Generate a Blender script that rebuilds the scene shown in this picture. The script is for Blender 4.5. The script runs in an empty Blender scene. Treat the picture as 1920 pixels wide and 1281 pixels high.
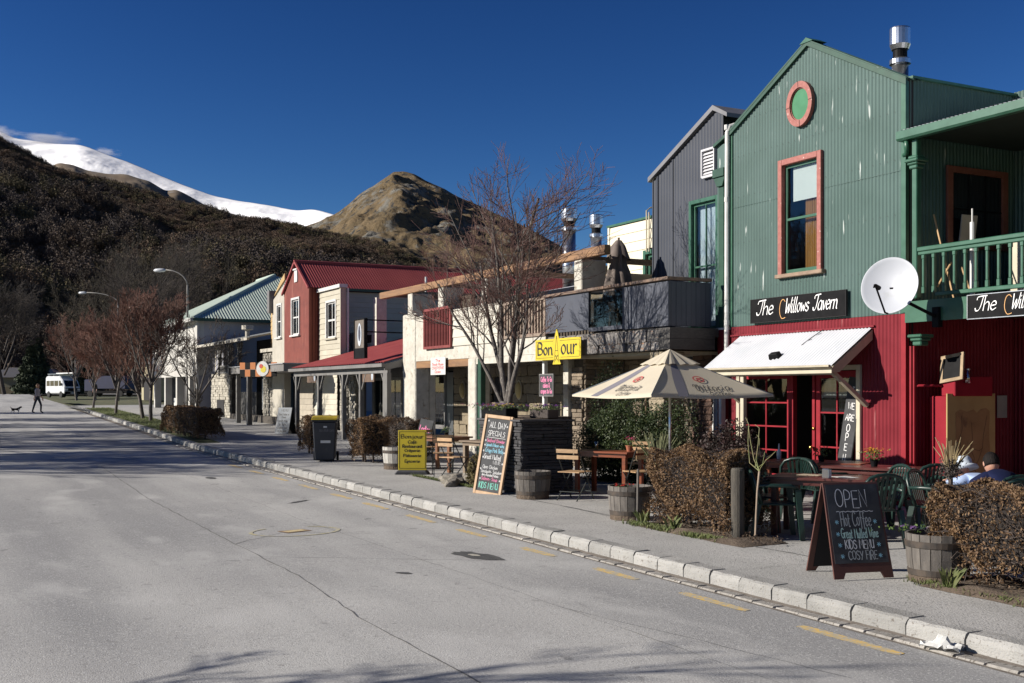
import bpy, bmesh, math, random
import numpy as np
from mathutils import Vector, Matrix, noise as mnoise
R = math.radians
random.seed(7)
sc = bpy.context.scene
C = sc.collection
# ------------------------------------------------------------ camera, sky, sun, exposure
FPX, EYE, HOR = 2133.0, 2.0, 735.0           # focal length in photo pixels, eye height, horizon row
cam = bpy.data.cameras.new('camera'); camo = bpy.data.objects.new('camera', cam); C.objects.link(camo)
camo.location = (0, 0, EYE); camo.rotation_euler = (R(90), 0, 0)
cam.sensor_width = 36; cam.lens = 36*FPX/1920
cam.shift_y = (HOR-640.5)/1920
cam.clip_end = 20000; cam.clip_start = .1
sc.camera = camo
SUN_EL, SUN_AZ = 24.0, 262.5                 # azimuth clockwise from +Y: light comes from the left
w = bpy.data.worlds.new('World'); sc.world = w; w.use_nodes = True
nt = w.node_tree; nt.nodes.clear()
sky = nt.nodes.new('ShaderNodeTexSky'); sky.sky_type = 'NISHITA'; sky.sun_disc = False
sky.sun_elevation = R(SUN_EL); sky.sun_rotation = R(SUN_AZ); sky.altitude = 900
sky.air_density = 1.0; sky.dust_density = 0.0; sky.ozone_density = 4.0
hs = nt.nodes.new('ShaderNodeHueSaturation'); hs.inputs['Saturation'].default_value = 1.15
bg = nt.nodes.new('ShaderNodeBackground'); bg.inputs[1].default_value = 0.05
out = nt.nodes.new('ShaderNodeOutputWorld')
pol = nt.nodes.new('ShaderNodeMix'); pol.data_type = 'RGBA'; pol.blend_type = 'MULTIPLY'; pol.inputs['Factor'].default_value = 1
gm = nt.nodes.new('ShaderNodeGamma'); gm.inputs[1].default_value = 1.7
pol.inputs['B'].default_value = (.42, .335, .315, 1)          # deep blue of the polarised high-country sky
nt.links.new(sky.outputs[0], hs.inputs['Color']); nt.links.new(hs.outputs[0], gm.inputs[0]); nt.links.new(gm.outputs[0], pol.inputs['A']); nt.links.new(pol.outputs['Result'], bg.inputs[0]); nt.links.new(bg.outputs[0], out.inputs[0])
sl = bpy.data.lights.new('sun', 'SUN'); sl.energy = 5.0; sl.angle = R(.5); sl.color = (1, .93, .83)
so = bpy.data.objects.new('sun', sl); C.objects.link(so)
_a = R(SUN_AZ); _e = R(SUN_EL)
SUNV = Vector((math.sin(_a)*math.cos(_e), math.cos(_a)*math.cos(_e), math.sin(_e)))
so.rotation_euler = SUNV.to_track_quat('Z', 'Y').to_euler()
sc.view_settings.view_transform = 'Standard'; sc.view_settings.look = 'None'
sc.view_settings.exposure = 0.65; sc.view_settings.gamma = 1
sc.view_settings.use_curve_mapping = False
sc.cycles.volume_step_rate = 2.0; sc.cycles.volume_max_steps = 96
sc.cycles.transparent_max_bounces = 24
# ------------------------------------------------------------ street frame
OX, OY = 6.05, 17.5                          # street-side corner of the green tavern
EX = (.46163611, -.88706939); EY = (.88706939, .46163611)
ROT = math.atan2(EX[1], EX[0])
def W2(s, d): return OX+s*EX[0]+d*EY[0], OY+s*EX[1]+d*EY[1]
def ST(X, Y): a, b = X-OX, Y-OY; return a*EX[0]+b*EX[1], a*EY[0]+b*EY[1]
def gY(Y): return .013*min(Y, 140)-.132
def gs(s, d): return gY(W2(s, d)[1])
PAVE = .14
def pz(s, d): return gs(s, d)+PAVE
# ------------------------------------------------------------ objects
def tag(o, label=None, cat=None, group=None, kind=None):
    if label: o['label'] = label
    if cat: o['category'] = cat
    if group: o['group'] = group
    if kind: o['kind'] = kind
    return o
def thing(name, label, cat, s=0, d=0, z=None, rot=0, group=None, world=False, scale=1):
    o = bpy.data.objects.new(name, None); C.objects.link(o); o.empty_display_size = .2
    if world: x, y = s, d; rz = rot; gz = gY(d)
    else: x, y = W2(s, d); rz = ROT+rot; gz = pz(s, d)
    o.location = (x, y, gz if z is None else z); o.rotation_euler = (0, 0, rz)
    if scale != 1: o.scale = (scale,)*3
    return tag(o, label, cat, group)
def bld(name, label, s0, cat='building'):
    """building root: parts are authored in street coordinates relative to s0 (x=s-s0, y=d, z absolute)"""
    return thing(name, label, cat, s0, 0, z=0)
def copy_tree(o, parent=None):
    c = o.copy(); C.objects.link(c)
    if parent: c.parent = parent
    for ch in list(o.children): copy_tree(ch, c)
    return c
def place(o, s, d, z=None, rot=0, label=None, group=None, world=False):
    if world: o.location = (s, d, gY(d) if z is None else z); o.rotation_euler = (0, 0, rot)
    else:
        x, y = W2(s, d); o.location = (x, y, pz(s, d) if z is None else z); o.rotation_euler = (0, 0, ROT+rot)
    if label: o['label'] = label
    if group: o['group'] = group
    return o
class MB:
    def __init__(self): self.v = []; self.f = []; self.m = None
    def add(self, vs, fs):
        n = len(self.v)
        if self.m is not None: vs = [tuple(self.m @ Vector(p)) for p in vs]
        self.v += [tuple(p) for p in vs]; self.f += [tuple(i+n for i in q) for q in fs]; return self
    def box(self, x0, x1, y0, y1, z0, z1):
        if x0 > x1: x0, x1 = x1, x0
        if y0 > y1: y0, y1 = y1, y0
        if z0 > z1: z0, z1 = z1, z0
        return self.add([(x0,y0,z0),(x1,y0,z0),(x1,y1,z0),(x0,y1,z0),(x0,y0,z1),(x1,y0,z1),(x1,y1,z1),(x0,y1,z1)],
            [(0,3,2,1),(4,5,6,7),(0,1,5,4),(1,2,6,5),(2,3,7,6),(3,0,4,7)])
    def bar(self, a, b, w, h=None, up=(0,0,1)):
        """rectangular bar from a to b, width w, height h"""
        h = h or w; a = Vector(a); b = Vector(b); d = (b-a).normalized(); u = Vector(up)
        if abs(d.dot(u)) > .98: u = Vector((0,1,0))
        x = d.cross(u).normalized(); y = x.cross(d).normalized()
        P = []
        for c in (a, b):
            for i, j in ((-1,-1),(1,-1),(1,1),(-1,1)): P.append(c+x*(i*w/2)+y*(j*h/2))
        return self.add(P, [(0,1,2,3),(7,6,5,4),(0,4,5,1),(1,5,6,2),(2,6,7,3),(3,7,4,0)])
    def tube(self, pts, r, n=8, cap=True):
        pts = [Vector(p) for p in pts]
        rs = r if isinstance(r, (list, tuple)) else [r]*len(pts)
        P = []; F = []; prev = None
        for i, p in enumerate(pts):
            d = (pts[min(i+1, len(pts)-1)]-pts[max(i-1, 0)]).normalized()
            if prev is None:
                u = Vector((0,0,1)) if abs(d.z) < .9 else Vector((1,0,0))
                x = d.cross(u).normalized()
            else:
                x = (prev-d*prev.dot(d)).normalized()
            prev = x; y = d.cross(x)
            for k in range(n):
                a = 2*math.pi*k/n; P.append(p+(x*math.cos(a)+y*math.sin(a))*rs[i])
        for i in range(len(pts)-1):
            for k in range(n):
                k2 = (k+1) % n; F.append((i*n+k, i*n+k2, (i+1)*n+k2, (i+1)*n+k))
        if cap: F.append(tuple(range(n-1, -1, -1))); F.append(tuple((len(pts)-1)*n+k for k in range(n)))
        return self.add(P, F)
    def lathe(self, prof, c=(0,0,0), n=16, cap=True):
        """prof: [(r,z)...] about the vertical through c"""
        P = []; F = []
        for r, z in prof:
            for k in range(n):
                a = 2*math.pi*k/n; P.append((c[0]+r*math.cos(a), c[1]+r*math.sin(a), c[2]+z))
        for i in range(len(prof)-1):
            for k in range(n):
                k2 = (k+1) % n; F.append((i*n+k, i*n+k2, (i+1)*n+k2, (i+1)*n+k))
        if cap: F.append(tuple(range(n-1, -1, -1))); F.append(tuple((len(prof)-1)*n+k for k in range(n)))
        return self.add(P, F)
    def prism(self, poly, axis, a, b):
        """extrude polygon along an axis: 'y': poly in (x,z); 'x': poly in (y,z); 'z': poly in (x,y)"""
        def T(p, t): return {'y': (p[0], t, p[1]), 'x': (t, p[0], p[1]), 'z': (p[0], p[1], t)}[axis]
        n = len(poly); P = [T(p, a) for p in poly]+[T(p, b) for p in poly]
        F = [tuple(range(n)), tuple(range(2*n-1, n-1, -1))]+[(i, n+i, n+(i+1) % n, (i+1) % n) for i in range(n)]
        return self.add(P, F)
    def build(self, name, m, parent=None, smooth=False, bevel=0, fixn=True, kind=None, label=None):
        me = bpy.data.meshes.new(name); me.from_pydata(self.v, [], self.f)
        if fixn or bevel:
            bm = bmesh.new(); bm.from_mesh(me)
            if fixn: bmesh.ops.recalc_face_normals(bm, faces=bm.faces)
            if bevel:
                es = [e for e in bm.edges if len(e.link_faces) == 2 and e.calc_face_angle(0) > .5]
                bmesh.ops.bevel(bm, geom=es, offset=bevel, segments=1, affect='EDGES')
            bm.to_mesh(me); bm.free()
        if smooth: me.shade_smooth()
        if isinstance(m, (list, tuple)): [me.materials.append(x) for x in m]
        elif m: me.materials.append(m)
        o = bpy.data.objects.new(name, me); C.objects.link(o)
        if parent: o.parent = parent
        if kind: o['kind'] = kind
        if label: o['label'] = label
        return o
def part(name, m, parent, *boxes, bevel=0):
    b = MB()
    for x in boxes: b.box(*x)
    return b.build(name, m, parent, bevel=bevel)
def fast_mesh(name, V, F, m, parent=None, kind=None, smooth=False):
    """V (n,3) array, F (k,3|4) array"""
    me = bpy.data.meshes.new(name); n = F.shape[1]
    me.vertices.add(len(V)); me.vertices.foreach_set('co', V.astype(np.float32).ravel())
    me.loops.add(F.size); me.loops.foreach_set('vertex_index', F.astype(np.int32).ravel())
    me.polygons.add(len(F)); me.polygons.foreach_set('loop_start', np.arange(0, F.size, n, dtype=np.int32))
    me.update(calc_edges=True)
    if smooth: me.shade_smooth()
    if isinstance(m, (list, tuple)): [me.materials.append(x) for x in m]
    elif m: me.materials.append(m)
    o = bpy.data.objects.new(name, me); C.objects.link(o)
    if parent: o.parent = parent
    if kind: o['kind'] = kind
    return o
# ------------------------------------------------------------ materials
MT = {}
def mat(name, c1, c2=None, scale=4, rough=.6, metal=0, bump=0, bscale=60, streak=None, var=0, spec=.5, det=6, lo=.35, hi=.65, c3=None, s3=1, lo3=.55, hi3=.7, stretch=(1,1,1), trans=0):
    """c1/c2 mixed by noise; c3 overlaid as patches; streak: vertical runs of c3; var: per-object brightness"""
    if name in MT: return MT[name]
    m = bpy.data.materials.new(name); m.use_nodes = True; t = m.node_tree; N = t.nodes; L = t.links
    b = N['Principled BSDF']; b.inputs['Roughness'].default_value = rough; b.inputs['Metallic'].default_value = metal
    b.inputs['Specular IOR Level'].default_value = spec
    tc = N.new('ShaderNodeTexCoord'); mp = N.new('ShaderNodeMapping'); mp.inputs['Scale'].default_value = stretch
    oi = N.new('ShaderNodeObjectInfo'); va = N.new('ShaderNodeVectorMath'); va.operation = 'MULTIPLY_ADD'
    L.new(oi.outputs['Random'], va.inputs[0]); va.inputs[1].default_value = (17, 31, 13); L.new(tc.outputs['Object'], va.inputs[2])
    if not var: va.inputs[1].default_value = (0, 0, 0)
    L.new(va.outputs[0], mp.inputs[0])
    def rgb(c): return (c[0], c[1], c[2], 1)
    col = None
    if c2:
        n = N.new('ShaderNodeTexNoise'); n.inputs['Scale'].default_value = scale; n.inputs['Detail'].default_value = det
        L.new(mp.outputs[0], n.inputs['Vector'])
        mr = N.new('ShaderNodeMapRange'); mr.inputs['From Min'].default_value = lo; mr.inputs['From Max'].default_value = hi
        L.new(n.outputs[0], mr.inputs[0])
        mx = N.new('ShaderNodeMix'); mx.data_type = 'RGBA'; mx.inputs['A'].default_value = rgb(c1); mx.inputs['B'].default_value = rgb(c2)
        L.new(mr.outputs[0], mx.inputs['Factor']); col = mx.outputs['Result']
    else:
        rg = N.new('ShaderNodeRGB'); rg.outputs[0].default_value = rgb(c1); col = rg.outputs[0]
    if c3:
        n = N.new('ShaderNodeTexNoise'); n.inputs['Scale'].default_value = s3; n.inputs['Detail'].default_value = 5
        m3 = N.new('ShaderNodeMapping'); m3.inputs['Scale'].default_value = (1, 1, .12) if streak else (1, 1, 1)
        L.new(va.outputs[0], m3.inputs[0]); L.new(m3.outputs[0], n.inputs['Vector'])
        mr = N.new('ShaderNodeMapRange'); mr.inputs['From Min'].default_value = lo3; mr.inputs['From Max'].default_value = hi3
        L.new(n.outputs[0], mr.inputs[0])
        mx = N.new('ShaderNodeMix'); mx.data_type = 'RGBA'; mx.inputs['B'].default_value = rgb(c3)
        L.new(col, mx.inputs['A']); L.new(mr.outputs[0], mx.inputs['Factor']); col = mx.outputs['Result']
    if var:
        h = N.new('ShaderNodeHueSaturation'); mr = N.new('ShaderNodeMapRange')
        mr.inputs['To Min'].default_value = 1-var; mr.inputs['To Max'].default_value = 1+var
        L.new(oi.outputs['Random'], mr.inputs[0]); L.new(mr.outputs[0], h.inputs['Value']); L.new(col, h.inputs['Color']); col = h.outputs[0]
    L.new(col, b.inputs['Base Color'])
    if bump:
        n = N.new('ShaderNodeTexNoise'); n.inputs['Scale'].default_value = bscale; n.inputs['Detail'].default_value = 4
        L.new(mp.outputs[0], n.inputs['Vector'])
        bp = N.new('ShaderNodeBump'); bp.inputs['Strength'].default_value = bump; bp.inputs['Distance'].default_value = .02
        L.new(n.outputs[0], bp.inputs['Height']); L.new(bp.outputs[0], b.inputs['Normal'])
    if trans:
        ts = N.new('ShaderNodeBsdfTranslucent'); L.new(col, ts.inputs[0]); ms = N.new('ShaderNodeMixShader'); ms.inputs[0].default_value = trans
        L.new(b.outputs[0], ms.inputs[1]); L.new(ts.outputs[0], ms.inputs[2]); L.new(ms.outputs[0], N['Material Output'].inputs[0])
    MT[name] = m; return m
def glassmat(name, tint=(.8,.84,.85), refl=.02):
    if name in MT: return MT[name]
    m = bpy.data.materials.new(name); m.use_nodes = True; t = m.node_tree; N = t.nodes; L = t.links
    N.remove(N['Principled BSDF'])
    tr = N.new('ShaderNodeBsdfTransparent'); tr.inputs[0].default_value = (*tint, 1)
    gl = N.new('ShaderNodeBsdfGlossy'); gl.inputs['Roughness'].default_value = .02
    lw = N.new('ShaderNodeFresnel'); lw.inputs[0].default_value = 1.5
    ad = N.new('ShaderNodeMath'); ad.operation = 'ADD'; ad.inputs[1].default_value = refl; ad.use_clamp = True
    mx = N.new('ShaderNodeMixShader'); L.new(lw.outputs[0], ad.inputs[0])
    ge = N.new('ShaderNodeNewGeometry'); iv = N.new('ShaderNodeMath'); iv.operation = 'SUBTRACT'; iv.inputs[0].default_value = 1; L.new(ge.outputs['Backfacing'], iv.inputs[1])
    ml = N.new('ShaderNodeMath'); ml.operation = 'MULTIPLY'; L.new(ad.outputs[0], ml.inputs[0]); L.new(iv.outputs[0], ml.inputs[1]); L.new(ml.outputs[0], mx.inputs[0])
    L.new(tr.outputs[0], mx.inputs[1]); L.new(gl.outputs[0], mx.inputs[2]); L.new(mx.outputs[0], N['Material Output'].inputs[0])
    MT[name] = m; return m
GLASS = glassmat('window_glass')
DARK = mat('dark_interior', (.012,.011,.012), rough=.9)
GALV = mat('galvanised', (.5,.52,.54), (.36,.38,.4), 5, .35, .85, bump=.05, bscale=20)
STEEL = mat('flue_steel', (.62,.63,.64), (.45,.46,.47), 3, .28, .95)
BLACK = mat('black_paint', (.005,.005,.006), (.009,.009,.01), 8, .6, spec=.1)
WHITEP = mat('white_paint', (.58,.58,.56), (.48,.48,.46), 6, .5, bump=.05)
CREAM = mat('cream_paint', (.48,.44,.33), (.41,.37,.28), 3, .55, bump=.05, c3=(.3,.27,.2), s3=6, lo3=.62, hi3=.8)
CREAM_D = mat('cream_trim', (.42,.37,.27), (.34,.3,.22), 5, .55)
GREEN_T = mat('green_trim', (.022,.085,.05), (.035,.11,.07), 6, .4)
GREEN_D = mat('dark_green', (.01,.045,.025), (.015,.06,.035), 6, .45)
PINK = mat('pink_frame', (.24,.07,.055), (.30,.105,.085), 14, .6, bump=.1, c3=(.55,.42,.38), s3=18, lo3=.66, hi3=.74)
REDP = mat('red_trim', (.20,.008,.016), (.25,.013,.022), 5, .55, spec=.25)
GREEN_C = mat('green_iron', (.038,.082,.070), (.056,.106,.095), 1.1, .55, bump=.06, bscale=40, c3=(.42,.46,.44), s3=11, lo3=.655, hi3=.70, streak=1, det=9)
RED_C = mat('red_iron', (.14,.009,.016), (.18,.016,.025), 2, .6, spec=.2, bump=.06, bscale=40, c3=(.3,.1,.1), s3=9, lo3=.66, hi3=.75, streak=1)
GREY_C = mat('grey_cladding', (.036,.042,.056), (.044,.05,.066), 1.5, .6, spec=.25)
ALU = mat('white_iron', (.60,.61,.64), (.54,.56,.59), 2, .45, .0, c3=(.5,.5,.51), s3=3, lo3=.68, hi3=.9)
TIMBER = mat('orange_timber', (.26,.14,.06), (.17,.09,.045), 2.2, .6, stretch=(.6,6,6), bump=.15, bscale=30, c3=(.12,.07,.04), s3=1.3, lo3=.6, hi3=.75)
WOOD_R = mat('table_red_wood', (.22,.06,.025), (.13,.032,.015), 3, .33, stretch=(1,8,8))
WOOD_L = mat('pale_slat', (.42,.27,.14), (.3,.18,.09), 5, .55, stretch=(2,10,10), var=.2)
WOOD_G = mat('weathered_shaded_wood', (.14,.125,.11), (.085,.076,.068), 4, .8, stretch=(6,6,1), bump=.3, bscale=50, var=.18)  # weathered grey, darkened to carry the sandwich board's shadow on the barrel
WOOD_B = mat('brown_wood', (.13,.075,.04), (.08,.045,.025), 4, .6, stretch=(3,8,3), var=.1)
GREYP = mat('grey_paint', (.17,.165,.16), (.13,.125,.12), 3, .6, bump=.05)
# ------------------------------------------------------------ sheet, wall and window builders (street coordinates)
def wall_boxes(b, x0, x1, y0, y1, z0, z1, op=()):
    """wall box with rectangular openings (a,b,c,e) = x from a to b, z from c to e; z1 may be a function of x"""
    xs = sorted({x0, x1}|{min(max(v, x0), x1) for o in op for v in o[:2]})
    for a, c in zip(xs, xs[1:]):
        if c-a < 1e-5: continue
        mid = (a+c)/2; cuts = sorted((o[2], o[3]) for o in op if o[0] <= mid <= o[1]); z = z0
        for lo, hi in cuts:
            if lo > z: b.box(a, c, y0, y1, z, lo)
            z = max(z, hi)
        if callable(z1): b.prism([(a, z), (c, z), (c, z1(c)), (a, z1(a))], 'y', y0, y1)
        elif z < z1: b.box(a, c, y0, y1, z, z1)
def corr(b, x0, x1, y, z0, z1, op=(), pitch=.076, amp=.009, seg=6, axis='x', prof='sin'):
    """corrugated sheet facing -y (axis x) or facing +x (axis 'y': runs along y at x=y)"""
    f0 = z0 if callable(z0) else (lambda x: z0); f1 = z1 if callable(z1) else (lambda x: z1)
    xs = list(np.arange(x0, x1, pitch/seg))+[x1]
    for o in op: xs += [v for v in o[:2] if x0 < v < x1]
    xs = sorted(set(round(v, 5) for v in xs)); P = []; F = []
    def off(x):
        if prof == 'sin': return amp*math.sin(2*math.pi*(x-x0)/pitch)
        ph = ((x-x0)/pitch) % 1; return amp*(1 if ph < .12 else -.0)
    def T(x, z): return (x, y-off(x), z) if axis == 'x' else (y+off(x), x, z)
    for a, c in zip(xs, xs[1:]):
        mid = (a+c)/2; z = None; segs = []; lo0 = None
        cuts = sorted((o[2], o[3]) for o in op if o[0] <= mid <= o[1])
        cur = (f0(a), f0(c))
        for lo, hi in cuts:
            if lo > max(cur): segs.append((cur, (lo, lo)))
            cur = (max(hi, f0(a)), max(hi, f0(c)))
        if f1(mid) > max(cur)-1e-4 or not cuts: segs.append((cur, (f1(a), f1(c))))
        for (p, q), (r, s_) in segs:
            n = len(P); P += [T(a, p), T(c, q), T(c, s_), T(a, r)]; F.append((n, n+1, n+2, n+3))
    b.add(P, F)
def corr_slope(b, A, B, n_len, pitch=.076, amp=.009, seg=6):
    """corrugated roof sheet: ribs run from edge A0-A1 (eave) to edge B0-B1 (top)"""
    A0, A1 = map(Vector, A); B0, B1 = map(Vector, B); n = max(4, int((A1-A0).length/pitch*seg))
    nr = (A1-A0).cross(B0-A0).normalized()
    if nr.z < 0: nr = -nr
    P = []; F = []
    for i in range(n+1):
        t = i/n; o = nr*(amp*math.sin(2*math.pi*i/seg)); P += [A0.lerp(A1, t)+o, B0.lerp(B1, t)+o]
        if i: F.append((2*i-2, 2*i, 2*i+1, 2*i-1))
    b.add(P, F)
def boards(parent, m, x0, x1, y, z0, z1, pitch, op=(), axis='x', name='weatherboard', th=.018, stuff=False):
    """lapped boards, each its own part; facing -y (axis x), or facing +x along y (axis y)"""
    n = max(1, round((z1-z0)/pitch)); h = (z1-z0)/n; B = MB()
    for k in range(n):
        a, c = z0+k*h, z0+(k+1)*h; iv = [(x0, x1)]
        for o in op:
            if o[2] < c-.3*h and o[3] > a+.3*h:
                nv = []
                for p, q in iv:
                    if o[0] > p: nv.append((p, min(q, o[0])))
                    if o[1] < q: nv.append((max(p, o[1]), q))
                iv = [(p, q) for p, q in nv if q-p > .02]
        for p, q in iv:
            b = B if stuff else MB()
            if axis == 'x': b.prism([(y-th-.012, a), (y-th, a-.004), (y, a-.004), (y, c-.004), (y-th+.01, c-.004)], 'x', p, q)
            else: b.prism([(y+th+.012, a), (y+th, a-.004), (y, a-.004), (y, c-.004), (y+th-.01, c-.004)], 'y', p, q)
            if not stuff: b.build(name, m, parent)
    if stuff: B.build('weatherboards', m, parent, kind='stuff')
def window(parent, x0, x1, y, z0, z1, frame, sash, fw=.09, cols=1, rows=2, proud=.03, sill=None, inside=None, name='window', bar=.03, glass=None, depth=.12, sashw=.05):
    """window filling the opening: frame (part), sash bars, glass pane, sill as its sub-parts"""
    b = MB(); yf = y-proud
    b.box(x0-fw, x0, yf, y+depth, z0-fw*.3, z1+fw); b.box(x1, x1+fw, yf, y+depth, z0-fw*.3, z1+fw)
    b.box(x0, x1, yf, y+depth, z1, z1+fw)
    if not sill: b.box(x0, x1, yf, y+depth, z0-fw, z0)
    fr = b.build(name, frame, parent, bevel=.006)
    b = MB(); ys = y+.02; S = sashw
    b.box(x0, x0+S, ys, ys+.04, z0, z1); b.box(x1-S, x1, ys, ys+.04, z0, z1)
    b.box(x0+S, x1-S, ys, ys+.04, z0, z0+S*1.3); b.box(x0+S, x1-S, ys, ys+.04, z1-S, z1)
    for k in range(1, cols):
        x = x0+(x1-x0)*k/cols; b.box(x-bar/2, x+bar/2, ys+.004, ys+.036, z0+S*1.3, z1-S)
    for k in range(1, rows):
        z = z0+(z1-z0)*k/rows
        wv = bar if not (rows == 2 and cols < 3) else bar*1.4
        b.box(x0+S, x1-S, ys+.001, ys+.039, z-wv/2, z+wv/2)
    b.build('sash', sash, fr)
    part('pane', glass or GLASS, fr, (x0+.01, x1-.01, ys+.018, ys+.022, z0+.01, z1-.01))
    if sill: part('sill', sill, fr, (x0-fw-.05, x1+fw+.05, y-.1, y+.05, z0-.07, z0-.002), bevel=.01)
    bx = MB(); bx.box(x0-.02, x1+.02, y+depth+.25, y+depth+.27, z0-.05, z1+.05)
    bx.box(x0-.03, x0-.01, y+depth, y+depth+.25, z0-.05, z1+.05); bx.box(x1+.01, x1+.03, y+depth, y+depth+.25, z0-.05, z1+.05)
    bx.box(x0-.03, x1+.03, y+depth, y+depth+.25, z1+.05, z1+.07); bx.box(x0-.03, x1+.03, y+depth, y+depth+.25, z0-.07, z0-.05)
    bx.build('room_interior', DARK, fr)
    if inside: inside(fr, x0, x1, y+.1, z0, z1)
    return fr
# stones: a few irregular blocks whose mesh data all stones share
def _stone_mesh(i, m, bev=.14):
    rnd = random.Random(i); bm = bmesh.new(); bmesh.ops.create_cube(bm, size=1)
    for v in bm.verts: v.co += Vector([rnd.uniform(-.07, .07) for _ in range(3)])
    bmesh.ops.bevel(bm, geom=bm.edges[:], offset=bev*.6, segments=1, affect='EDGES')
    for v in bm.verts: v.co += Vector([rnd.uniform(-.025, .025) for _ in range(3)])
    me = bpy.data.meshes.new('stone'); bm.to_mesh(me); bm.free(); me.materials.append(m); return me
_SM = {}
def stones(parent, m, x0, x1, z0, z1, y, rh=.1, wr=(.15, .4), dep=.12, axis='x', seed=1, jit=.02, name='stone', op=(), limit=290, gap=.008):
    """courses of separate stones; those past the limit are joined in one part"""
    key = m.name
    if key not in _SM: _SM[key] = [_stone_mesh(j, m) for j in range(6)]
    rnd = random.Random(seed); z = z0; cnt = 0; rest = MB()
    while z < z1-.01:
        h = min(rh*rnd.uniform(.65, 1.35), z1-z)
        if z1-z-h < rh*.4: h = z1-z
        x = x0-rnd.uniform(0, wr[0])*.0
        while x < x1-.001:
            wd = rnd.uniform(*wr)
            if x1-x-wd < wr[0]*.6: wd = x1-x
            cx, cz = x+wd/2, z+h/2
            if not any(o[0] < cx < o[1] and o[2] < cz < o[3] for o in op):
                me = rnd.choice(_SM[key]); off = rnd.uniform(-jit, jit)
                sc3 = (wd-gap, dep, h-gap)
                loc = (cx, y+dep/2-.0+off, cz) if axis == 'x' else (y-dep/2+off, cx, cz)
                if axis == 'y': sc3 = (dep, wd-gap, h-gap)
                if cnt < limit:
                    o = bpy.data.objects.new(name, me); C.objects.link(o); o.parent = parent; o.location = loc; o.scale = sc3
                    cnt += 1
                else:
                    mm = Matrix.Translation(loc) @ Matrix.Diagonal((*sc3, 1)); rest.m = mm
                    rest.add([v.co for v in me.vertices], [tuple(p.vertices) for p in me.polygons]); rest.m = None
            x += wd
        z += h
    if rest.v: rest.build('stonework', m, parent, fixn=False, kind='stuff')
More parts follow.
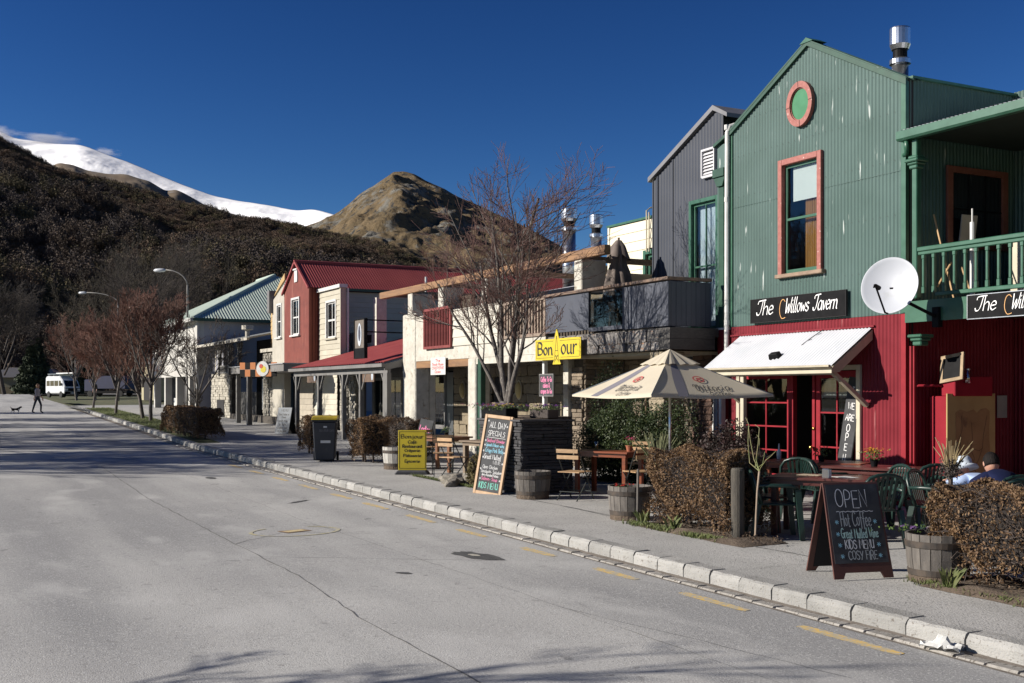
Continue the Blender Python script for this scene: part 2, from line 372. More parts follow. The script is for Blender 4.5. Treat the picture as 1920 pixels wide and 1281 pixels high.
# ------------------------------------------------------------ stroke lettering
GL = {
'A':('0,0 .3,1 .6,0|.12,.38 .48,.38',.62),'B':('0,0 0,1 .35,.98 .45,.8 .35,.56 0,.54|.35,.54 .52,.35 .4,.06 0,0',.55),'C':('.55,.85 .35,1 .1,.85 0,.5 .1,.15 .32,0 .55,.15',.58),
'D':('0,0 0,1 .3,.95 .52,.7 .52,.3 .3,.04 0,0',.56),'E':('.48,1 0,1 0,0 .48,0|0,.52 .38,.52',.5),'F':('.46,1 0,1 0,0|0,.52 .36,.52',.48),'G':('.55,.85 .35,1 .1,.85 0,.5 .1,.12 .35,0 .55,.15 .55,.45 .34,.45',.6),
'H':('0,0 0,1|.5,0 .5,1|0,.5 .5,.5',.55),'I':('.05,0 .05,1',.12),'J':('.4,1 .4,.2 .25,0 .05,.1',.45),'K':('0,0 0,1|.45,1 0,.42|.12,.55 .5,0',.52),'L':('0,1 0,0 .42,0',.45),'M':('0,0 .05,1 .33,.35 .6,1 .66,0',.7),
'N':('0,0 0,1 .5,0 .5,1',.56),'O':('.3,1 .08,.85 0,.5 .08,.15 .3,0 .52,.15 .6,.5 .52,.85 .3,1',.64),'P':('0,0 0,1 .35,.98 .48,.76 .35,.5 0,.46',.52),'R':('0,0 0,1 .35,.98 .46,.76 .35,.52 0,.5|.22,.5 .5,0',.54),
'S':('.46,.86 .28,1 .06,.9 .05,.66 .42,.4 .44,.14 .22,0 0,.12',.5),'T':('0,1 .52,1|.26,1 .26,0',.54),'U':('0,1 0,.2 .2,0 .4,.1 .5,.3|.5,1 .5,0',.55),'V':('0,1 .27,0 .54,1',.56),'W':('0,1 .16,0 .36,.8 .55,0 .72,1',.76),'Y':('0,1 .26,.5|.54,1 .18,0',.55),'Z':('0,1 .5,1 0,0 .5,0',.52),
'a':('.4,.5 .2,.6 .02,.4 .02,.12 .18,0 .38,.15 .42,.55|.42,.55 .42,.08 .5,0',.5),'b':('0,1 0,0 .25,0 .4,.2 .38,.5 .2,.58 0,.4',.46),'c':('.36,.5 .18,.6 .02,.42 .02,.14 .18,0 .38,.1',.42),'d':('.38,.5 .18,.58 .02,.4 .02,.12 .18,0 .38,.15|.4,1 .4,0',.47),
'e':('.03,.3 .36,.36 .3,.56 .15,.58 .02,.4 .03,.14 .18,0 .4,.12',.44),'f':('.36,.95 .22,1 .14,.8 .14,-.2|0,.55 .3,.55',.34),'g':('.38,.5 .18,.58 .02,.38 .04,.14 .2,.06 .38,.2|.4,.56 .4,-.2 .2,-.36 .02,-.25',.46),'h':('0,1 0,0|0,.36 .2,.58 .36,.45 .38,0',.45),
'i':('.05,.56 .05,.06 .14,0|.05,.78 .07,.82',.2),'j':('.14,.56 .14,-.2 0,-.32|.14,.78 .16,.82',.24),'k':('0,1 0,0|.34,.55 .03,.25|.1,.3 .36,0',.4),'l':('.06,1 .04,.1 .14,0',.2),'m':('0,.56 0,0|0,.4 .14,.58 .25,.45 .26,0|.26,.4 .4,.58 .52,.45 .53,0',.6),
'n':('0,.56 0,0|0,.36 .18,.58 .33,.45 .36,.05 .42,0',.46),'o':('.2,.58 .04,.46 .01,.22 .14,.02 .3,.04 .4,.26 .36,.48 .2,.58',.46),'p':('0,.56 0,-.35|0,.45 .2,.58 .38,.4 .36,.12 .18,0 0,.12',.45),'r':('0,.56 0,0|0,.32 .14,.54 .3,.55',.34),
's':('.32,.5 .18,.58 .04,.48 .08,.34 .3,.24 .32,.08 .16,0 0,.08',.38),'t':('.12,.9 .1,.12 .2,0 .3,.06|0,.58 .28,.58',.32),'u':('0,.56 .02,.12 .16,0 .34,.14|.36,.56 .36,.06 .44,0',.48),'v':('0,.56 .17,0 .36,.56',.4),'w':('0,.56 .1,.02 .26,.42 .4,.02 .54,.56',.58),
'y':('0,.56 .17,.06|.36,.56 .08,-.34',.4),'*':('.0,.5 .4,.5|.1,.25 .3,.75|.1,.75 .3,.25',.46),'_':('0,0 .5,0',.5),"'":('.05,1 .03,.85',.1),'&':('.5,0 .1,.7 .2,1 .35,.8 .02,.3 .15,0 .35,.1 .5,.4',.55),'-':('.05,.32 .3,.32',.38),'!':('.05,1 .05,.3|.05,.08 .06,.0',.15),'.':('.03,.0 .05,.04',.12),
'J2':('.62,1 .2,.98 .05,.85|.42,1 .34,.3 .2,.02 .02,.0 -.06,.15',.6),'T2':('-.02,.78 .02,.95 .3,1 .66,1.02|.42,1 .34,.3 .22,.04 .04,.02 -.04,.18',.52),'W2':('.0,.96 .06,.5 .12,.02 .17,.03 .4,.6 .44,.05 .5,.02 .62,.3 .72,1',.72),'V2':('-.05,.7 .02,.98 .2,.95 .14,.6 .2,.05 .3,.0 .5,.3 .48,.75 .4,.98 .3,.9 .42,.8',.5),
}
def _smooth(pts, k=4):
    if len(pts) < 3: return pts
    P = [Vector((p[0], p[1], 0)) for p in pts]; closed = (P[0]-P[-1]).length < .01; out_ = []
    for i in range(len(P)-1):
        p0 = P[i-1] if i else (P[-2] if closed else P[0]*2-P[1]); p1, p2 = P[i], P[i+1]
        p3 = P[i+2] if i+2 < len(P) else (P[1] if closed else P[-1]*2-P[-2])
        for j in range(k):
            t = j/k; out_.append(.5*((2*p1)+(-p0+p2)*t+(2*p0-5*p1+4*p2-p3)*t*t+(-p0+3*p1-3*p2+p3)*t**3))
    out_.append(P[-1]); return [(p.x, p.y) for p in out_]
CORNER = set('AEFHIKLMNTVWYZ')
def lettering(parent, text, m, M, h=.1, width=None, sw=.012, shear=0, pen=None, rnd=None, jit=0, sp=.12, align='c', name='lettering', slots=None, smooth=True):
    """ribbon strokes on a surface. M: matrix whose x,y lie in the surface and z is its normal; text origin at M"""
    seq = []; i = 0; x = 0; rnd = rnd or random.Random(len(text))
    toks = []
    while i < len(text):
        if text[i] == '~': toks.append(text[i+1]+'2'); i += 2
        elif text[i] in 'éêâÉ': toks.append(text[i]); i += 1
        else: toks.append(text[i]); i += 1
    pl = []
    for c in toks:
        if c == ' ': x += .42; continue
        acc = None; b = c
        if c in 'éêâÉ': b = {'é':'e','ê':'e','â':'a','É':'E'}[c]; acc = '´' if c in 'éÉ' else '^'
        g, adv = GL.get(b, GL['-']); top = 1 if b.isupper() else .6; jy = rnd.uniform(-jit, jit); js = 1+rnd.uniform(-jit, jit)
        for st in g.split('|'):
            pts = [tuple(float(v) for v in q.split(',')) for q in st.split()]
            if smooth and b not in CORNER: pts = _smooth(pts)
            pl.append([(x+p[0]*js, p[1]*js+jy) for p in pts])
        if acc == '´': pl.append([(x+.15, top+.1), (x+.32, top+.28)])
        if acc == '^': pl.append([(x+.08, top+.08), (x+.2, top+.24), (x+.32, top+.08)])
        x += adv*js+sp
    W = x-sp; k = h; kx = h
    if width and W > 0: kx = width/W
    B = MB(); off = {'c': -W/2, 'l': 0, 'r': -W}[align]; zc = 0
    for pts in pl:
        Q = [((p[0]+off)*kx+p[1]*k*shear, p[1]*k) for p in pts]; n = len(Q)
        if n < 2: continue
        Lp = []; Rp = []; zc += 1
        for j in range(n):
            a = Q[max(j-1, 0)]; c = Q[min(j+1, n-1)]; dx, dy = c[0]-a[0], c[1]-a[1]; l = math.hypot(dx, dy) or 1; dx /= l; dy /= l
            w_ = sw/2
            if pen is not None: w_ *= .35+.85*abs(dx*math.sin(pen)-dy*math.cos(pen))
            e = -sw*.35 if j == 0 else (sw*.35 if j == n-1 else 0)
            px, py = Q[j][0]+dx*e, Q[j][1]+dy*e
            Lp.append((px-dy*w_, py+dx*w_)); Rp.append((px+dy*w_, py-dx*w_))
        zz = .0015+.0002*(zc % 7)
        P = [tuple(M @ Vector((p[0], p[1], zz))) for p in Lp+Rp]
        B.add(P, [(j, n+j, n+j+1, j+1) for j in range(n-1)])
    return B.build(name, m, parent, fixn=False)
def frontM(x, y, z):      # lettering plane facing the street (-y), reading left to right along +x
    return Matrix.Translation((x, y, z)) @ Matrix(((1,0,0,0),(0,0,-1,0),(0,1,0,0),(0,0,0,1)))
# ============================================================ ground
ASPH = mat('road_chipseal', (.30,.295,.285), (.37,.365,.35), .35, .9, bump=.35, bscale=90, det=10, lo=.3, hi=.7)
def road_material():
    m = bpy.data.materials.new('road_surface'); m.use_nodes = True; t = m.node_tree; N = t.nodes; L = t.links; b = N['Principled BSDF']
    b.inputs['Roughness'].default_value = .93; b.inputs['Specular IOR Level'].default_value = .2
    tc = N.new('ShaderNodeTexCoord')
    def noi(scale, det, st=(1,1,1), rough=.5):
        mp = N.new('ShaderNodeMapping'); mp.inputs['Scale'].default_value = st; L.new(tc.outputs['Object'], mp.inputs[0])
        n = N.new('ShaderNodeTexNoise'); n.inputs['Scale'].default_value = scale; n.inputs['Detail'].default_value = det; n.inputs['Roughness'].default_value = rough
        L.new(mp.outputs[0], n.inputs['Vector']); return n.outputs[0]
    def mixc(a, bcol, f, lo, hi, amt=1):
        mr = N.new('ShaderNodeMapRange'); mr.inputs[1].default_value = lo; mr.inputs[2].default_value = hi; mr.inputs[4].default_value = amt; L.new(f, mr.inputs[0])
        mx = N.new('ShaderNodeMix'); mx.data_type = 'RGBA'
        if isinstance(a, tuple): mx.inputs['A'].default_value = (*a, 1)
        else: L.new(a, mx.inputs['A'])
        mx.inputs['B'].default_value = (*bcol, 1); L.new(mr.outputs[0], mx.inputs['Factor']); return mx.outputs['Result']
    c = mixc((.36,.355,.345), (.43,.425,.41), noi(.5, 8), .35, .65)
    c = mixc(c, (.22,.22,.223), noi(.55, 7, (.14, 1, 1)), .44, .62, .75)       # wheel-path streaks along the street
    c = mixc(c, (.55,.55,.53), noi(42, 3, rough=.75), .54, .66, .75)          # pale chips
    c = mixc(c, (.14,.14,.14), noi(36, 3, rough=.75), .54, .68, .6)            # dark binder
    c = mixc(c, (.2,.195,.19), noi(7, 6), .62, .72, .5)
    c = mixc(c, (.50,.495,.48), noi(1.1, 5, (.5, 1, 1)), .56, .74, .6)
    c = mixc(c, (.12,.12,.12), noi(2.6, 3), .70, .73, .55)
    L.new(c, b.inputs['Base Color'])
    bp = N.new('ShaderNodeBump'); bp.inputs['Strength'].default_value = .5; bp.inputs['Distance'].default_value = .01
    L.new(noi(80, 3), bp.inputs['Height']); L.new(bp.outputs[0], b.inputs['Normal']); return m
ROADM = road_material()
PAVEM = mat('pavement_chip', (.33,.325,.31), (.40,.392,.375), 1.2, .9, bump=.4, bscale=60, c3=(.17,.168,.16), s3=38, lo3=.54, hi3=.68)
def kerb_d(s):       # street-side kerb line
    if s > -22: return -6.25
    pts = [(-22,-6.25),(-31,-5.75),(-44,-5.2),(-55,-4.75),(-65.5,-4.26),(-80,-3.6),(-140,-1.5)]
    for (a, da), (b, db) in zip(pts, pts[1:]):
        if s >= b: t = (s-a)/(b-a); return da+(db-da)*t
    return -1.5
def wpt(s, d, h=0): x, y = W2(s, d); return (x, y, gY(y)+h)
root = thing('road', None, None, 0, 0, z=0, rot=-ROT, world=False); C.objects.unlink(root); bpy.data.objects.remove(root)
def sheet(name, m, rows, h=0, kind='structure'):
    """rows: list of lists of (s,d); joined by quads; height follows the ground; object origin in the street frame"""
    V = []; F = []; n = len(rows[0])
    for r in rows:
        for p in r:
            x, y = W2(p[0], p[1]); V.append((p[0], p[1], gY(y)+(p[2] if len(p) > 2 else h)))
    for i in range(len(rows)-1):
        for j in range(n-1): F.append((i*n+j, i*n+j+1, (i+1)*n+j+1, (i+1)*n+j))
    b = MB(); b.add(V, F); o = b.build(name, m)
    o.location = (OX, OY, 0); o.rotation_euler = (0, 0, ROT)
    return tag(o, kind=kind) if kind else o
S_ = sorted(set(list(np.arange(-140, 20, 2.0))+[14., 18.]))
sheet('road', ROADM, [[(s, -60), (s, -30), (s, -14), (s, kerb_d(s)+.05)] for s in S_])
sheet('road_crossing', ROADM, [[(s, -200), (s, -60), (s, 0), (s, 120)] for s in (-300,-250,-200,-170,-150,-140)])
# land sheet to the horizon, below everything
land = MB(); ys = [-60, -20, 20, 60, 100, 139.9, 300, 1200, 6000]
for i, (a, c) in enumerate(zip(ys, ys[1:])):
    for x0, x1 in ((-6000,-200),(-200,200),(200,6000)): land.add([(x0,a,gY(a)-.2),(x1,a,gY(a)-.2),(x1,c,gY(c)-.2),(x0,c,gY(c)-.2)], [(0,1,2,3)])
GRASSM = mat('grass_ground', (.06,.075,.025), (.1,.095,.045), 3, .95, bump=.5, bscale=30, c3=(.14,.12,.07), s3=.6)
tag(land.build('ground', GRASSM), kind='structure')
sheet('pavement', PAVEM, [[(s, kerb_d(s)+.17), (s, -4.65), (s, -2), (s, 12)] for s in np.arange(-72, 20, 2.0)], PAVE)
# far pavement apron beyond the verge
# ---- kerb stones, each its own piece
KERBM = mat('kerb_stone', (.31,.305,.29), (.24,.237,.225), 3, .9, bump=.5, bscale=60, var=.14, c3=(.14,.125,.11), s3=38, lo3=.6, hi3=.68)
kerb = thing('kerb', None, None, 0, 0, z=0); kerb['kind'] = 'structure'
def kerb_mesh(seed):
    r = random.Random(seed); j = lambda a: r.uniform(-a, a)
    prof = [(0,-.12),(.0,.095+j(.008)),(.014,.125+j(.008)),(.04,.143+j(.004)),(.21,.147),(.21,-.12)]
    b = MB(); n = 5; L = .5; P = []; k = len(prof)
    for i in range(n+1):
        for a, z in prof: P.append((L*(i/n)-.0, a+j(.005), z+j(.004)))
    F = [tuple(range(k)), tuple(n*k+q for q in range(k-1, -1, -1))]
    for i in range(n):
        for q in range(k): F.append((i*k+q, i*k+(q+1) % k, (i+1)*k+(q+1) % k, (i+1)*k+q))
    b.add(P, F); o = b.build('kerb_stone', KERBM, bevel=.0); me = o.data; bpy.data.objects.remove(o); return me
KM = [kerb_mesh(i) for i in range(5)]
s = 8.9; kr = random.Random(3); n_ = 0; restk = MB()
while s > -66:
    ln = kr.uniform(.44, .5)*(1 if s < 5 else 1.25); s1 = s-ln; d0 = kerb_d(s1); d1 = kerb_d(s)
    o = bpy.data.objects.new('kerb_stone', kr.choice(KM)); C.objects.link(o); o.parent = kerb
    x, y = W2(s1, d0); o.location = (s1, d0+kr.uniform(-.006, .006), gY(y)+kr.uniform(-.006, .004)); o.scale = ((ln-.014)/.5, 1, 1)
    o.rotation_euler = (0, .0, math.atan2(d1-d0, ln)); s = s1; n_ += 1
# gutter channel stones
SETT = mat('gutter_stone', (.36,.34,.31), (.26,.245,.22), 5, .9, bump=.5, bscale=60, var=.15, c3=(.12,.105,.085), s3=14, lo3=.55, hi3=.65)
DIRT = mat('gutter_dirt', (.13,.11,.09), (.2,.175,.15), 6, .95, bump=.4, bscale=60)
sheet('gutter', DIRT, [[(s, kerb_d(s)-.26, .004), (s, kerb_d(s)-.12, .002), (s, kerb_d(s)+.03, .012)] for s in np.arange(-66, 9, 1.0)])
ch = thing('channel', None, None, 0, 0, z=0); ch['kind'] = 'structure'
sm = []
for i in range(4):
    b = MB(); b.box(0, 1, 0, .135, -.05, .018); o = b.build('channel_stone', SETT, bevel=.012); sm.append(o.data); bpy.data.objects.remove(o)
s = 8.6; rest = MB()
while s > -28:
    ln = kr.uniform(.26, .34); s1 = s-ln; y = W2(s1, -6.4)[1]
    o = bpy.data.objects.new('channel_stone', kr.choice(sm)); C.objects.link(o); o.parent = ch
    o.location = (s1, kerb_d(s1)-.225+kr.uniform(-.012, .012), gY(y)+kr.uniform(-.006, .003)); o.scale = ((ln-.018), 1, 1); o.rotation_euler = (0, 0, kr.uniform(-.03, .03)); s = s1
# ---- road markings and marks, 4 mm up
YEL = mat('worn_yellow_line', (.62,.42,.12), (.40,.35,.24), 14, .85, lo=.42, hi=.6, c3=(.36,.355,.34), s3=40, lo3=.52, hi3=.6)
def patch(name, m, poly, h=.004, cen=None):
    V = [(p[0], p[1], gs(*p)+h) for p in poly]; b = MB(); b.add(V, [tuple(range(len(V)))]); o = b.build(name, m)
    o.location = (OX, OY, 0); o.rotation_euler = (0, 0, ROT); return tag(o, kind='structure')
for a, c in ((5.23,6.37),(3.53,4.53),(1.9,2.73),(.18,.98),(-1.74,-.88),(-3.64,-2.56),(-5.54,-4.47),(-7.23,-6.2),(-9.2,-8.1),(-11.1,-10.1),(-13,-12),(-15,-13.9)):
    dd = -6.76; r = kr.uniform(.0, .02); patch('yellow_dash', YEL, [(a,dd-.05),(a+.15,dd-.062-r),(c-.1,dd-.055),(c,dd-.03),(c-.02,dd+.05),(a+.3,dd+.06),(a,dd+.045)])
b = MB()
def ring(b, cs, cd, r0, r1, a0=0, a1=360, sx=1, sy=1, h=.005):
    n = 40; P = []; F = []
    for i in range(n+1):
        a = R(a0+(a1-a0)*i/n)
        for r in (r0, r1):
            p = (cs+r*math.cos(a)*sx, cd+r*math.sin(a)*sy); P.append((p[0], p[1], gs(*p)+h))
        if i: F.append((2*i-2, 2*i-1, 2*i+1, 2*i))
    b.add(P, F)
ring(b, -2.6, -8.85, .5, .55, -150, 150, .9, 1.15); o = b.build('yellow_ring', mat('survey_yellow', (.46,.41,.22), (.38,.36,.28), 9, .8, c3=(.36,.355,.34), s3=12, lo3=.5, hi3=.6)); o.location = (OX, OY, 0); o.rotation_euler = (0,0,ROT); tag(o, kind='structure')
patch('valve_cover', mat('rusty_cover', (.3,.2,.12), (.2,.13,.09), 9, .8), [(-2.68,-9.08),(-2.45,-9.0),(-2.55,-8.62),(-2.76,-8.7)], .006)
patch('valve_cover', mat('cover_yellow', (.6,.5,.3), (.5,.4,.2), 9, .8), [(-2.63,-9.02),(-2.5,-8.97),(-2.58,-8.68),(-2.71,-8.73)], .009)
TAR = mat('fresh_tar', (.055,.055,.055), (.085,.085,.083), 14, .85, bump=.5, bscale=80)
def blob(cs, cd, rx, ry, m, name, h=.005, n=28, rot=0, seed=1, jit=.12):
    r = random.Random(seed); P = []
    for i in range(n):
        a = 2*math.pi*i/n; k = 1+r.uniform(-jit, jit); x, y = rx*k*math.cos(a), ry*k*math.sin(a)
        P.append((cs+x*math.cos(rot)-y*math.sin(rot), cd+x*math.sin(rot)+y*math.cos(rot)))
    return patch(name, m, P, h)
blob(.52, -7.56, .42, .17, TAR, 'tar_patch', rot=.25)
blob(.48, -7.58, .1, .045, mat('cover_concrete', (.5,.48,.4), (.4,.38,.32), 9), 'valve_cover', .01, rot=.25)
blob(1.22, -8.78, .1, .05, TAR, 'tar_patch', seed=4, rot=.7)
blob(-11.5, -8.0, .25, .1, TAR, 'tar_patch', seed=6); blob(-6.2, -7.7, .3, .06, TAR, 'tar_patch', seed=7, rot=-.9, jit=.3)
CRACK = mat('road_crack', (.11,.11,.11), rough=.9)
def crack(pts, w=.012, seed=0, name='road_crack', m=None):
    r = random.Random(seed); P = []
    for (a, b_) in zip(pts, pts[1:]):
        n = max(2, int(math.dist(a, b_)/.25))
        for i in range(n): t = i/n; P.append((a[0]+(b_[0]-a[0])*t+r.uniform(-.015, .015), a[1]+(b_[1]-a[1])*t+r.uniform(-.015, .015)))
    P.append(pts[-1]); V = []; F = []
    for i, p in enumerate(P):
        q = P[min(i+1, len(P)-1)]; o_ = P[max(i-1, 0)]; dx, dy = q[0]-o_[0], q[1]-o_[1]; l = math.hypot(dx, dy) or 1
        ww = w*r.uniform(.4, 1.1)/2
        for k in (-1, 1): x, y = p[0]-dy/l*ww*k, p[1]+dx/l*ww*k; V.append((x, y, gs(x, y)+.0045))
        if i: F.append((2*i-2, 2*i, 2*i+1, 2*i-1))
    b = MB(); b.add(V, F); o = b.build(name, m or CRACK); o.location = (OX, OY, 0); o.rotation_euler = (0,0,ROT); return tag(o, kind='structure')
crack([(-16,-9.6),(-8,-9.9),(-1.8,-9.88),(.85,-9.84),(3.4,-10.0),(5.6,-9.98),(8.5,-10.05)], .016, 1)
crack([(-1.8,-9.88),(-2.6,-9.0),(-1.9,-8.0)], .014, 2); crack([(-.6,-9.86),(.2,-8.6),(1,-7.4)], .01, 3); crack([(-1.0,-8.6),(-.9,-7.6),(-.6,-6.7)], .008, 5)
crack([(-20,-8.6),(-12,-8.3),(-4,-8.4),(2,-8.2),(9,-8.1)], .006, 4); crack([(3.6,-8.2),(5,-7.9),(6.7,-7.6)], .006, 8)
# crack with weeds between footpath and cafe forecourt
def pcrack(pts, w, seed):
    o = crack(pts, w, seed, 'pavement_joint'); o.location.z += PAVE; return o
pcrack([(-9.0,-4.66),(-6,-4.65),(-4.6,-4.65),(-2.4,-4.64),(-.6,-4.7)], .03, 11); pcrack([(-2.4,-4.64),(-1.5,-4.62),(-.5,-4.6)], .025, 13)
pcrack([(2.0,-4.75),(3,-4.7),(4,-4.66)], .03, 12)
for i, s in enumerate((7.4, 3.4, -.6, -4.6, -9, -14)): pcrack([(s, -6.05), (s+.05, -4.7)], .008, 20+i)
# soil strip under the hedges
SOIL = mat('garden_soil', (.07,.05,.035), (.12,.09,.065), 8, .95, bump=.8, bscale=40)
def soil(s0, s1, d0, d1, name='garden_bed'):
    b = MB(); ns, nd = int((s1-s0)/.12)+2, int((d1-d0)/.1)+2; P = []; F = []
    for i in range(ns):
        for j in range(nd):
            s = s0+(s1-s0)*i/(ns-1); d = d0+(d1-d0)*j/(nd-1); e = min(i, ns-1-i, j, nd-1-j)
            h = (.004 if e == 0 else .02)+ (0 if e == 0 else .05*mnoise.noise((s*2.2, d*3, 1))+.03)
            P.append((s+(.03*mnoise.noise((s*5, d, 3)) if e == 0 else 0), d+(.06*mnoise.noise((s*2, d, 7))), gs(s, d)+PAVE+max(h, .004)))
            if i and j: F.append(((i-1)*nd+j-1, i*nd+j-1, i*nd+j, (i-1)*nd+j))
    b.add(P, F); o = b.build(name, SOIL, smooth=True); o.location = (OX, OY, 0); o.rotation_euler = (0,0,ROT); tag(o, kind='structure')
soil(-.1, 2.2, -4.95, -4.2); soil(4.9, 9.5, -5.0, -3.9)
# grass verge strip on the kerb side further up the street
VERGE = mat('verge_grass', (.055,.075,.02), (.09,.1,.035), 4, .95, bump=.6, bscale=50, c3=(.16,.13,.07), s3=1.1)
sheet('grass_verge', VERGE, [[(s, kerb_d(s)+.22), (s, kerb_d(s)+.9), (s, kerb_d(s)+min(1.75, max(.3, (-s-20)*.09)))] for s in np.arange(-64, -21.9, 2)], PAVE+.012)
sheet('grass_verge', VERGE, [[(s, -2.6), (s, -1.4)] for s in (-84, -96)], .03)
# ============================================================ hills and mountains (real terrain at real distances)
def hill(name, m, sil, Y0, Yc, Yb, rough, seed, nx=260, ny=90, back=1.5, shape=1.0, fine=.25, tiny=0, rocky=0, crag=0, smooth=8):
    """sil: list of (px,py) crest silhouette; crest stands at distance Yc(px) and the slope runs down towards Y0"""
    pxs = np.linspace(sil[0][0], sil[-1][0], nx); pys = np.interp(pxs, [p[0] for p in sil], [p[1] for p in sil]); kw = max(1, int(smooth*nx/(sil[-1][0]-sil[0][0]))); kk_ = np.hanning(2*kw+3); pys = np.convolve(np.pad(pys, kw+1, mode='edge'), kk_/kk_.sum(), 'valid')
    V = np.zeros((nx, ny+12, 3)); base = gY(200)-2
    for i, (px, py) in enumerate(zip(pxs, pys)):
        yc = Yc(px) if callable(Yc) else Yc; y0 = Y0(px) if callable(Y0) else Y0
        zc = EYE+(HOR-py)/FPX*yc
        for j in range(ny+12):
            if j < ny:
                t = j/(ny-1); y = y0+(yc-y0)*t; zz = base+(zc-base)*(t**shape)
                k = math.sin(math.pi*min(t, 1))**.6 if t < 1 else 0; kk = min(1, (1-t)*6)+.12
            else:
                t = 1+(j-ny+1)*.12; y = y0+(yc-y0)*t; zz = base+(zc-base)*(1-(t-1)*.8); k = .3; kk = .2
            x = (px-960)/FPX*(y if j >= ny else y)
            q = (x/rough*.9, y/rough*.9, seed)
            n1 = mnoise.fractal(q, 1.0, 2.1, 5); 
            rg = 1-abs(mnoise.noise((x/rough*1.7, y/rough*1.7, seed+9)))*2
            zz += kk*rough*fine*(n1*.8)+(kk*rough*rocky*(max(0, rg-.2)+.35*abs(mnoise.fractal((x/rough*6, y/rough*6, zz/rough*5), 1, 2, 4))))
            if crag: e_ = mnoise.fractal((x/55, y/55, seed+2), 1, 2.2, 4); zz += kk*crag*(.45-abs(e_)*1.9)*max(0, min(1, .55+1.8*mnoise.noise((x/90, y/90, seed+7))))
            if tiny: zz += kk*tiny*(mnoise.noise((x/14, y/14, seed))+.6*mnoise.noise((x/5, y/7, seed+3))+.8*max(0, mnoise.noise((x/25, y/25, seed+5))))
            V[i, j] = (x, y, zz)
    nyy = ny+12; idx = np.arange(nx*nyy).reshape(nx, nyy)
    F = np.stack([idx[:-1,:-1], idx[1:,:-1], idx[1:,1:], idx[:-1,1:]], -1).reshape(-1, 4)
    o = fast_mesh(name, V.reshape(-1, 3), F, m, smooth=True); tag(o, kind='structure'); return o, V
SNOW = mat('snow', (.97,.97,.97), (.94,.945,.96), .002, .6, c3=(.4,.37,.34), s3=.012, lo3=.71, hi3=.75)
hill('snow_mountain', SNOW, [(-260,190),(-60,235),(0,246),(25,260),(110,271),(150,271),(175,280),(200,290),(250,308),(300,330),(350,350),(400,368),(450,378),(500,385),(545,393),(560,396),(590,392),(622,400),(700,430),(900,520)], lambda px: 2600-px*.9, lambda px: 4700-px*2.2, 0, 300, 3.3, nx=420, ny=110, shape=.8, fine=.06, rocky=.035, smooth=26)
TAN = mat('brown_tussock', (.17,.125,.075), (.12,.085,.055), .02, .95, bump=.6, bscale=.3, c3=(.2,.19,.175), s3=.03, lo3=.6, hi3=.7)
hill('brown_foothill', TAN, [(60,330),(110,305),(135,310),(160,320),(200,326),(235,328),(280,340),(310,358),(330,356),(352,366),(385,385),(470,412)], 1500, 2300, 0, 160, 5.1, nx=120, ny=40, shape=.8, fine=.12, rocky=.08)
def rock_mat():
    m = bpy.data.materials.new('tussock_and_rock'); m.use_nodes = True; t = m.node_tree; N = t.nodes; L = t.links; b = N['Principled BSDF']
    b.inputs['Roughness'].default_value = .95; b.inputs['Specular IOR Level'].default_value = .1
    tc = N.new('ShaderNodeTexCoord'); geo = N.new('ShaderNodeNewGeometry')
    def noi(scale, det=6, rough=.6):
        n = N.new('ShaderNodeTexNoise'); n.inputs['Scale'].default_value = scale; n.inputs['Detail'].default_value = det; n.inputs['Roughness'].default_value = rough
        L.new(tc.outputs['Object'], n.inputs['Vector']); return n.outputs[0]
    def mixc(a, bc, f, lo, hi):
        mr = N.new('ShaderNodeMapRange'); mr.inputs[1].default_value = lo; mr.inputs[2].default_value = hi; L.new(f, mr.inputs[0])
        mx = N.new('ShaderNodeMix'); mx.data_type = 'RGBA'
        if isinstance(a, tuple): mx.inputs['A'].default_value = (*a, 1)
        else: L.new(a, mx.inputs['A'])
        mx.inputs['B'].default_value = (*bc, 1); L.new(mr.outputs[0], mx.inputs['Factor']); return mx.outputs['Result']
    c = mixc((.21,.155,.09), (.125,.095,.055), noi(.035), .35, .65)
    c = mixc(c, (.05,.05,.035), noi(.06, 8), .56, .66)
    c = mixc(c, (.20,.19,.165), noi(.03, 12, .72), .53, .59)
    c = mixc(c, (.05,.05,.05), noi(.14, 8, .7), .55, .62)
    L.new(c, b.inputs['Base Color']); bp = N.new('ShaderNodeBump'); bp.inputs['Strength'].default_value = 1; bp.inputs['Distance'].default_value = 6
    L.new(noi(.12, 10, .7), bp.inputs['Height']); L.new(bp.outputs[0], b.inputs['Normal']); return m
hill('rocky_hill', rock_mat(), [(420,470),(520,440),(590,418),(625,405),(650,388),(675,365),(700,350),(725,333),(738,323),(755,322),(775,326),(800,338),(830,352),(870,375),(915,395),(960,415),(1010,440),(1060,468),(1120,500),(1200,540),(1350,590),(2600,690)], lambda px: 420-(px-500)*.06, lambda px: 1080-(px-500)*.3, 0, 60, 8.7, nx=620, ny=260, shape=.85, fine=.16, rocky=.03, tiny=1.8, crag=8, smooth=5)
SCRUB = mat('scrub_hillside', (.035,.026,.02), (.06,.042,.028), .12, .95, bump=1, bscale=.8, c3=(.085,.065,.032), s3=.05, lo3=.56, hi3=.66)
HS = [(-420,105),(-150,200),(0,265),(20,270),(40,280),(60,292),(80,301),(110,317),(140,327),(190,341),(230,353),(280,366),(330,381),(400,394),(450,406),(520,420),(590,433),(640,445),(700,455),(745,468),(775,486),(810,505),(850,540),(900,580),(1000,640)]
hobj, HV = hill('hillside', SCRUB, HS, lambda p: 190, lambda p: 560-max(0, p)*.18, 0, 42, 2.2, nx=300, ny=150, shape=.92, fine=.2)
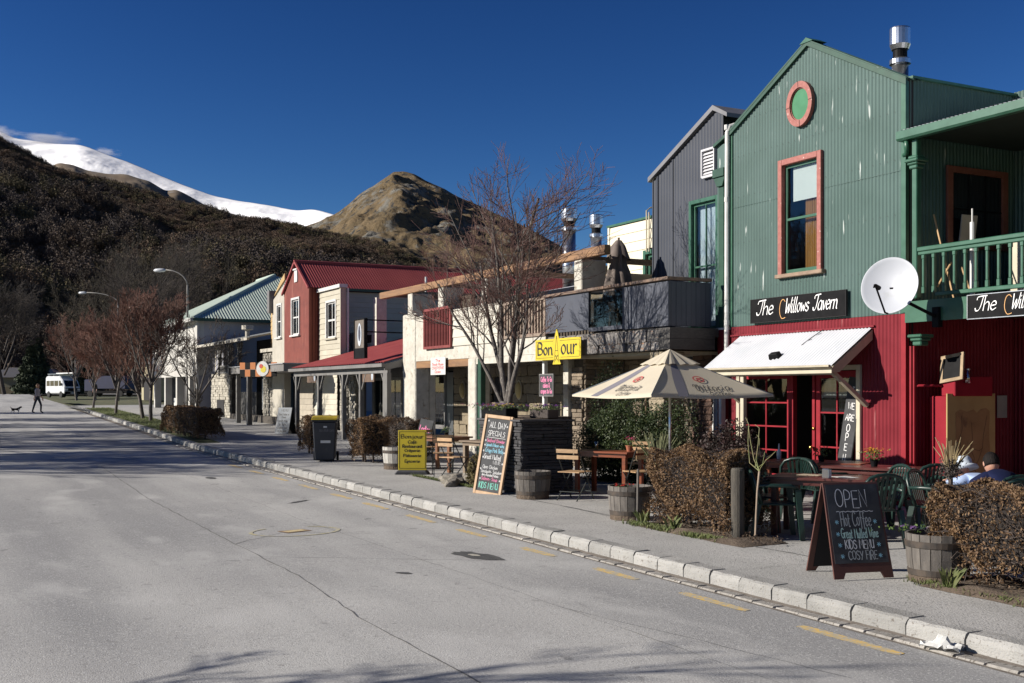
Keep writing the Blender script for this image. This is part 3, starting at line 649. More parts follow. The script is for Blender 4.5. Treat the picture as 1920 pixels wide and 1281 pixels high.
# scrub and bare bushes covering the hillside: instanced clumps, one countless mass
def clump_mesh(name, m, n, h, w_, seed, leaf=.0):
    r = random.Random(seed); V = []; F = []
    for i in range(n):
        a = r.uniform(0, 6.28); q = w_*r.random()**.5; x, y = q*math.cos(a), q*math.sin(a); hh = h*r.uniform(.55, 1)*(1-.4*(q/w_))
        x2, y2 = x*r.uniform(1, 1.5)+r.uniform(-.2, .2), y*r.uniform(1, 1.5)+r.uniform(-.2, .2); t = r.uniform(.05, .16)+leaf; k = len(V); b0 = r.uniform(0, .5)*hh
        if i % 5 < 3: V += [(x*.5, y*.5-t, b0*.3), (x*.5+t, y*.5+t, b0*.3), (x2+t*.3, y2, hh*.85), (x2-t*.3, y2+t*.2, hh*.83)]; F.append((k, k+1, k+2, k+3))
        for q2 in range(4):
            k = len(V); zz = (1-(q/w_)**2)**.5*h*r.uniform(.35, .95) if q < w_ else .1; g_ = .065*h**.5+.03; c = [Vector((x, y, zz))+Vector([r.uniform(-1, 1) for _ in range(3)])*g_*1.6 for _ in range(3)]; V += [tuple(p_) for p_ in c]; F.append((k, k+1, k+2))
    me = bpy.data.meshes.new(name); me.from_pydata(V, [], F); me.materials.append(m); o = bpy.data.objects.new(name, me); return o
TW = [mat('scrub_a', (.062,.045,.034), (.095,.068,.048), .3, .95, var=.35), mat('scrub_b', (.085,.055,.036), (.12,.076,.048), .3, .95, var=.35), mat('scrub_c', (.07,.058,.03), (.11,.088,.042), .3, .95, var=.3), mat('scrub_d', (.042,.032,.03), (.065,.05,.044), .3, .95, var=.3)]
def scatter(name, V, dens_n, kinds, seed, smin, smax, label=None, jmax=None):
    """geometry-nodes scatter over points picked from a hill's vertices"""
    rng = np.random.default_rng(seed); nx, ny = V.shape[:2]; jm = jmax or ny-13
    i = rng.uniform(0, nx-1.01, dens_n); u = rng.uniform(0, 1, dens_n); j = 1+(jm-2)*u**.9
    i0 = i.astype(int); j0 = j.astype(int); fi = (i-i0)[:, None]; fj = (j-j0)[:, None]
    P = (V[i0, j0]*(1-fi)+V[i0+1, j0]*fi)*(1-fj)+(V[i0, j0+1]*(1-fi)+V[i0+1, j0+1]*fi)*fj
    me = bpy.data.meshes.new(name); me.vertices.add(len(P)); me.vertices.foreach_set('co', P.astype(np.float32).ravel())
    for nm, arr in (('sz', rng.uniform(smin, smax, dens_n)), ('rz', rng.uniform(0, 6.28, dens_n))):
        a = me.attributes.new(nm, 'FLOAT', 'POINT'); a.data.foreach_set('value', arr.astype(np.float32))
    a = me.attributes.new('ki', 'INT', 'POINT'); kk = (np.array([mnoise.noise((p[0]/38, p[1]/38, 4)) for p in P])*3.2+1.5+rng.uniform(-1, 1, dens_n)).astype(int) % len(kinds); a.data.foreach_set('value', kk.astype(np.int32))
    o = bpy.data.objects.new(name, me); C.objects.link(o)
    col = bpy.data.collections.new(name+'_source')
    for k_ in kinds: col.objects.link(k_)
    g = bpy.data.node_groups.new(name, 'GeometryNodeTree'); g.interface.new_socket('Geometry', in_out='INPUT', socket_type='NodeSocketGeometry'); g.interface.new_socket('Geometry', in_out='OUTPUT', socket_type='NodeSocketGeometry')
    N = g.nodes; L = g.links; gi = N.new('NodeGroupInput'); go = N.new('NodeGroupOutput'); ip = N.new('GeometryNodeInstanceOnPoints'); ci = N.new('GeometryNodeCollectionInfo')
    ci.inputs['Collection'].default_value = col; ci.inputs['Separate Children'].default_value = True; ci.inputs['Reset Children'].default_value = True
    def at(nm, ty='FLOAT'):
        a = N.new('GeometryNodeInputNamedAttribute'); a.data_type = ty; a.inputs['Name'].default_value = nm; return a.outputs['Attribute']
    cx = N.new('ShaderNodeCombineXYZ'); L.new(at('rz'), cx.inputs[2]); sx = at('sz')
    L.new(gi.outputs[0], ip.inputs['Points']); L.new(ci.outputs[0], ip.inputs['Instance']); ip.inputs['Pick Instance'].default_value = True
    L.new(at('ki', 'INT'), ip.inputs['Instance Index']); L.new(cx.outputs[0], ip.inputs['Rotation']); L.new(sx, ip.inputs['Scale']); L.new(ip.outputs[0], go.inputs[0])
    md = o.modifiers.new('scatter', 'NODES'); md.node_group = g; tag(o, label, None, None, 'stuff'); return o
scatter('hillside_scrub', HV, 26000, [clump_mesh('bush_source', TW[k], 50, 2.3, 1.7, k) for k in range(4)], 5, .5, 1.25, 'dark bare scrub covering the hillside behind the street')
scatter('hillside_trees', HV, 2600, [clump_mesh('tree_source', TW[(k*3) % 4], 120, 7, 2.6, 30+k) for k in range(4)], 9, .6, 1.1, 'leafless brown trees on the lower hillside', jmax=90)
# wisps of cloud blowing off the snowy ridge: soft volumes behind the crest
def cloud(x, y, z, sx, sy, sz, dens, seed):
    bm = bmesh.new(); bmesh.ops.create_icosphere(bm, subdivisions=3, radius=1); me = bpy.data.meshes.new('cloud'); bm.to_mesh(me); bm.free()
    m = bpy.data.materials.new('cloud'); m.use_nodes = True; t = m.node_tree; N = t.nodes; L = t.links; N.remove(N['Principled BSDF'])
    pv = N.new('ShaderNodeVolumePrincipled'); pv.inputs['Color'].default_value = (.95,.95,1,1); pv.inputs['Anisotropy'].default_value = .2
    tc = N.new('ShaderNodeTexCoord'); no = N.new('ShaderNodeTexNoise'); no.inputs['Scale'].default_value = 2.2; no.inputs['Detail'].default_value = 5
    mp = N.new('ShaderNodeMapping'); mp.inputs['Location'].default_value = (seed, seed*2, 0); L.new(tc.outputs['Object'], mp.inputs[0]); L.new(mp.outputs[0], no.inputs['Vector'])
    le = N.new('ShaderNodeVectorMath'); le.operation = 'LENGTH'; L.new(tc.outputs['Object'], le.inputs[0])
    fa = N.new('ShaderNodeMapRange'); fa.inputs[1].default_value = .25; fa.inputs[2].default_value = 1; fa.inputs[3].default_value = .12; fa.inputs[4].default_value = -.45; L.new(le.outputs['Value'], fa.inputs[0])
    ad = N.new('ShaderNodeMath'); L.new(no.outputs[0], ad.inputs[0]); L.new(fa.outputs[0], ad.inputs[1])
    mr = N.new('ShaderNodeMapRange'); mr.inputs[1].default_value = .42; mr.inputs[2].default_value = .75; mr.inputs[4].default_value = dens; L.new(ad.outputs[0], mr.inputs[0])
    L.new(mr.outputs[0], pv.inputs['Density']); L.new(pv.outputs[0], N['Material Output'].inputs['Volume'])
    me.materials.append(m); o = bpy.data.objects.new('cloud', me); C.objects.link(o); o.location = (x, y, z); o.scale = (sx, sy, sz); return o
def sky_at(px, py, Y): return ((px-960)/FPX*Y, Y, EYE+(HOR-py)/FPX*Y)
for i, (px, py, rx, rz) in enumerate(((-15, 252, 75, 32), (90, 262, 110, 22), (195, 285, 50, 10))):
    x, y, z = sky_at(px, py, 4500); k = 4500/FPX
    tag(cloud(x, y, z, rx*k, 120, rz*k, .02, i*3.3), ['white wisp of cloud at the left end of the snowy ridge', 'long thin cloud streaming along the snowy summit', 'faint cloud wisp trailing right of the snowy summit'][i], 'cloud', 'clouds blowing off the snowy ridge', 'stuff')
# ============================================================ GREEN TAVERN (street side at d=0)
tv = bld('tavern_building', 'two storey green and red corrugated iron tavern with a steep gable and an upstairs verandah', 0)
def gtop(x): return 6.83+1.12*(1-abs(x+2.14)/2.14)
SPL = 3.21
win = (-2.76, -1.88, 4.06, 5.96)
door = (-3.95, -1.0, .15, 2.36)
bk = MB(); wall_boxes(bk, -4.22, 0, .02, .17, SPL+.01, lambda x: gtop(x)-.02, [win])
xs = None
bk.build('wall_core', DARK, tv)
b = MB(); corr(b, -4.22, 0, 0, SPL, lambda x: gtop(x)-.02, [win, ]); b.build('upper_wall', GREEN_C, tv, smooth=True, fixn=False)
b = MB(); wall_boxes(b, -4.22, 0, .02, .17, .0, SPL, [door]); b.build('wall_core', DARK, tv)
b = MB(); corr(b, -4.22, 0, 0, .0, SPL-.004, [door]); b.build('lower_wall', RED_C, tv, smooth=True, fixn=False)
# gable side walls and back
b = MB(); corr(b, .02, 6, -.004, 5.5, 6.83, axis='y'); b.build('gable_side_wall', mat('green_iron_side', (.04,.092,.078), (.052,.108,.094), 1.6, .55, c3=(.35,.4,.38), s3=10, lo3=.66, hi3=.72, streak=1), tv, smooth=True, fixn=False)
for xa in (-.16, -4.2): part('side_core', DARK, tv, (xa, xa+.145, .17, 8, .1, 6.8))
# roof sheets of the gable
for (xa, xb) in ((-4.30, -2.14), (.08, -2.14)):
    b = MB(); za = gtop(-4.22)-.06; corr_slope(b, ((xa, -.06, za+.0), (xa, .25, za)), ((xb, -.06, gtop(-2.14)+.03), (xb, .25, gtop(-2.14)+.03)), 1)
    b.build('roof', GREEN_C, tv, smooth=True, fixn=False)
part('low_roof', GREEN_D, tv, (-4.05, -.16, .4, 8, 6.3, 6.4)); part('side_cap', GREEN_T, tv, (-.2, .06, .1, 8, 6.83, 6.87)); part('side_cap', GREEN_T, tv, (-4.25, -4.05, .1, 8, 6.83, 6.87))
# barge flashing along the gable edge
for sgn, xe in ((-1, -4.30), (1, .06)):
    b = MB(); z0_, z1_ = gtop(-4.22 if sgn < 0 else 0)-.03, gtop(-2.14)+.06
    b.prism([(xe, z0_-.09), (xe, z0_+.03), (-2.14, z1_), (-2.14, z1_-.11)], 'y', -.055, -.018); b.build('barge_flashing', GREEN_D, tv)
b = MB(); b.prism([(-2.3, gtop(-2.14)+.0), (-2.14, gtop(-2.14)+.085), (-1.98, gtop(-2.14)+.0)], 'y', -.07, .26); b.build('ridge_cap', GREEN_T, tv)
part('corner_flashing', GREEN_T, tv, (-.07, .014, -.02, -.0115, SPL+.01, 6.78), (.0142, .026, -.02, .05, SPL+.01, 6.78))
part('corner_flashing', REDP, tv, (-.07, .014, -.02, -.0115, .1, SPL-.01), (.0142, .026, -.02, .05, .1, SPL-.01))
part('corner_flashing', GREEN_T, tv, (-4.26, -4.18, -.02, -.0115, SPL+.01, 6.78), (-4.262, -4.2601, -.02, .2, SPL, 6.78))
sc_ = MB()
for z in (3.9, 4.75, 5.6, 6.35, 7.0):
    for k in range(28):
        x = -4.16+k*.152
        if x < -.05 and z < gtop(x)-.1 and not (win[0]-.15 < x < win[1]+.15 and win[2]-.1 < z < win[3]+.15) and not (abs(x+2.30) < .36 and abs(z-6.94) < .42): sc_.box(x-.006, x+.006, -.016, -.008, z-.006, z+.006)
sc_.build('roofing_screws', mat('screw_dark', (.03,.045,.04)), tv, kind='stuff', fixn=False)
for z in (5.42,): part('sheet_lap', GREEN_C, tv, (-4.2, win[0]-.1, -.0135, -.0095, z, z+.006), ); part('sheet_lap', GREEN_C, tv, (win[1]+.1, -.07, -.0135, -.0095, z, z+.006))
# round blind window
rw = MB(); n = 40; cx, cz = -2.30, 6.94
def annulus(b, r0, r1, y0, y1, cx, cz, n=40, sx=.88, sz=1.06):
    P = []; F = []
    for k in range(n):
        a = 2*math.pi*k/n; c, s_ = math.cos(a)*sx, math.sin(a)*sz
        P += [(cx+r0*c, y0, cz+r0*s_), (cx+r1*c, y0, cz+r1*s_), (cx+r1*c, y1, cz+r1*s_), (cx+r0*c, y1, cz+r0*s_)]
        q = 4*k; w_ = 4*((k+1) % n)
        for i in range(4): j = (i+1) % 4; F.append((q+i, w_+i, w_+j, q+j))
    b.add(P, F)
annulus(rw, .265, .365, -.085, -.012, cx, cz); annulus(rw, .25, .285, -.06, -.013, cx, cz); rwo = rw.build('round_window', PINK, tv)
b = MB(); P = [(cx+.262*.88*math.cos(2*math.pi*k/40), cz+.262*1.06*math.sin(2*math.pi*k/40)) for k in range(40)]; b.prism(P, 'y', -.04, -.0135); b.build('panel', mat('green_disc', (.03,.15,.06), (.04,.18,.08), 6, .4), rwo)
for a in (0, 90, 180, 270):
    b = MB(); c, s_ = math.cos(R(a+4)), math.sin(R(a+4)); b.bar((cx+.262*.88*c, -.0865, cz+.262*1.06*s_), (cx+.37*.88*c, -.0865, cz+.37*1.06*s_), .008, .003, up=(0,1,0)); b.build('joint', DARK, rwo)
# upstairs window with blind and curtain
CURT = mat('orange_curtain', (.50,.25,.07), (.38,.18,.045), 3, .8, stretch=(20,1,.6))
BLIND = mat('white_blind', (.74,.73,.68), (.7,.69,.64), 2, .8)
def inside_tv(fr, x0, x1, y, z0, z1):
    b = MB(); b.box(x0+.13, x1-.04, y-.01, y, z1-.64, z1-.05); o = b.build('blind', BLIND, fr)
    b = MB(); n = 60; P = []; F = []
    for i in range(n+1):
        x = x0+.36+(x1-x0-.42)*i/n; yy = y+.06+.02*math.sin(i*1.05); P += [(x, yy, z0), (x, yy, z1-.1)]
        if i: F.append((2*i-2, 2*i, 2*i+1, 2*i-1))
    b.add(P, F); b.build('curtain', CURT, fr, smooth=True, fixn=False)
    part('paper', WHITEP, fr, (x1-.14, x1-.05, y-.03, y-.02, z0+.08, z0+.42))
window(tv, *win[:2], 0, *win[2:], PINK, GREEN_T, fw=.1, rows=2, proud=.07, inside=inside_tv, sill=mat('weathered_sill', (.28,.2,.14), (.2,.14,.1), 8, .8, bump=.4), sashw=.055)
# ---- shopfront: french doors in a cream frame
fr = part('door_frame', CREAM, tv, (-4.04, -3.95, -.045, .12, .14, 2.44), (-1.0, -.91, -.045, .12, .14, 2.44), (-3.95, -1.0, -.045, .12, 2.36, 2.44), bevel=.006)
def leaf(x0, x1, rows, name='door', cols=2, solid=.62):
    y0, y1 = .02, .065; b = MB(); S = .1
    b.box(x0, x0+S, y0, y1, .17, 2.35); b.box(x1-S, x1, y0, y1, .17, 2.35); b.box(x0+S, x1-S, y0, y1, .17, solid); b.box(x0+S, x1-S, y0, y1, 2.23, 2.35)
    o = b.build(name, REDP, tv, bevel=.005); b = MB()
    for k in range(1, cols): x = x0+S+(x1-x0-2*S)*k/cols; b.box(x-.013, x+.013, y0+.006, y1-.006, solid, 2.23)
    for k in range(1, rows): z = solid+(2.23-solid)*k/rows; b.box(x0+S, x1-S, y0+.007, y1-.007, z-.013, z+.013)
    b.build('glazing_bar', REDP, o); part('pane', GLASS, o, (x0+S, x1-S, .04, .044, solid, 2.23)); return o
leaf(-3.94, -2.62, 4, 'shop_window', solid=.55); 
part('door_post', REDP, tv, (-2.61, -2.55, .01, .1, .15, 2.355), (-2.06, -2.0, .0, .1, .15, 2.355))
# open door leaf: seen into the dark bar; glass door right
dl = leaf(-1.99, -1.01, 3, 'door', cols=2, solid=.5)
b = MB(); b.lathe([(.0,0),(.03,.005),(.035,.03),(.02,.05),(0,.055)], n=12); b.m = None
kn = MB(); kn.m = Matrix.Translation((-2.03, -.005, 1.06)) @ Matrix.Rotation(R(90), 4, 'X'); kn.lathe([(.012,0),(.012,.03),(.032,.04),(.036,.06),(.025,.078),(.001,.082)], n=12)
kn.build('door_knob', mat('brass', (.6,.42,.15), (.5,.33,.1), 9, .25, 1), tv, smooth=True)
kn = MB(); kn.m = Matrix.Translation((-2.03, -.002, 1.38)) @ Matrix.Rotation(R(90), 4, 'X'); kn.lathe([(.03,0),(.03,.012),(.001,.016)], n=12); kn.build('door_lock', MT['brass'], tv, smooth=True)
# dim bar room with a few things one can make out
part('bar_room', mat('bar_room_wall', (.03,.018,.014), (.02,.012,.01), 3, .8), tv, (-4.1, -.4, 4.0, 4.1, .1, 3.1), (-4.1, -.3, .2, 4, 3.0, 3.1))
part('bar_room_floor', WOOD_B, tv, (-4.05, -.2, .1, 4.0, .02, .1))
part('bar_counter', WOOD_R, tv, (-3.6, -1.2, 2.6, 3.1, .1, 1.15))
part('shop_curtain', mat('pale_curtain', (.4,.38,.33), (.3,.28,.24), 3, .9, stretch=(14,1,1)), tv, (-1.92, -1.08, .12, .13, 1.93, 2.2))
# ---- awning
aw = MB(); zt, zb = 3.02, 2.42; corr_slope(aw, ((-3.95, -.86, zb), (-.66, -.86, zb)), ((-3.95, -.02, zt), (-.66, -.02, zt)), 1, pitch=.076, amp=.01)
awo = aw.build('awning', ALU, tv, smooth=True, fixn=False)
for xr in (-.70, -3.94):
    b = MB(); b.prism([(-.86, 2.31), (-.86, 2.4), (-.84, 2.40), (-.02, 2.985), (-.02, 2.83), (-.72, 2.31)], 'x', xr, xr+.045); b.build('awning_rafter', CREAM_D, awo)
part('awning_fascia', CREAM, awo, (-3.95, -.655, -.885, -.862, 2.29, 2.375), bevel=.005)
b = MB(); b.prism([(-.98, 2.33+.06), (-.98, 2.42), (-.972, 2.42), (-.972, 2.395), (-.9, 2.395), (-.9, 2.385), (-.9, 2.36)], 'x', -3.99, -.62); b.build('awning_gutter', CREAM_D, awo)
part('awning_flashing', RED_C, awo, (-4.22, -.62, -.035, -.012, 3.03, 3.06))
for x in (-.77, -3.9):
    b = MB(); b.bar((x, -.80, 2.34), (x, -.03, 1.78 if x > -2 else 1.8), .09, .06); b.build('awning_brace', CREAM_D, awo, bevel=.006)
part('awning_rail', CREAM_D, awo, (-3.9, -.70, -.8, -.72, 2.27, 2.345))
post = part('awning_post', CREAM, awo, (-2.96, -2.87, -.82, -.74, .13, 2.268), bevel=.008)
# downpipes at the left
b = MB(); b.tube([(-4.2, .1, 7.0), (-4.25, -.02, 6.96), (-4.27, -.06, 6.85), (-4.28, -.06, 5.6), (-4.29, -.06, 3.1), (-4.29, -.06, 2.7)], .045, 10)
for z in (6.9, 5.55, 3.25): b.lathe([(.052,0),(.052,.09)], (-4.285, -.06, z), 10)
b.build('white_downpipe', WHITEP, tv, smooth=False)
# narrow green lean-to wall between the gable and the grey building
part('lean_to_wall', GREEN_C, tv, (-5.1, -4.24, .35, .48, SPL, 6.8)); part('lean_to_wall', RED_C, tv, (-5.1, -4.24, .34, .48, .1, SPL-.01))
b = MB(); b.prism([(-5.15, 6.76), (-4.22, 7.1), (-4.22, 7.16), (-5.15, 6.82)], 'y', .28, 1.2); b.build('lean_to_roof', GREEN_D, tv)
b = MB(); b.box(-4.97, -4.62, .12, .33, 6.12, 6.28); b.prism([(-4.88, 5.94), (-4.70, 5.94), (-4.62, 6.12), (-4.97, 6.12)], 'y', .15, .31); b.build('rainhead', GREEN_D, tv, bevel=.006)
part('green_downpipe', GREEN_D, tv, (-4.87, -4.70, .19, .31, SPL, 5.94), bevel=.01); part('red_downpipe', RED_C, tv, (-4.88, -4.69, .18, .31, .1, SPL-.004), bevel=.01)
part('pipe_band', WHITEP, tv, (-4.92, -4.66, .17, .33, SPL-.02, SPL+.02))
# ---- verandah wing to the right
VD = 2.45
b = MB(); wall_boxes(b, 0, 9, VD+.02, VD+.2, .05, 6.9, [(.0-.0, .0, 0, 0)]); b.build('rear_wall_core', DARK, tv)
b = MB(); corr(b, .0, 9, VD, 3.45, 6.9); b.build('upper_rear_wall', GREEN_C, tv, smooth=True, fixn=False)
b = MB(); corr(b, .0, 9, VD, .05, 3.2); b.build('lower_rear_wall', RED_C, tv, smooth=True, fixn=False)
b = MB(); corr(b, .02, VD, -.004, 3.3, 5.5, axis='y'); b.build('upstairs_side_wall', MT['green_iron_side'], tv, smooth=True, fixn=False)
b = MB(); corr(b, .02, VD, -.004, .08, 3.2, axis='y'); b.build('downstairs_side_wall', RED_C, tv, smooth=True, fixn=False)
# window in the shaded side wall upstairs
sd = MB(); sd.box(.028, .07, .84, .97, 4.28, 5.56); sd.box(.028, .07, 2.1, 2.23, 4.28, 5.56); sd.box(.028, .07, .97, 2.1, 5.46, 5.56); sd.box(.028, .07, .97, 2.1, 4.28, 4.36)
sdo = sd.build('side_window', mat('rust_frame', (.16,.05,.03), (.2,.07,.045), 8, .6), tv, bevel=.005)
part('pane', mat('dark_glass', (.01,.012,.015), (.016,.016,.018), 2, .06), sdo, (.0285, .034, .97, 2.1, 4.36, 5.46))
part('glazing_bar', BLACK, sdo, (.034, .045, 1.33, 1.355, 4.36, 5.46), (.034, .045, 1.71, 1.735, 4.36, 5.46), (.035, .046, .97, 2.1, 4.88, 4.905))
part('cream_cupboard', CREAM, tv, (.6, 3.0, 1.6, 2.3, 3.5, 4.42))
# verandah roof, gutter, post, rail, deck
b = MB(); corr_slope(b, ((.03, -.12, 6.0), (9, -.12, 6.0)), ((.03, VD, 6.55), (9, VD, 6.55)), 1, amp=.012); vr = b.build('verandah_roof', ALU, tv, smooth=True, fixn=False)
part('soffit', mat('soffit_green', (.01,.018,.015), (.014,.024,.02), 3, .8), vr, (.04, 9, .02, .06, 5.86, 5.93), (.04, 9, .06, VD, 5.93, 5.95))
b = MB(); b.prism([(-.17, 5.87), (-.17, 5.985), (-.16, 5.985), (-.155, 5.9), (-.03, 5.88), (-.03, 5.84), (-.14, 5.84)], 'x', -.03, 9); b.build('verandah_gutter', GREEN_T, vr)
b = MB(); b.prism([(.0, 5.8), (-.02, 5.87), (-.0, 5.9), (.0, 5.9)], 'x', .0, 9)
b = MB(); b.tube([(.1, -.08, 5.86), (.1, -.08, 5.72), (.05, -.02, 5.66), (-.02, -.0, 5.64)], .04, 8); b.build('gutter_outlet', GREEN_T, vr, smooth=True)
def vpost(x, y, z0, z1, mt, capz=None):
    b = MB(); b.box(x-.05, x+.05, y-.05, y+.05, z0, z1); o = b.build('verandah_post', mt, tv, bevel=.012)
    if capz:
        b = MB(); b.prism([(-.07,0),(.07,0),(.09,.05),(.13,.09),(.13,.13),(-.13,.13),(-.13,.09),(-.09,.05)], 'y', -.12, .12); b.m = None
        c = MB(); c.m = Matrix.Translation((x, y, capz)); c.box(-.08,.08,-.08,.08,-.03,.03); c.box(-.1,.1,-.1,.1,.03,.07); c.box(-.13,.13,-.13,.13,.07,.12); c.box(-.09,.09,-.09,.09,.12,.17); c.build('capital', mt, o, bevel=.015)
    return o
for x in (.22, 2.42, 4.6, 6.8): vpost(x, 0, 3.42, 5.84, GREEN_T, 5.42)
for x in (2.42, 4.6, 6.8): vpost(x, 0, .1, 3.04, REDP)
part('slim_post', REDP, tv, (.10, .135, -.02, .02, .1, 2.7)); part('slim_post', REDP, tv, (.17, .195, -.02, .02, .1, 2.7))
for x in (.3, 2.42, 4.6): 
    c = MB(); c.m = Matrix.Translation((x, 0, 2.72)); c.box(-.085,.085,-.085,.085,-.02,.05); c.box(-.11,.11,-.11,.11,.05,.1); c.box(-.14,.14,-.14,.14,.1,.15); c.build('lower_capital', GREEN_T, tv, bevel=.015)
rl = MB(); rl.box(.27, 9, -.05, .05, 4.125, 4.19); rl.box(.27, 9, -.03, .03, 4.07, 4.125); rlo = rl.build('balcony_rail', GREEN_T, tv, bevel=.01)
rl = MB(); rl.box(.6, 9, -.03, .03, 3.43, 3.49); rl.build('bottom_rail', GREEN_T, rlo, bevel=.008)
bal = MB(); bal.box(-.028, .028, -.022, .022, 0, .1); bal.box(-.02, .02, -.018, .018, .1, .52); bal.box(-.028, .028, -.022, .022, .52, .582); balm = bal.build('baluster', GREEN_T, rlo, bevel=.006)
x = .36; balm.location = (x, 0, 3.489)
while x < 6.6:
    x += .193; o = balm.copy(); C.objects.link(o); o.location = (x, 0, 3.489)
part('deck_fascia', GREEN_T, tv, (.03, 9, -.04, .02, 3.06, 3.38)); part('deck', WOOD_B, tv, (.03, 9, .02, VD, 3.2, 3.38))
part('slab', PAVEM, tv, (-.1, 9, -.3, VD, -.1, .12))
# ---- things on and around the tavern
RP = mat('red_plaster', (.20,.009,.018), (.24,.013,.024), 2, .8, spec=.2)
fp = thing('outdoor_fireplace', 'red outdoor fireplace block with a yellow side panel showing an old brown map', 'fireplace', .2, .3)
part('body', RP, fp, (0, .33, 0, 1.02, -.05, 1.7), bevel=.01); part('upper_block', RP, fp, (.12, .40, .1, .92, 1.7, 2.0), bevel=.01)
sp = part('side_panel', mat('mustard_panel', (.37,.28,.11), (.31,.23,.09), 3, .7), fp, (.33, .355, -.015, 1.03, .1, 1.74), bevel=.004)
MAPM = mat('old_map_print', (.30,.19,.08), (.24,.15,.06), 3, .85, c3=(.16,.095,.045), s3=5, lo3=.58, hi3=.75)
mb = MB(); rr = random.Random(5)
out_ = [(.16+rr.uniform(-.01,.01), z) for z in np.linspace(.3, 1.45, 14)]+[(.26,1.5),(.4,1.46),(.55,1.5),(.62,1.44),(.7,1.5),(.82,1.52),(.9,1.47)]+[(.9+rr.uniform(-.012,.012), z) for z in np.linspace(1.42, .3, 12)]+[(.6,.26),(.35,.3)]
mb.prism(out_, 'x', .3565, .3585); mp_ = mb.build('map', MAPM, sp)
def creek(pts, w=.008):
    b = MB()
    for p, q in zip(pts, pts[1:]): b.bar((.3592, p[0], p[1]), (.3592, q[0], q[1]), w, .001, up=(1,0,0))
    b.build('map_line', mat('map_ink', (.06,.035,.02), rough=.9), mp_, fixn=False, kind='stuff')
creek([(.28,1.4),(.3,1.2),(.24,1.05),(.3,.8),(.28,.6)]); creek([(.5,1.3),(.52,1.05),(.48,.9),(.56,.75),(.54,.62),(.62,.5),(.66,.35)]);
creek([(.84,1.4),(.76,1.1),(.74,.9),(.64,.7),(.56,.62)]); creek([(.52,.9),(.66,.86),(.74,.9)], .006)
b = MB(); b.tube([(-.18, -.16, 0), (-.18, -.16, 1.78), (-.16, -.15, 1.84), (-.1, -.12, 1.86), (.16, .09, 1.86)], .022, 8); b.lathe([(.03,0),(.03,.05)], (-.18,-.16,1.3), 8)
b.build('pipe', RP, fp, smooth=True)
pf = thing('picture_frame', 'empty weathered wooden frame leaning on top of the red fireplace', 'frame', .34, .36, z=2.13)
b = MB(); M0 = Matrix.Rotation(R(-14), 4, 'X') @ Matrix.Rotation(R(-9), 4, 'Y'); b.m = M0
b.box(0,.42,0,.03,0,.05); b.box(0,.42,0,.03,.38,.43); b.box(0,.05,0,.03,.05,.38); b.box(.37,.42,0,.03,.05,.38); b.build('frame', mat('drift_wood', (.36,.27,.17), (.25,.18,.11), 8, .8, bump=.3), pf)
b = MB(); b.m = M0; b.box(.05,.37,.012,.018,.05,.38); b.build('panel', BLACK, pf)
jar = thing('glass_jar', 'clear glass jars beside the wooden frame on the fireplace', 'jar', .66, .6, z=2.13)
b = MB(); b.lathe([(.05,0),(.055,.02),(.055,.16),(.04,.19),(.04,.2)], n=14); b.build('jar', glassmat('jar_glass', (.85,.9,.9), .2), jar, smooth=True); b = MB(); b.lathe([(.045,.2),(.045,.22),(.001,.22)], n=14); b.build('lid', STEEL, jar)
pa = tag(part('notice', mat('paper_grey', (.34,.33,.3), (.3,.29,.27), 5, .9), None, (.0, .006, 0, .23, 0, .36)), 'typed paper notice pinned to the dark red side wall of the terrace', 'notice'); x_, y_ = W2(.02, 2.02); pa.location = (x_, y_, 1.58); pa.rotation_euler = (0,0,ROT)
# signs
def board_sign(label, x0, x1, y, z0, z1, tz, lw, right=None):
    t = thing('tavern_sign', label, 'sign', x0, y, z=z0); W_, H_ = x1-x0, z1-z0
    part('board', BLACK, t, (0, W_, -.03, .0, 0, H_), bevel=.004)
    b = MB(); b.box(-.012, W_+.012, -.034, .006, -.012, -.0); b.box(-.012, W_+.012, -.034, .006, H_, H_+.01); b.box(-.012, 0, -.034, .006, 0, H_); b.box(W_, W_+.012, -.034, .006, 0, H_); b.build('edge_trim', DARK if not right else GALV, t)
    k = H_/.42; WH = mat('sign_white', (.78,.78,.78), rough=.5); SC = mat('sign_copper', (.62,.33,.12), rough=.5)
    z = .13*k; lettering(t, '~The', WH, frontM(.17*k, -.0315, z), h=.26*k, sw=.021*k, shear=.25, pen=R(45), align='l', sp=.06, width=.45*k)
    lettering(t, '~Willows', WH, frontM(.94*k, -.0315, z), h=.26*k, sw=.021*k, shear=.25, pen=R(45), align='l', sp=.07, width=.60*k)
    lettering(t, '~Tavern', WH, frontM(1.66*k, -.0315, z), h=.26*k, sw=.021*k, shear=.25, pen=R(45), align='l', sp=.05, width=.58*k)
    b = MB(); P = [(.95,.33),(.91,.37),(.86,.36),(.82,.3),(.8,.2),(.81,.11),(.85,.04),(.9,.035),(.95,.05)]; P = _smooth(P, 5)
    for p, q in zip(P, P[1:]): b.bar((p[0]*k, -.0335, p[1]*k), (q[0]*k, -.0335, q[1]*k), .012*k, .001, up=(0,1,0))
    b.build('willow_branch', SC, t); return t
s1 = board_sign('black board with white script lettering centred on the green gable above the awning', -3.57, -1.19, -.05, 3.25, 3.66, 0, 0)
s2 = board_sign('black board with white script lettering on the verandah deck edge at the far right', 1.26, 3.2, -.07, 3.05, 3.38, 0, 0, True)
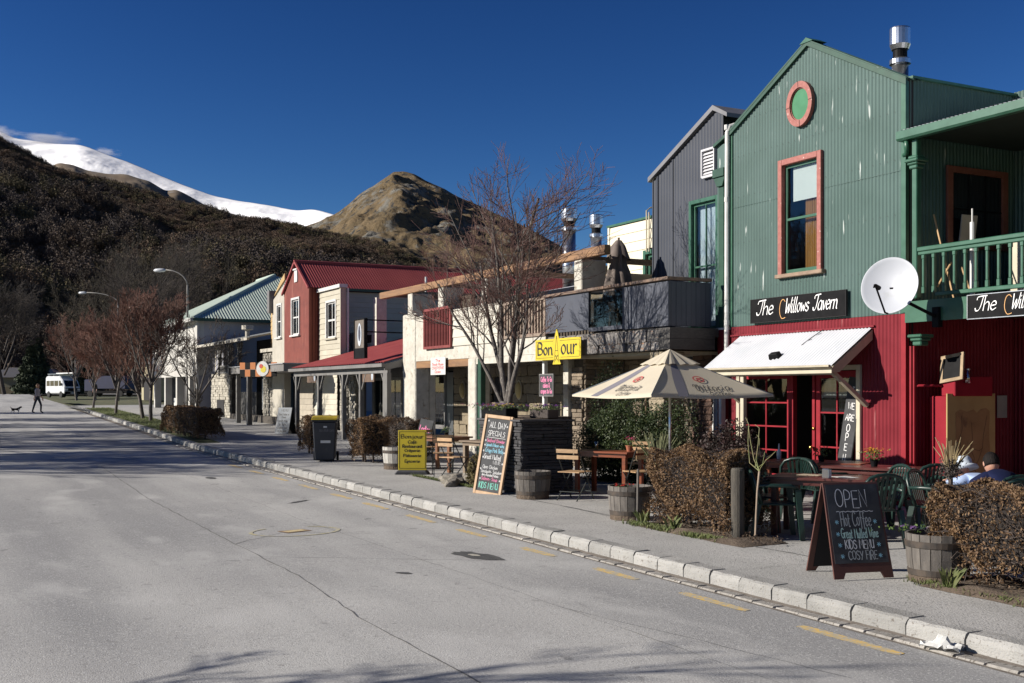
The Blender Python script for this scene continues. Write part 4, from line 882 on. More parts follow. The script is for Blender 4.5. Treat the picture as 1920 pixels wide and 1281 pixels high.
# satellite dish
ds = thing('satellite_dish', 'white satellite dish on a black arm at the corner of the green tavern', 'dish', .50, -.85, z=3.56)
DW = mat('dish_white', (.40,.42,.46), (.36,.38,.42), 2, .5, c3=(.27,.28,.29), s3=4, lo3=.6, hi3=.85)
face = Vector((.38, -.90, .20)).normalized()     # towards lower left front in street frame
q = face.to_track_quat('Z', 'Y').to_matrix().to_4x4()
b = MB(); b.m = q; prof = [(.001,-.09)]+[(r, -.09+.09*(r/.42)**2) for r in (.1,.2,.3,.38,.42)]+[(.43,.0),(.425,-.015),(.38,-.035),(.2,-.09),(.001,-.11)]; b.lathe(prof, n=48, cap=False); b.build('reflector', DW, ds, smooth=True)
dn = q @ Vector((0, -.42, 0)); up = Vector((0,0,-1)); lo = face*0+Vector((0,0,-1))-face*face.dot(Vector((0,0,-1))); lo.normalize()
lo = lo*.41; tip = face*.50+lo*.35
b = MB(); b.tube([lo*1.02-face*.03, lo*1.05+face*.08, tip], .014, 8); b.build('feed_arm', BLACK, ds)
b = MB(); b.tube([tip, tip-face*.13], [.028,.035], 10); b.tube([tip+face*.01, tip+face*.05+lo*.1], [.025,.012], 8); b.build('feed_horn', BLACK, ds)
b = MB(); b.bar((0,0,-.0)-face*.12 if False else tuple(-face*.1), tuple(-face*.17+Vector((0,0,-.25))), .05); b.tube([tuple(-face*.15+Vector((0,0,-.1))), (.12,.55,-.35), (.16,.8,-.45)], .025, 8); b.box(.1,.22,.76,.85,-.6,-.3); b.build('mounting_bracket', BLACK, ds)
# flue on the roof
def flue(name, label, s, d, z0, z1, r=.14, group='steel chimney flues', cap=True):
    t = thing('chimney_flue', label, 'chimney', s, d, z=z0, group=group); h = z1-z0; b = MB(); b.lathe([(r,0),(r,h-.62)], n=20); b.build('pipe', STEEL, t, smooth=True)
    b = MB(); b.lathe([(r*1.02,h-.62),(r*1.28,h-.6),(r*1.28,h-.53),(r*1.0,h-.5)], n=20); b.build('collar', STEEL, t, smooth=False)
    b = MB(); b.lathe([(r*.85,h-.5),(r*.85,h-.3)], n=16); b.build('vent_throat', BLACK, t)
    b = MB(); b.lathe([(r*1.02,h-.36),(r*1.25,h-.28),(r*1.25,h-.02),(r*1.2,h),(.001,h+.01)], n=20); b.build('cowl', STEEL, t); return t
flue('f', 'steel flue rising behind the ridge of the green tavern gable', -1.06, 1.0, 6.4, 8.04, .135)
# flood lamp on the awning
fl = thing('flood_lamp', 'small black flood lamp fixed to the white awning', 'lamp', -2.25, -.62, z=2.62)
b = MB(); b.m = Matrix.Rotation(R(28), 4, 'X') @ Matrix.Rotation(R(12), 4, 'Z'); b.prism([(-.12,-.06),(.12,-.06),(.09,.06),(-.09,.06)], 'y', -.09, .02); b.build('housing', BLACK, fl, bevel=.01); b = MB(); b.bar((0,.0,-.06),(0,.02,-.0),.02); b.tube([(.1,.02,0),(.2,.1,.0),(.42,.42,.3),(.5,.58,.42)], .007, 5); b.build('cable', BLACK, fl)
# chalkboard "we are open" leaning in the doorway
CHALK_B = mat('chalkboard', (.022,.023,.026), (.04,.042,.046), 5, .75, c3=(.07,.072,.078), s3=6, lo3=.55, hi3=.8)
CH_W = mat('chalk_white', (.62,.62,.62), rough=.95); CH_B = mat('chalk_blue', (.25,.5,.62), rough=.95); CH_P = mat('chalk_pink', (.7,.22,.38), rough=.95); CH_G = mat('chalk_green', (.2,.55,.45), rough=.95)
wo = thing('tall_chalkboard', 'tall narrow black board chalked WE ARE OPEN leaning in the shop doorway', 'sign', -1.42, -.16, rot=0)
M1 = Matrix.Rotation(R(-5), 4, 'X') @ Matrix.Rotation(R(6), 4, 'Y'); b = MB(); b.m = M1; b.box(0, .3, 0, .03, .6, 2.02); b.box(0,.3,0,.03,0,.6); b.build('board', CHALK_B, wo, bevel=.004)
for i, (tx, zz, hh) in enumerate((('T', 1.78, .08), ('WE', 1.5, .1), ('ARE', 1.31, .1), ('O', 1.13, .12), ('P', .98, .12), ('E', .82, .11), ('N', .64, .12))):
    lettering(wo, tx, CH_W, M1 @ frontM(.15, -.0015, zz), h=hh, sw=.014)
# things on the balcony
bp_ = thing('plastic_pipe', 'white plastic pipe standing upright behind the balcony rail', 'pipe', 1.0, .3, z=3.38); b = MB(); b.tube([(0,0,0),(0,0,1.12)], .035, 10); b.tube([(0,0,1.1),(0,0,1.32)], .012, 8); b.build('pipe', WHITEP, bp_)
STK = mat('stick_wood', (.5,.33,.17), (.4,.26,.13), 6, .7)
for i, (a, c) in enumerate((((.1,.5,4.75),(.62,.35,3.4)), ((.62,.3,3.95),(.35,.3,3.6)), ((.85,.25,3.85),(1.0,.3,3.4)))):
    o = MB().tube([(0,0,0), tuple(Vector(c)-Vector(a))], .014, 6).build('stick', STK); x_, y_ = W2(a[0], a[1]); o.location = (x_, y_, a[2]); o.rotation_euler = (0,0,ROT)
    tag(o, ['long pale stick leaning on the shaded wall behind the balcony rail', 'short stick leaning left behind the balcony balusters', 'short stick leaning right at the foot of the balusters'][i], 'stick', 'sticks on the upstairs verandah')
cb = thing('cardboard_sheet', 'pale board propped against the dark upstairs window', 'board', .14, 1.0, z=4.36); b = MB(); b.m = Matrix.Rotation(R(8), 4, 'Y') ; b.box(0,.02,0,.34,0,.42); b.build('sheet', mat('beige_board', (.4,.36,.3), (.33,.3,.25), 4, .8), cb)
# ============================================================ GREY GABLED HOUSE behind the balcony
gh = bld('grey_house', 'tall grey house clad in ribbed sheet with a green framed window and white louvre vent', -4.8)
def ggt(x): X = x-4.8; return 6.55+1.02*max(0, 1-abs(X+5.42+.0)/1.62)*1.0
def ggt(x):
    X = x-4.8
    return 6.62+(X+7.35)*.47 if X < -5.35 else 7.56-(X+5.35)*.47
gw = (-6.10+4.8, -5.30+4.8, 3.2, 5.8)
b = MB(); wall_boxes(b, -7.5+4.8, -5.12+4.8, .52, .66, 2.0, lambda x: ggt(x)-.02, [gw]); b.build('wall_core', DARK, gh)
b = MB(); corr(b, -7.5+4.8, -5.12+4.8, .5, 2.0, lambda x: ggt(x)-.02, [gw], pitch=.1, amp=.006, seg=6); b.build('front_wall', GREY_C, gh, smooth=False, fixn=False)
b = MB()
for xa in (-2.72, -2.55, -2.0): b.box(xa, xa+.035, .48, .5, 3.5, ggt(xa)-.03)
b.build('joint_cover', GREY_C, gh)
part('side_wall', GREY_C, gh, (-7.5+4.8, -7.4+4.8, .66, 7, 3, 6.55))
b = MB(); b.prism([(-7.6+4.8, 6.5), (-5.35+4.8, 7.56), (-4.9+4.8, 7.34), (-4.9+4.8, 7.42), (-5.35+4.8, 7.66), (-7.6+4.8, 6.6)], 'y', .42, 7.5); b.build('roof', mat('grey_roof', (.13,.13,.14), (.16,.16,.17), 3, .5), gh)
window(gh, gw[0], gw[1], .5, 3.25, gw[3], GREEN_T, GREEN_T, fw=.08, rows=2, proud=.05, cols=2, bar=.025, inside=lambda fr, x0, x1, y, z0, z1: part('net_curtain', mat('net_curtain', (.62,.66,.7), (.5,.54,.58), 2, .9, stretch=(18,1,.3)), fr, (x0+.02, x1-.02, y+.03, y+.04, z0, z1-.03)))
VX = -.93
b = MB(); b.box(VX, VX+.03, .42, .5, 6.28, 6.84); b.box(VX+.4, VX+.43, .42, .5, 6.28, 6.84); b.box(VX+.03, VX+.4, .42, .5, 6.8, 6.84); b.box(VX+.03, VX+.4, .42, .5, 6.26, 6.31); lv = b.build('louvre_vent', mat('vent_white', (.5,.5,.52), (.42,.42,.44), 4, .6), gh)
for k in range(7):
    b = MB(); z = 6.33+k*.065; b.prism([(.44, z), (.455, z), (.49, z+.05), (.475, z+.05)], 'x', VX+.03, VX+.4); b.build('slat', MT['vent_white'], lv)
part('vent_back', DARK, lv, (VX+.03, VX+.4, .494, .4985, 6.3, 6.81))
# ============================================================ CREAM UPSTAIRS BOX
cw_ = bld('cream_house', 'cream weatherboard upper storey with a green framed window beside the grey house', -10)
CD = 1.6
def csx(v): return v+10
cwop = (csx(-9.35), csx(-7.3), 3.6, 5.2)
b = MB(); wall_boxes(b, csx(-10.98), csx(-7.3), CD, CD+.15, 3.2, 6.02, [cwop]); b.build('wall_core', DARK, cw_)
boards(cw_, mat('cream_boards', (.64,.60,.47), (.58,.54,.41), 2, .6, var=.04), csx(-10.95), csx(-7.3), CD-.005, 3.3, 6.02, .225, [cwop])
part('corner_board', MT['cream_boards'], cw_, (csx(-11.0), csx(-10.93), CD-.045, CD+.1, 3.2, 6.03))
part('parapet_cap', GREEN_T, cw_, (csx(-11.03), csx(-7.3), CD-.06, CD+.2, 6.031, 6.08))
window(cw_, *cwop[:2], CD, *cwop[2:], GREEN_T, GREEN_T, fw=.1, cols=3, rows=1, proud=.06, sashw=.07, bar=.1, inside=lambda fr, x0, x1, y, z0, z1: part('blind', BLIND, fr, (x0+.08, x1-.03, y+.02, y+.03, z0, z1-.08)))
b = MB(); b.tube([(csx(-9.2), CD-.12, 5.24), (csx(-9.2), CD-.12, 6.2), (csx(-9.2), CD+.0, 6.28), (csx(-9.1), CD+.2, 6.26)], .02, 6); b.tube([(csx(-9.1), CD-.12, 5.24), (csx(-9.1), CD-.12, 6.15)], .02, 6); b.build('vent_pipes', CREAM_D, cw_)
part('roof', mat('grey_roof2', (.2,.2,.21)), cw_, (csx(-11), csx(-7.3), CD+.15, 7, 5.9, 5.98)); part('side_wall', MT['cream_boards'], cw_, (csx(-10.98), csx(-10.88), CD+.15, 7, 3.2, 5.9))
# ============================================================ CAFE: balcony block, white walls, timber beam
cf = bld('cafe_building', 'long cafe with white walls, a grey balcony box and a timber beam on square piers', -18)
def q(v): return v+18
FD = -1.03
WR = mat('whitewashed_stone', (.50,.48,.42), (.40,.38,.33), 5, .85, bump=.8, bscale=14, c3=(.24,.21,.16), s3=7, lo3=.6, hi3=.75)
TANW = mat('tan_brick', (.20,.165,.11), (.15,.12,.08), 6, .85, bump=.5, bscale=20, var=.15)
SCH = mat('schist_tan', (.24,.19,.135), (.14,.11,.08), 6, .85, bump=.6, bscale=25, var=.35, c3=(.10,.075,.055), s3=9)
SCHD = mat('schist_dark', (.034,.034,.038), (.055,.053,.055), 6, .8, bump=.6, bscale=25, var=.35, c3=(.12,.11,.10), s3=8, lo3=.62, hi3=.75)
SCHW = mat('schist_grey', (.33,.31,.26), (.2,.185,.16), 6, .85, bump=.6, bscale=25, var=.3, c3=(.09,.08,.07), s3=9)
MORT = mat('mortar_dark', (.05,.043,.036), (.08,.07,.058), 9, .95)
GREYB = mat('balcony_grey', (.05,.056,.075), (.06,.067,.088), 2, .55, c3=(.04,.044,.056), s3=2)
BLUEB = mat('balcony_blue_grey', (.045,.052,.075), (.055,.062,.088), 2, .5)
# balcony front panels
pnl = part('balcony_panel', GREYB, cf, (q(-9.5), q(-7.72), FD, FD+.06, 3.3, 4.1)); part('balcony_panel', GREYB, cf, (q(-6.3), q(-5.6), FD, FD+.06, 3.24, 4.08)); part('balcony_panel', GREYB, cf, (q(-5.592), q(-4.86), FD, FD+.06, 3.24, 4.08))
part('balcony_corner', GREYB, cf, (q(-4.86), q(-4.795), FD-.005, FD+.07, 3.235, 4.085), bevel=.01)
for k in range(8):          # battens on the shaded end of the box
    y0 = FD+.07+k*.115; part('end_board', BLUEB, cf, (q(-4.83), q(-4.80)+(.004 if k % 2 else 0), y0, y0+.108, 3.24, 4.08))
RUSTC = mat('rusty_capping', (.12,.09,.075), (.2,.13,.09), 7, .8, bump=.5, bscale=30)
part('balcony_capping', RUSTC, cf, (q(-9.5), q(-4.74), FD-.06, FD+.12, 4.1, 4.16), bevel=.008); part('balcony_capping', RUSTC, cf, (q(-4.88), q(-4.74), FD+.12, -.05, 4.1, 4.16), bevel=.008)
part('glass_balustrade', glassmat('balcony_glass', (.55,.58,.6), .06), cf, (q(-7.66), q(-6.36), FD+.02, FD+.032, 3.34, 4.05))
part('balustrade_post', GREYB, cf, (q(-7.72), q(-7.66), FD, FD+.06, 3.3, 4.1)); part('balustrade_post', GREYB, cf, (q(-6.36), q(-6.3), FD, FD+.06, 3.24, 4.1)); part('balustrade_rail', GREYB, cf, (q(-7.66), q(-6.36), FD+.0, FD+.05, 3.26, 3.34))
part('balcony_floor', mat('deck_grey', (.12,.11,.1)), cf, (q(-9.5), q(-4.84), FD+.06, 1.6, 3.05, 3.22))
# stone clad band beneath the box, and timber end
MB_ = part('band_core', MORT, cf, (q(-9.45), q(-5.1), FD+.05, FD+.2, 2.78, 3.2))
bs = mat('band_stone', (.2,.19,.18), (.13,.12,.115), 5, .85, bump=.5, bscale=25, var=.3, c3=(.3,.17,.1), s3=4, lo3=.6, hi3=.7)
stones(MB_, bs, q(-9.45), q(-5.1), 2.79, 3.19, FD, rh=.2, wr=(.3, .55), dep=.08, seed=4)
for k in range(2): part('end_plank', mat('dark_stained_plank', (.045,.042,.04), (.07,.065,.06), 4, .7, stretch=(1,3,10), var=.2), cf, (q(-5.08), q(-4.72), FD-.02, .0, 2.80+k*.205, 3.0+k*.205))
part('soffit', CREAM_D, cf, (q(-9.4), q(-5.0), FD+.2, 1.0, 2.72, 2.78))
# stone pier below the right corner, stone ground-floor wall behind the bush
pc = part('pier_core', MORT, cf, (q(-5.42), q(-4.98), FD+.08, FD+.5, .1, 2.76))
stones(pc, mat('pier_stone', (.34,.29,.2), (.2,.16,.11), 5, .85, bump=.5, bscale=25, var=.3), q(-5.45), q(-4.95), .15, 2.76, FD+.0, rh=.12, wr=(.14, .3), dep=.1, seed=6)
stones(pc, MT['pier_stone'], FD+.04, FD+.5, .15, 2.76, q(-4.95), rh=.12, wr=(.14, .3), dep=.1, axis='y', seed=7)
gw2 = part('stone_wall_core', MORT, cf, (q(-9.2), q(-4.7), .62, .8, .1, 2.74))
stones(gw2, SCH, q(-9.2), q(-5.8), 0.1, 2.74, .52, rh=.1, wr=(.16, .45), dep=.1, seed=8, op=[(q(-7.9), q(-6.7), 1.2, 2.5)])
sw_ = part('red_stone_core', MORT, cf, (q(-5.78), q(-4.72), .34, .6, .1, 2.74))
stones(sw_, mat('red_brown_stone', (.11,.06,.04), (.07,.04,.03), 5, .85, bump=.5, bscale=25, var=.3), q(-5.8), q(-5.15), 0.1, 2.74, .24, rh=.13, wr=(.18, .42), dep=.1, seed=9)
stones(gw2, SCH, q(-9.2), q(-8.72), .1, 2.55, -.55, rh=.09, wr=(.14, .36), dep=.12, seed=10)
part('stone_pier_core', MORT, cf, (q(-9.28), q(-8.72), -.46, .5, .1, 2.76)); stones(gw2, SCH, -.5, .5, .1, 2.76, q(-8.66), rh=.09, wr=(.14, .36), dep=.1, axis='y', seed=11)
part('pier_render', WR, cf, (q(-9.42), q(-9.2), -.62, .5, .1, 2.74))
wbx = window(cf, q(-5.12), q(-4.82), .30, 1.2, 2.05, WHITEP, WHITEP, fw=.07, rows=2, depth=.08); part('white_post', WHITEP, cf, (q(-4.74), q(-4.66), .1, .2, .12, 2.7))
window(cf, q(-7.9), q(-6.7), .53, 1.2, 2.5, BLACK, WOOD_B, fw=.06, cols=2, rows=1, depth=.05)
# ---- white front of the cafe further left
wall = MB(); wall_boxes(wall, q(-17.0), q(-9.5), FD, FD+.16, 2.86, 4.12, [(q(-16.25), q(-14.5), 3.17, 4.2), (q(-11.65), q(-9.5), 3.24, 4.2)])
wo2 = wall.build('upper_wall', WR, cf)
# pale boards on the white wall (joints show as thin lines)
boards(cf, mat('white_board', (.50,.475,.41), (.44,.415,.35), 2, .7, var=.05), q(-14.45), q(-11.7), FD-.004, 3.2, 4.1, .225)
part('wall_capping', WR, cf, (q(-14.5), q(-11.65), FD-.02, FD+.18, 4.12, 4.16))
# big left pillar and second pillar
part('pillar', WR, cf, (q(-17.95), q(-17.0), FD-.02, FD+.42, .1, 4.22), bevel=.03)
part('pillar', WR, cf, (q(-17.3), q(-17.02), FD+.42, FD+.62, .1, 2.66), bevel=.02)
part('pillar', WR, cf, (q(-13.55), q(-13.1), FD-.015, FD+.4, .1, 2.86), bevel=.03)
gp = part('green_post', GREEN_D, cf, (q(-13.0), q(-12.82), FD+.0, FD+.14, .2, 2.84), bevel=.01); part('downpipe', WHITEP, cf, (q(-9.66), q(-9.57), FD-.0, FD+.1, .2, 2.84), bevel=.01)
part('lintel', TIMBER, cf, (q(-17.0), q(-13.55), FD+.01, FD+.2, 2.66, 2.855), bevel=.008); part('lintel_cream', WR, cf, (q(-13.1), q(-9.4), FD+.01, FD+.2, 2.7, 2.855))
# square piers carrying the beam
for x in (-17.45, -15.3, -12.65, -8.1): part('beam_pier', WR, cf, (q(x-.16), q(x+.16), FD+.0, FD+.62, 4.1, 4.81), bevel=.02)
beam = part('timber_beam', TIMBER, cf, (q(-19.75), q(-6.98), FD-.03, FD+.12, 4.815, 5.01), bevel=.01); part('beam_end', WOOD_B, cf, (q(-19.85), q(-19.75), FD-.02, FD+.1, 4.83, 5.0))
for x in (-19.2, -15.6, -12, -8.6): part('rafter', WOOD_B, cf, (q(x), q(x+.08), FD+.12, 1.5, 4.84, 4.97))
# louvred panels
LR = mat('red_louvre', (.14,.02,.018), (.2,.035,.03), 8, .6); 
def louvre(x0, x1, z0, z1, m, n, y, name='louvre_panel', fwd=.07, w_=.03):
    b = MB(); b.box(x0, x1, y-.03, y+.03, z0, z0+fwd); b.box(x0, x1, y-.03, y+.03, z1-fwd, z1); b.box(x0, x0+fwd, y-.03, y+.03, z0+fwd, z1-fwd); b.box(x1-fwd, x1, y-.03, y+.03, z0+fwd, z1-fwd)
    o = b.build(name, m, cf)
    me = MB().box(-w_/2, w_/2, -.018, .018, z0+fwd, z1-fwd).build('slat', m, o); me.location = (x0+fwd+.03, y, 0)
    for k in range(1, n): c = me.copy(); C.objects.link(c); c.location = (x0+fwd+.03+(x1-x0-2*fwd-.06)*k/(n-1), y, 0)
    return o
louvre(q(-16.27), q(-14.46), 3.17, 4.27, LR, 17, FD-.06)
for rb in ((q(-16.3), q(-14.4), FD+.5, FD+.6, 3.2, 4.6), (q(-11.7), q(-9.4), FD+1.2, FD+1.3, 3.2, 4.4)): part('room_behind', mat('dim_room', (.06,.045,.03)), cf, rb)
part('louvre_core', DARK, cf, (q(-16.2), q(-14.52), FD+.1, FD+.14, 3.2, 4.2))
louvre(q(-11.62), q(-9.5), 3.26, 4.14, mat('weathered_louvre', (.28,.22,.17), (.18,.13,.1), 8, .8, var=.2), 15, FD+.02, w_=.055)
# flat roof, parapets and low iron roofs behind
corrb = MB(); corr_slope(corrb, ((q(-14.4), .2, 4.45), (q(-9.6), .2, 4.45)), ((q(-14.4), 4.2, 5.25), (q(-9.6), 4.2, 5.25)), 1); corrb.build('roof', ALU, cf, smooth=True, fixn=False)
part('roof_gutter', GREYP, cf, (q(-14.4), q(-9.6), .08, .2, 4.35, 4.46)); part('roof_wall', MT['dim_room'], cf, (q(-14.4), q(-9.6), .3, .4, 3.2, 4.4))
part('peach_parapet', mat('peach_render', (.5,.38,.25), (.42,.32,.2), 4, .8), cf, (q(-10.0), q(-8.35), .1, 1.2, 4.1, 4.62), bevel=.02)
part('flat_roof', GREYP, cf, (q(-17.9), q(-4.9), .9, 6, 2.95, 3.05))
# ---- recessed ground floor wall
GW = 1.0
gops = [(q(-21.0), q(-18.95), .3, 2.65), (q(-16.1), q(-15.0), .2, 2.4)]
b = MB(); wall_boxes(b, q(-22.5), q(-9.4), GW+.1, GW+.22, .1, 2.98, gops); gwo = b.build('ground_wall_core', MORT, cf)
stones(gwo, TANW, q(-18.9), q(-9.45), .25, 2.9, GW, rh=.22, wr=(.35, .6), dep=.1, seed=12, name='wall_block', gap=.014, jit=.008, op=[(q(-16.2), q(-14.95), .2, 2.45)])
window(cf, q(-20.9), q(-19.6), GW+.02, .9, 2.6, GREYP, GREYP, fw=.06, rows=1); part('door', mat('grey_door', (.05,.055,.06), (.07,.075,.08), 3, .4), cf, (q(-19.45), q(-18.98), GW+.03, GW+.07, .3, 2.6))
for x, nm in ((-18.15, 'a'), (-14.56, 'b'), (-11.15, 'c')):
    t = thing('oval_wall_lamp', {'a':'cream oval lamp on the tan wall left of the green post', 'b':'cream oval lamp behind the trunks of the bare tree', 'c':'cream oval lamp on the wall nearest the yellow hanging sign'}[nm], 'lamp', x, GW-.03, z=2.05, group='oval wall lamps of the cafe')
    b = MB(); b.m = Matrix.Rotation(R(90), 4, 'X') @ Matrix.Diagonal((.75, 1.3, 1, 1)); b.lathe([(.001,.1),(.1,.09),(.16,.05),(.19,.0)], n=24); b.build('shade', mat('lamp_cream', (.42,.33,.14), (.36,.28,.12), 6, .5), t, smooth=True)
    b = MB(); b.m = Matrix.Rotation(R(90), 4, 'X') @ Matrix.Diagonal((.75, 1.3, 1, 1)); b.lathe([(.2,-.02),(.205,.01),(.19,.015)], n=24); b.build('rim', CREAM_D, t)
b = MB(); b.box(q(-16.1), q(-15.0), GW+.0, GW+.05, .2, 2.4); b.build('doorway', DARK, cf)
sg = thing('door_notice', 'small red notice with white lettering in the dark doorway behind the bare tree', 'sign', -15.65, GW-.03, z=1.75); part('panel', mat('notice_red', (.25,.03,.03)), sg, (0, .5, -.01, 0, 0, .5)); lettering(sg, 'OPEN', CH_W, frontM(.25, -.0115, .15), h=.2, sw=.03, width=.42)
# flues
flue('f', 'taller steel flue with a banded cowl behind the timber beam, left of the pair', -15.34, 3.0, 4.6, 7.22, .19)
flue('f', 'shorter steel flue behind the timber beam, right of the pair', -13.87, 3.0, 4.6, 6.85, .15)
# folded brown umbrella on the balcony
um = thing('folded_umbrella', 'folded brown canvas umbrella standing on the glass fronted balcony', 'umbrella', -7.55, -.35, z=3.22)
b = MB(); n = 26; prof = [(.05,1.92),(.1,1.86),(.17,1.66),(.15,1.5),(.22,1.3),(.28,1.0),(.31,.6),(.28,.25),(.22,.1),(.12,.06)]; P = []; F = []
for i, (r, z) in enumerate(prof):
    for k in range(n*2): a = math.pi*k/n; rr_ = r*(1+.16*math.sin(a*7+z*2)+.06*math.sin(a*13)); P.append((rr_*math.cos(a), rr_*math.sin(a), z))
for i in range(len(prof)-1):
    for k in range(n*2): k2 = (k+1) % (2*n); F.append((i*2*n+k, i*2*n+k2, (i+1)*2*n+k2, (i+1)*2*n+k))
b.add(P, F); b.build('canvas', mat('brown_canvas', (.14,.115,.1), (.1,.08,.07), 5, .9), um, smooth=True, fixn=False)
b = MB(); P = []; F = []; m_ = 40
for i, (r, z) in enumerate([(.06,1.98),(.15,1.86),(.24,1.62)]):
    for k in range(m_): a = 2*math.pi*k/m_; rr_ = r*(1+.2*math.sin(a*5)*i/2); P.append((rr_*math.cos(a), rr_*math.sin(a), z-(.06*math.sin(a*5) if i == 2 else 0)))
for i in range(2):
    for k in range(m_): k2 = (k+1) % m_; F.append((i*m_+k, i*m_+k2, (i+1)*m_+k2, (i+1)*m_+k))
b.add(P, F); b.build('top_flap', MT['brown_canvas'], um, smooth=True, fixn=False); MB().tube([(0,0,0),(0,0,2.04)], .025, 8).build('pole', WOOD_B, um)
# chairs just visible behind the balcony glass
bch = thing('balcony_chair', 'pale wooden chair behind the balcony glass', 'chair', -7.35, -.72, z=3.22); b = MB(); b.bar((0,0,0),(.08,0,.5),.03); bch2 = b.build('leg', WOOD_L, bch); b = MB(); b.bar((.3,0,0),(.36,0,.5),.03); b.build('leg', WOOD_L, bch); b = MB(); b.box(.0,.4,-.1,.25,.42,.45); b.build('seat', WOOD_B, bch)
# ---- hanging yellow sign on the balcony band
YS = mat('sign_yellow', (.55,.43,.02), (.48,.37,.02), 4, .5)
ys = thing('cafe_sign', 'yellow hanging board lettered Bonjour with a little tower between the letters', 'sign', -9.72, FD-.12, z=2.70)
part('board', YS, ys, (0, 1.98, -.02, 0, 0, .46), bevel=.004); b = MB(); b.prism([(.78,-.1),(1.14,-.1),(1.08,.0),(.84,.0)], 'y', -.019, -.001); b.prism([(.86,.46),(1.06,.46),(.98,.66),(.94,.66)], 'y', -.019, -.001); b.build('tower_shape', YS, ys)
INK = mat('sign_ink', (.006,.006,.006), rough=.6)
b = MB()
for a, c in (((.05,.05),(.05,.41)),((.05,.41),(.82,.41)),((1.1,.41),(1.93,.41)),((1.93,.41),(1.93,.05)),((1.93,.05),(1.14,.05)),((.05,.05),(.8,.05))): b.bar((a[0],-.0215,a[1]),(c[0],-.0215,c[1]),.008,.001,up=(0,1,0))
b.build('border_line', INK, ys, kind='stuff', fixn=False)
lettering(ys, 'Bon', INK, frontM(.46, -.0205, .12), h=.26, sw=.05, pen=R(30), width=.66); lettering(ys, 'our', INK, frontM(1.5, -.0205, .12), h=.33, sw=.05, pen=R(30), width=.66)
b = MB()
for a, c in (((.86,-.06),(.955,.52)),((1.06,-.06),(.965,.52)),((.89,.08),(1.03,.08)),((.91,.2),(1.01,.2)),((.9,-.02),(1.02,.1)),((1.02,-.02),(.9,.1))): b.bar((a[0],-.0215,a[1]),(c[0],-.0215,c[1]),.012,.001,up=(0,1,0))
b.build('tower_drawing', INK, ys, kind='stuff', fixn=False)
for x in (.2, 1.75):
    b = MB(); b.tube([(x,-.01,.46),(x,.04,.56)], .008, 5); b.build('hanger', BLACK, ys)
# pink chalked slate beside the pillar
pk = thing('wall_slate', 'small framed slate with pink chalk writing on the pillar right of the bare tree', 'sign', -9.6, FD-.07, z=1.92); part('panel', CHALK_B, pk, (0,.6,-.02,0,0,.46)); 
part('frame', GREYP, pk, (-.02,.62,-.028,.004,-.02,0), (-.02,.62,-.028,.004,.46,.48), (-.02,0,-.028,.004,0,.46), (.6,.62,-.028,.004,0,.46))
for k, tx in enumerate(('Coffee To Go', 'cakes &', 'crepes to Go')): lettering(pk, tx, CH_P, frontM(.3, -.0205, .31-.13*k), h=.1, sw=.014, width=(.5,.3,.5)[k])
wn = thing('paper_sign', 'white paper sign with red print hanging from the timber lintel', 'sign', -15.8, FD-.06, z=2.46); part('sheet', WHITEP, wn, (0,.98,-.008,0,0,.47)); RI = mat('red_ink', (.5,.06,.07), rough=.8)
for k, (tx, w_) in enumerate((('The', .3), ('Stock Room', .75), ('CREPERIE', .8), ('Open', .4))): lettering(wn, tx, RI, frontM(.49, -.0085, .35-.1*k), h=.065, sw=.014, width=w_)
# ============================================================ RED GABLE HOUSE with iron verandah
rh = bld('red_house', 'red gabled house with a red iron roof, cream bay and deep red verandah', -30)
def q(v): return v+30
REDW = mat('rust_red_board', (.125,.022,.013), (.165,.032,.02), 3, .75, c3=(.26,.09,.06), s3=5, lo3=.58, hi3=.75, streak=1, bump=.15, bscale=20)
REDR = mat('red_roof_iron', (.25,.05,.05), (.30,.066,.062), 1.5, .55, spec=.3)
CRB = mat('cream_weatherboard', (.42,.39,.31), (.36,.33,.26), 2, .7, var=.06)
GRB = mat('grey_green_weatherboard', (.46,.43,.35), (.41,.38,.31), 2, .7, var=.06)
def rgt(x):
    X = x-30; return 7.21-abs(X+31.93)*.64
op1 = (q(-32.45), q(-31.5), 4.30, 5.72); op2 = (q(-32.05), q(-31.75), 6.5, 6.95)
b = MB(); wall_boxes(b, q(-33.63), q(-30.26), .02, .16, 2.9, lambda x: rgt(x)-.02, [op1]); b.build('wall_core', DARK, rh)
b = MB(); wall_boxes(b, q(-33.63), q(-30.26), 0, .02, 2.9, lambda x: rgt(x)-.02, [op1]); b.build('front_wall', REDW, rh)
part('side_wall_red', mat('red_side', (.13,.025,.016), (.16,.035,.02), 3, .75), rh, (q(-30.28), q(-30.255), .02, .42, 2.6, 6.1))
for k in range(4): part('batten', MT['red_side'], rh, (q(-30.255), q(-30.23), .03+k*.12, .07+k*.12, 2.6, 6.05))
window(rh, *op1[:2], 0, *op1[2:], WHITEP, WHITEP, fw=.09, cols=2, rows=2, proud=.05, sill=WHITEP, sashw=.05, bar=.04)
part('gable_slit', WHITEP, rh, (q(-32.1), q(-31.7), -.04, -.001, 6.42, 6.9)); part('gable_slit_hood', WHITEP, rh, (q(-32.16), q(-31.64), -.08, -.001, 6.9, 6.96))
for xe, nm in ((-33.75, 'l'), (-30.12, 'r')):
    b = MB(); ze = rgt(q(xe))+.02; zr = rgt(q(-31.93))+.03; corr_slope(b, ((q(xe), -.07, ze), (q(xe), 14, ze)), ((q(-31.93), -.07, zr), (q(-31.93), 14, zr)), 1, pitch=.11, amp=.013); b.build('roof', REDR, rh, smooth=True, fixn=False)
    b = MB(); b.prism([(q(xe), ze-.06), (q(xe), ze+.03), (q(-31.93), zr+.05), (q(-31.93), zr-.05)], 'y', -.1, -.03); b.build('barge', REDR, rh)
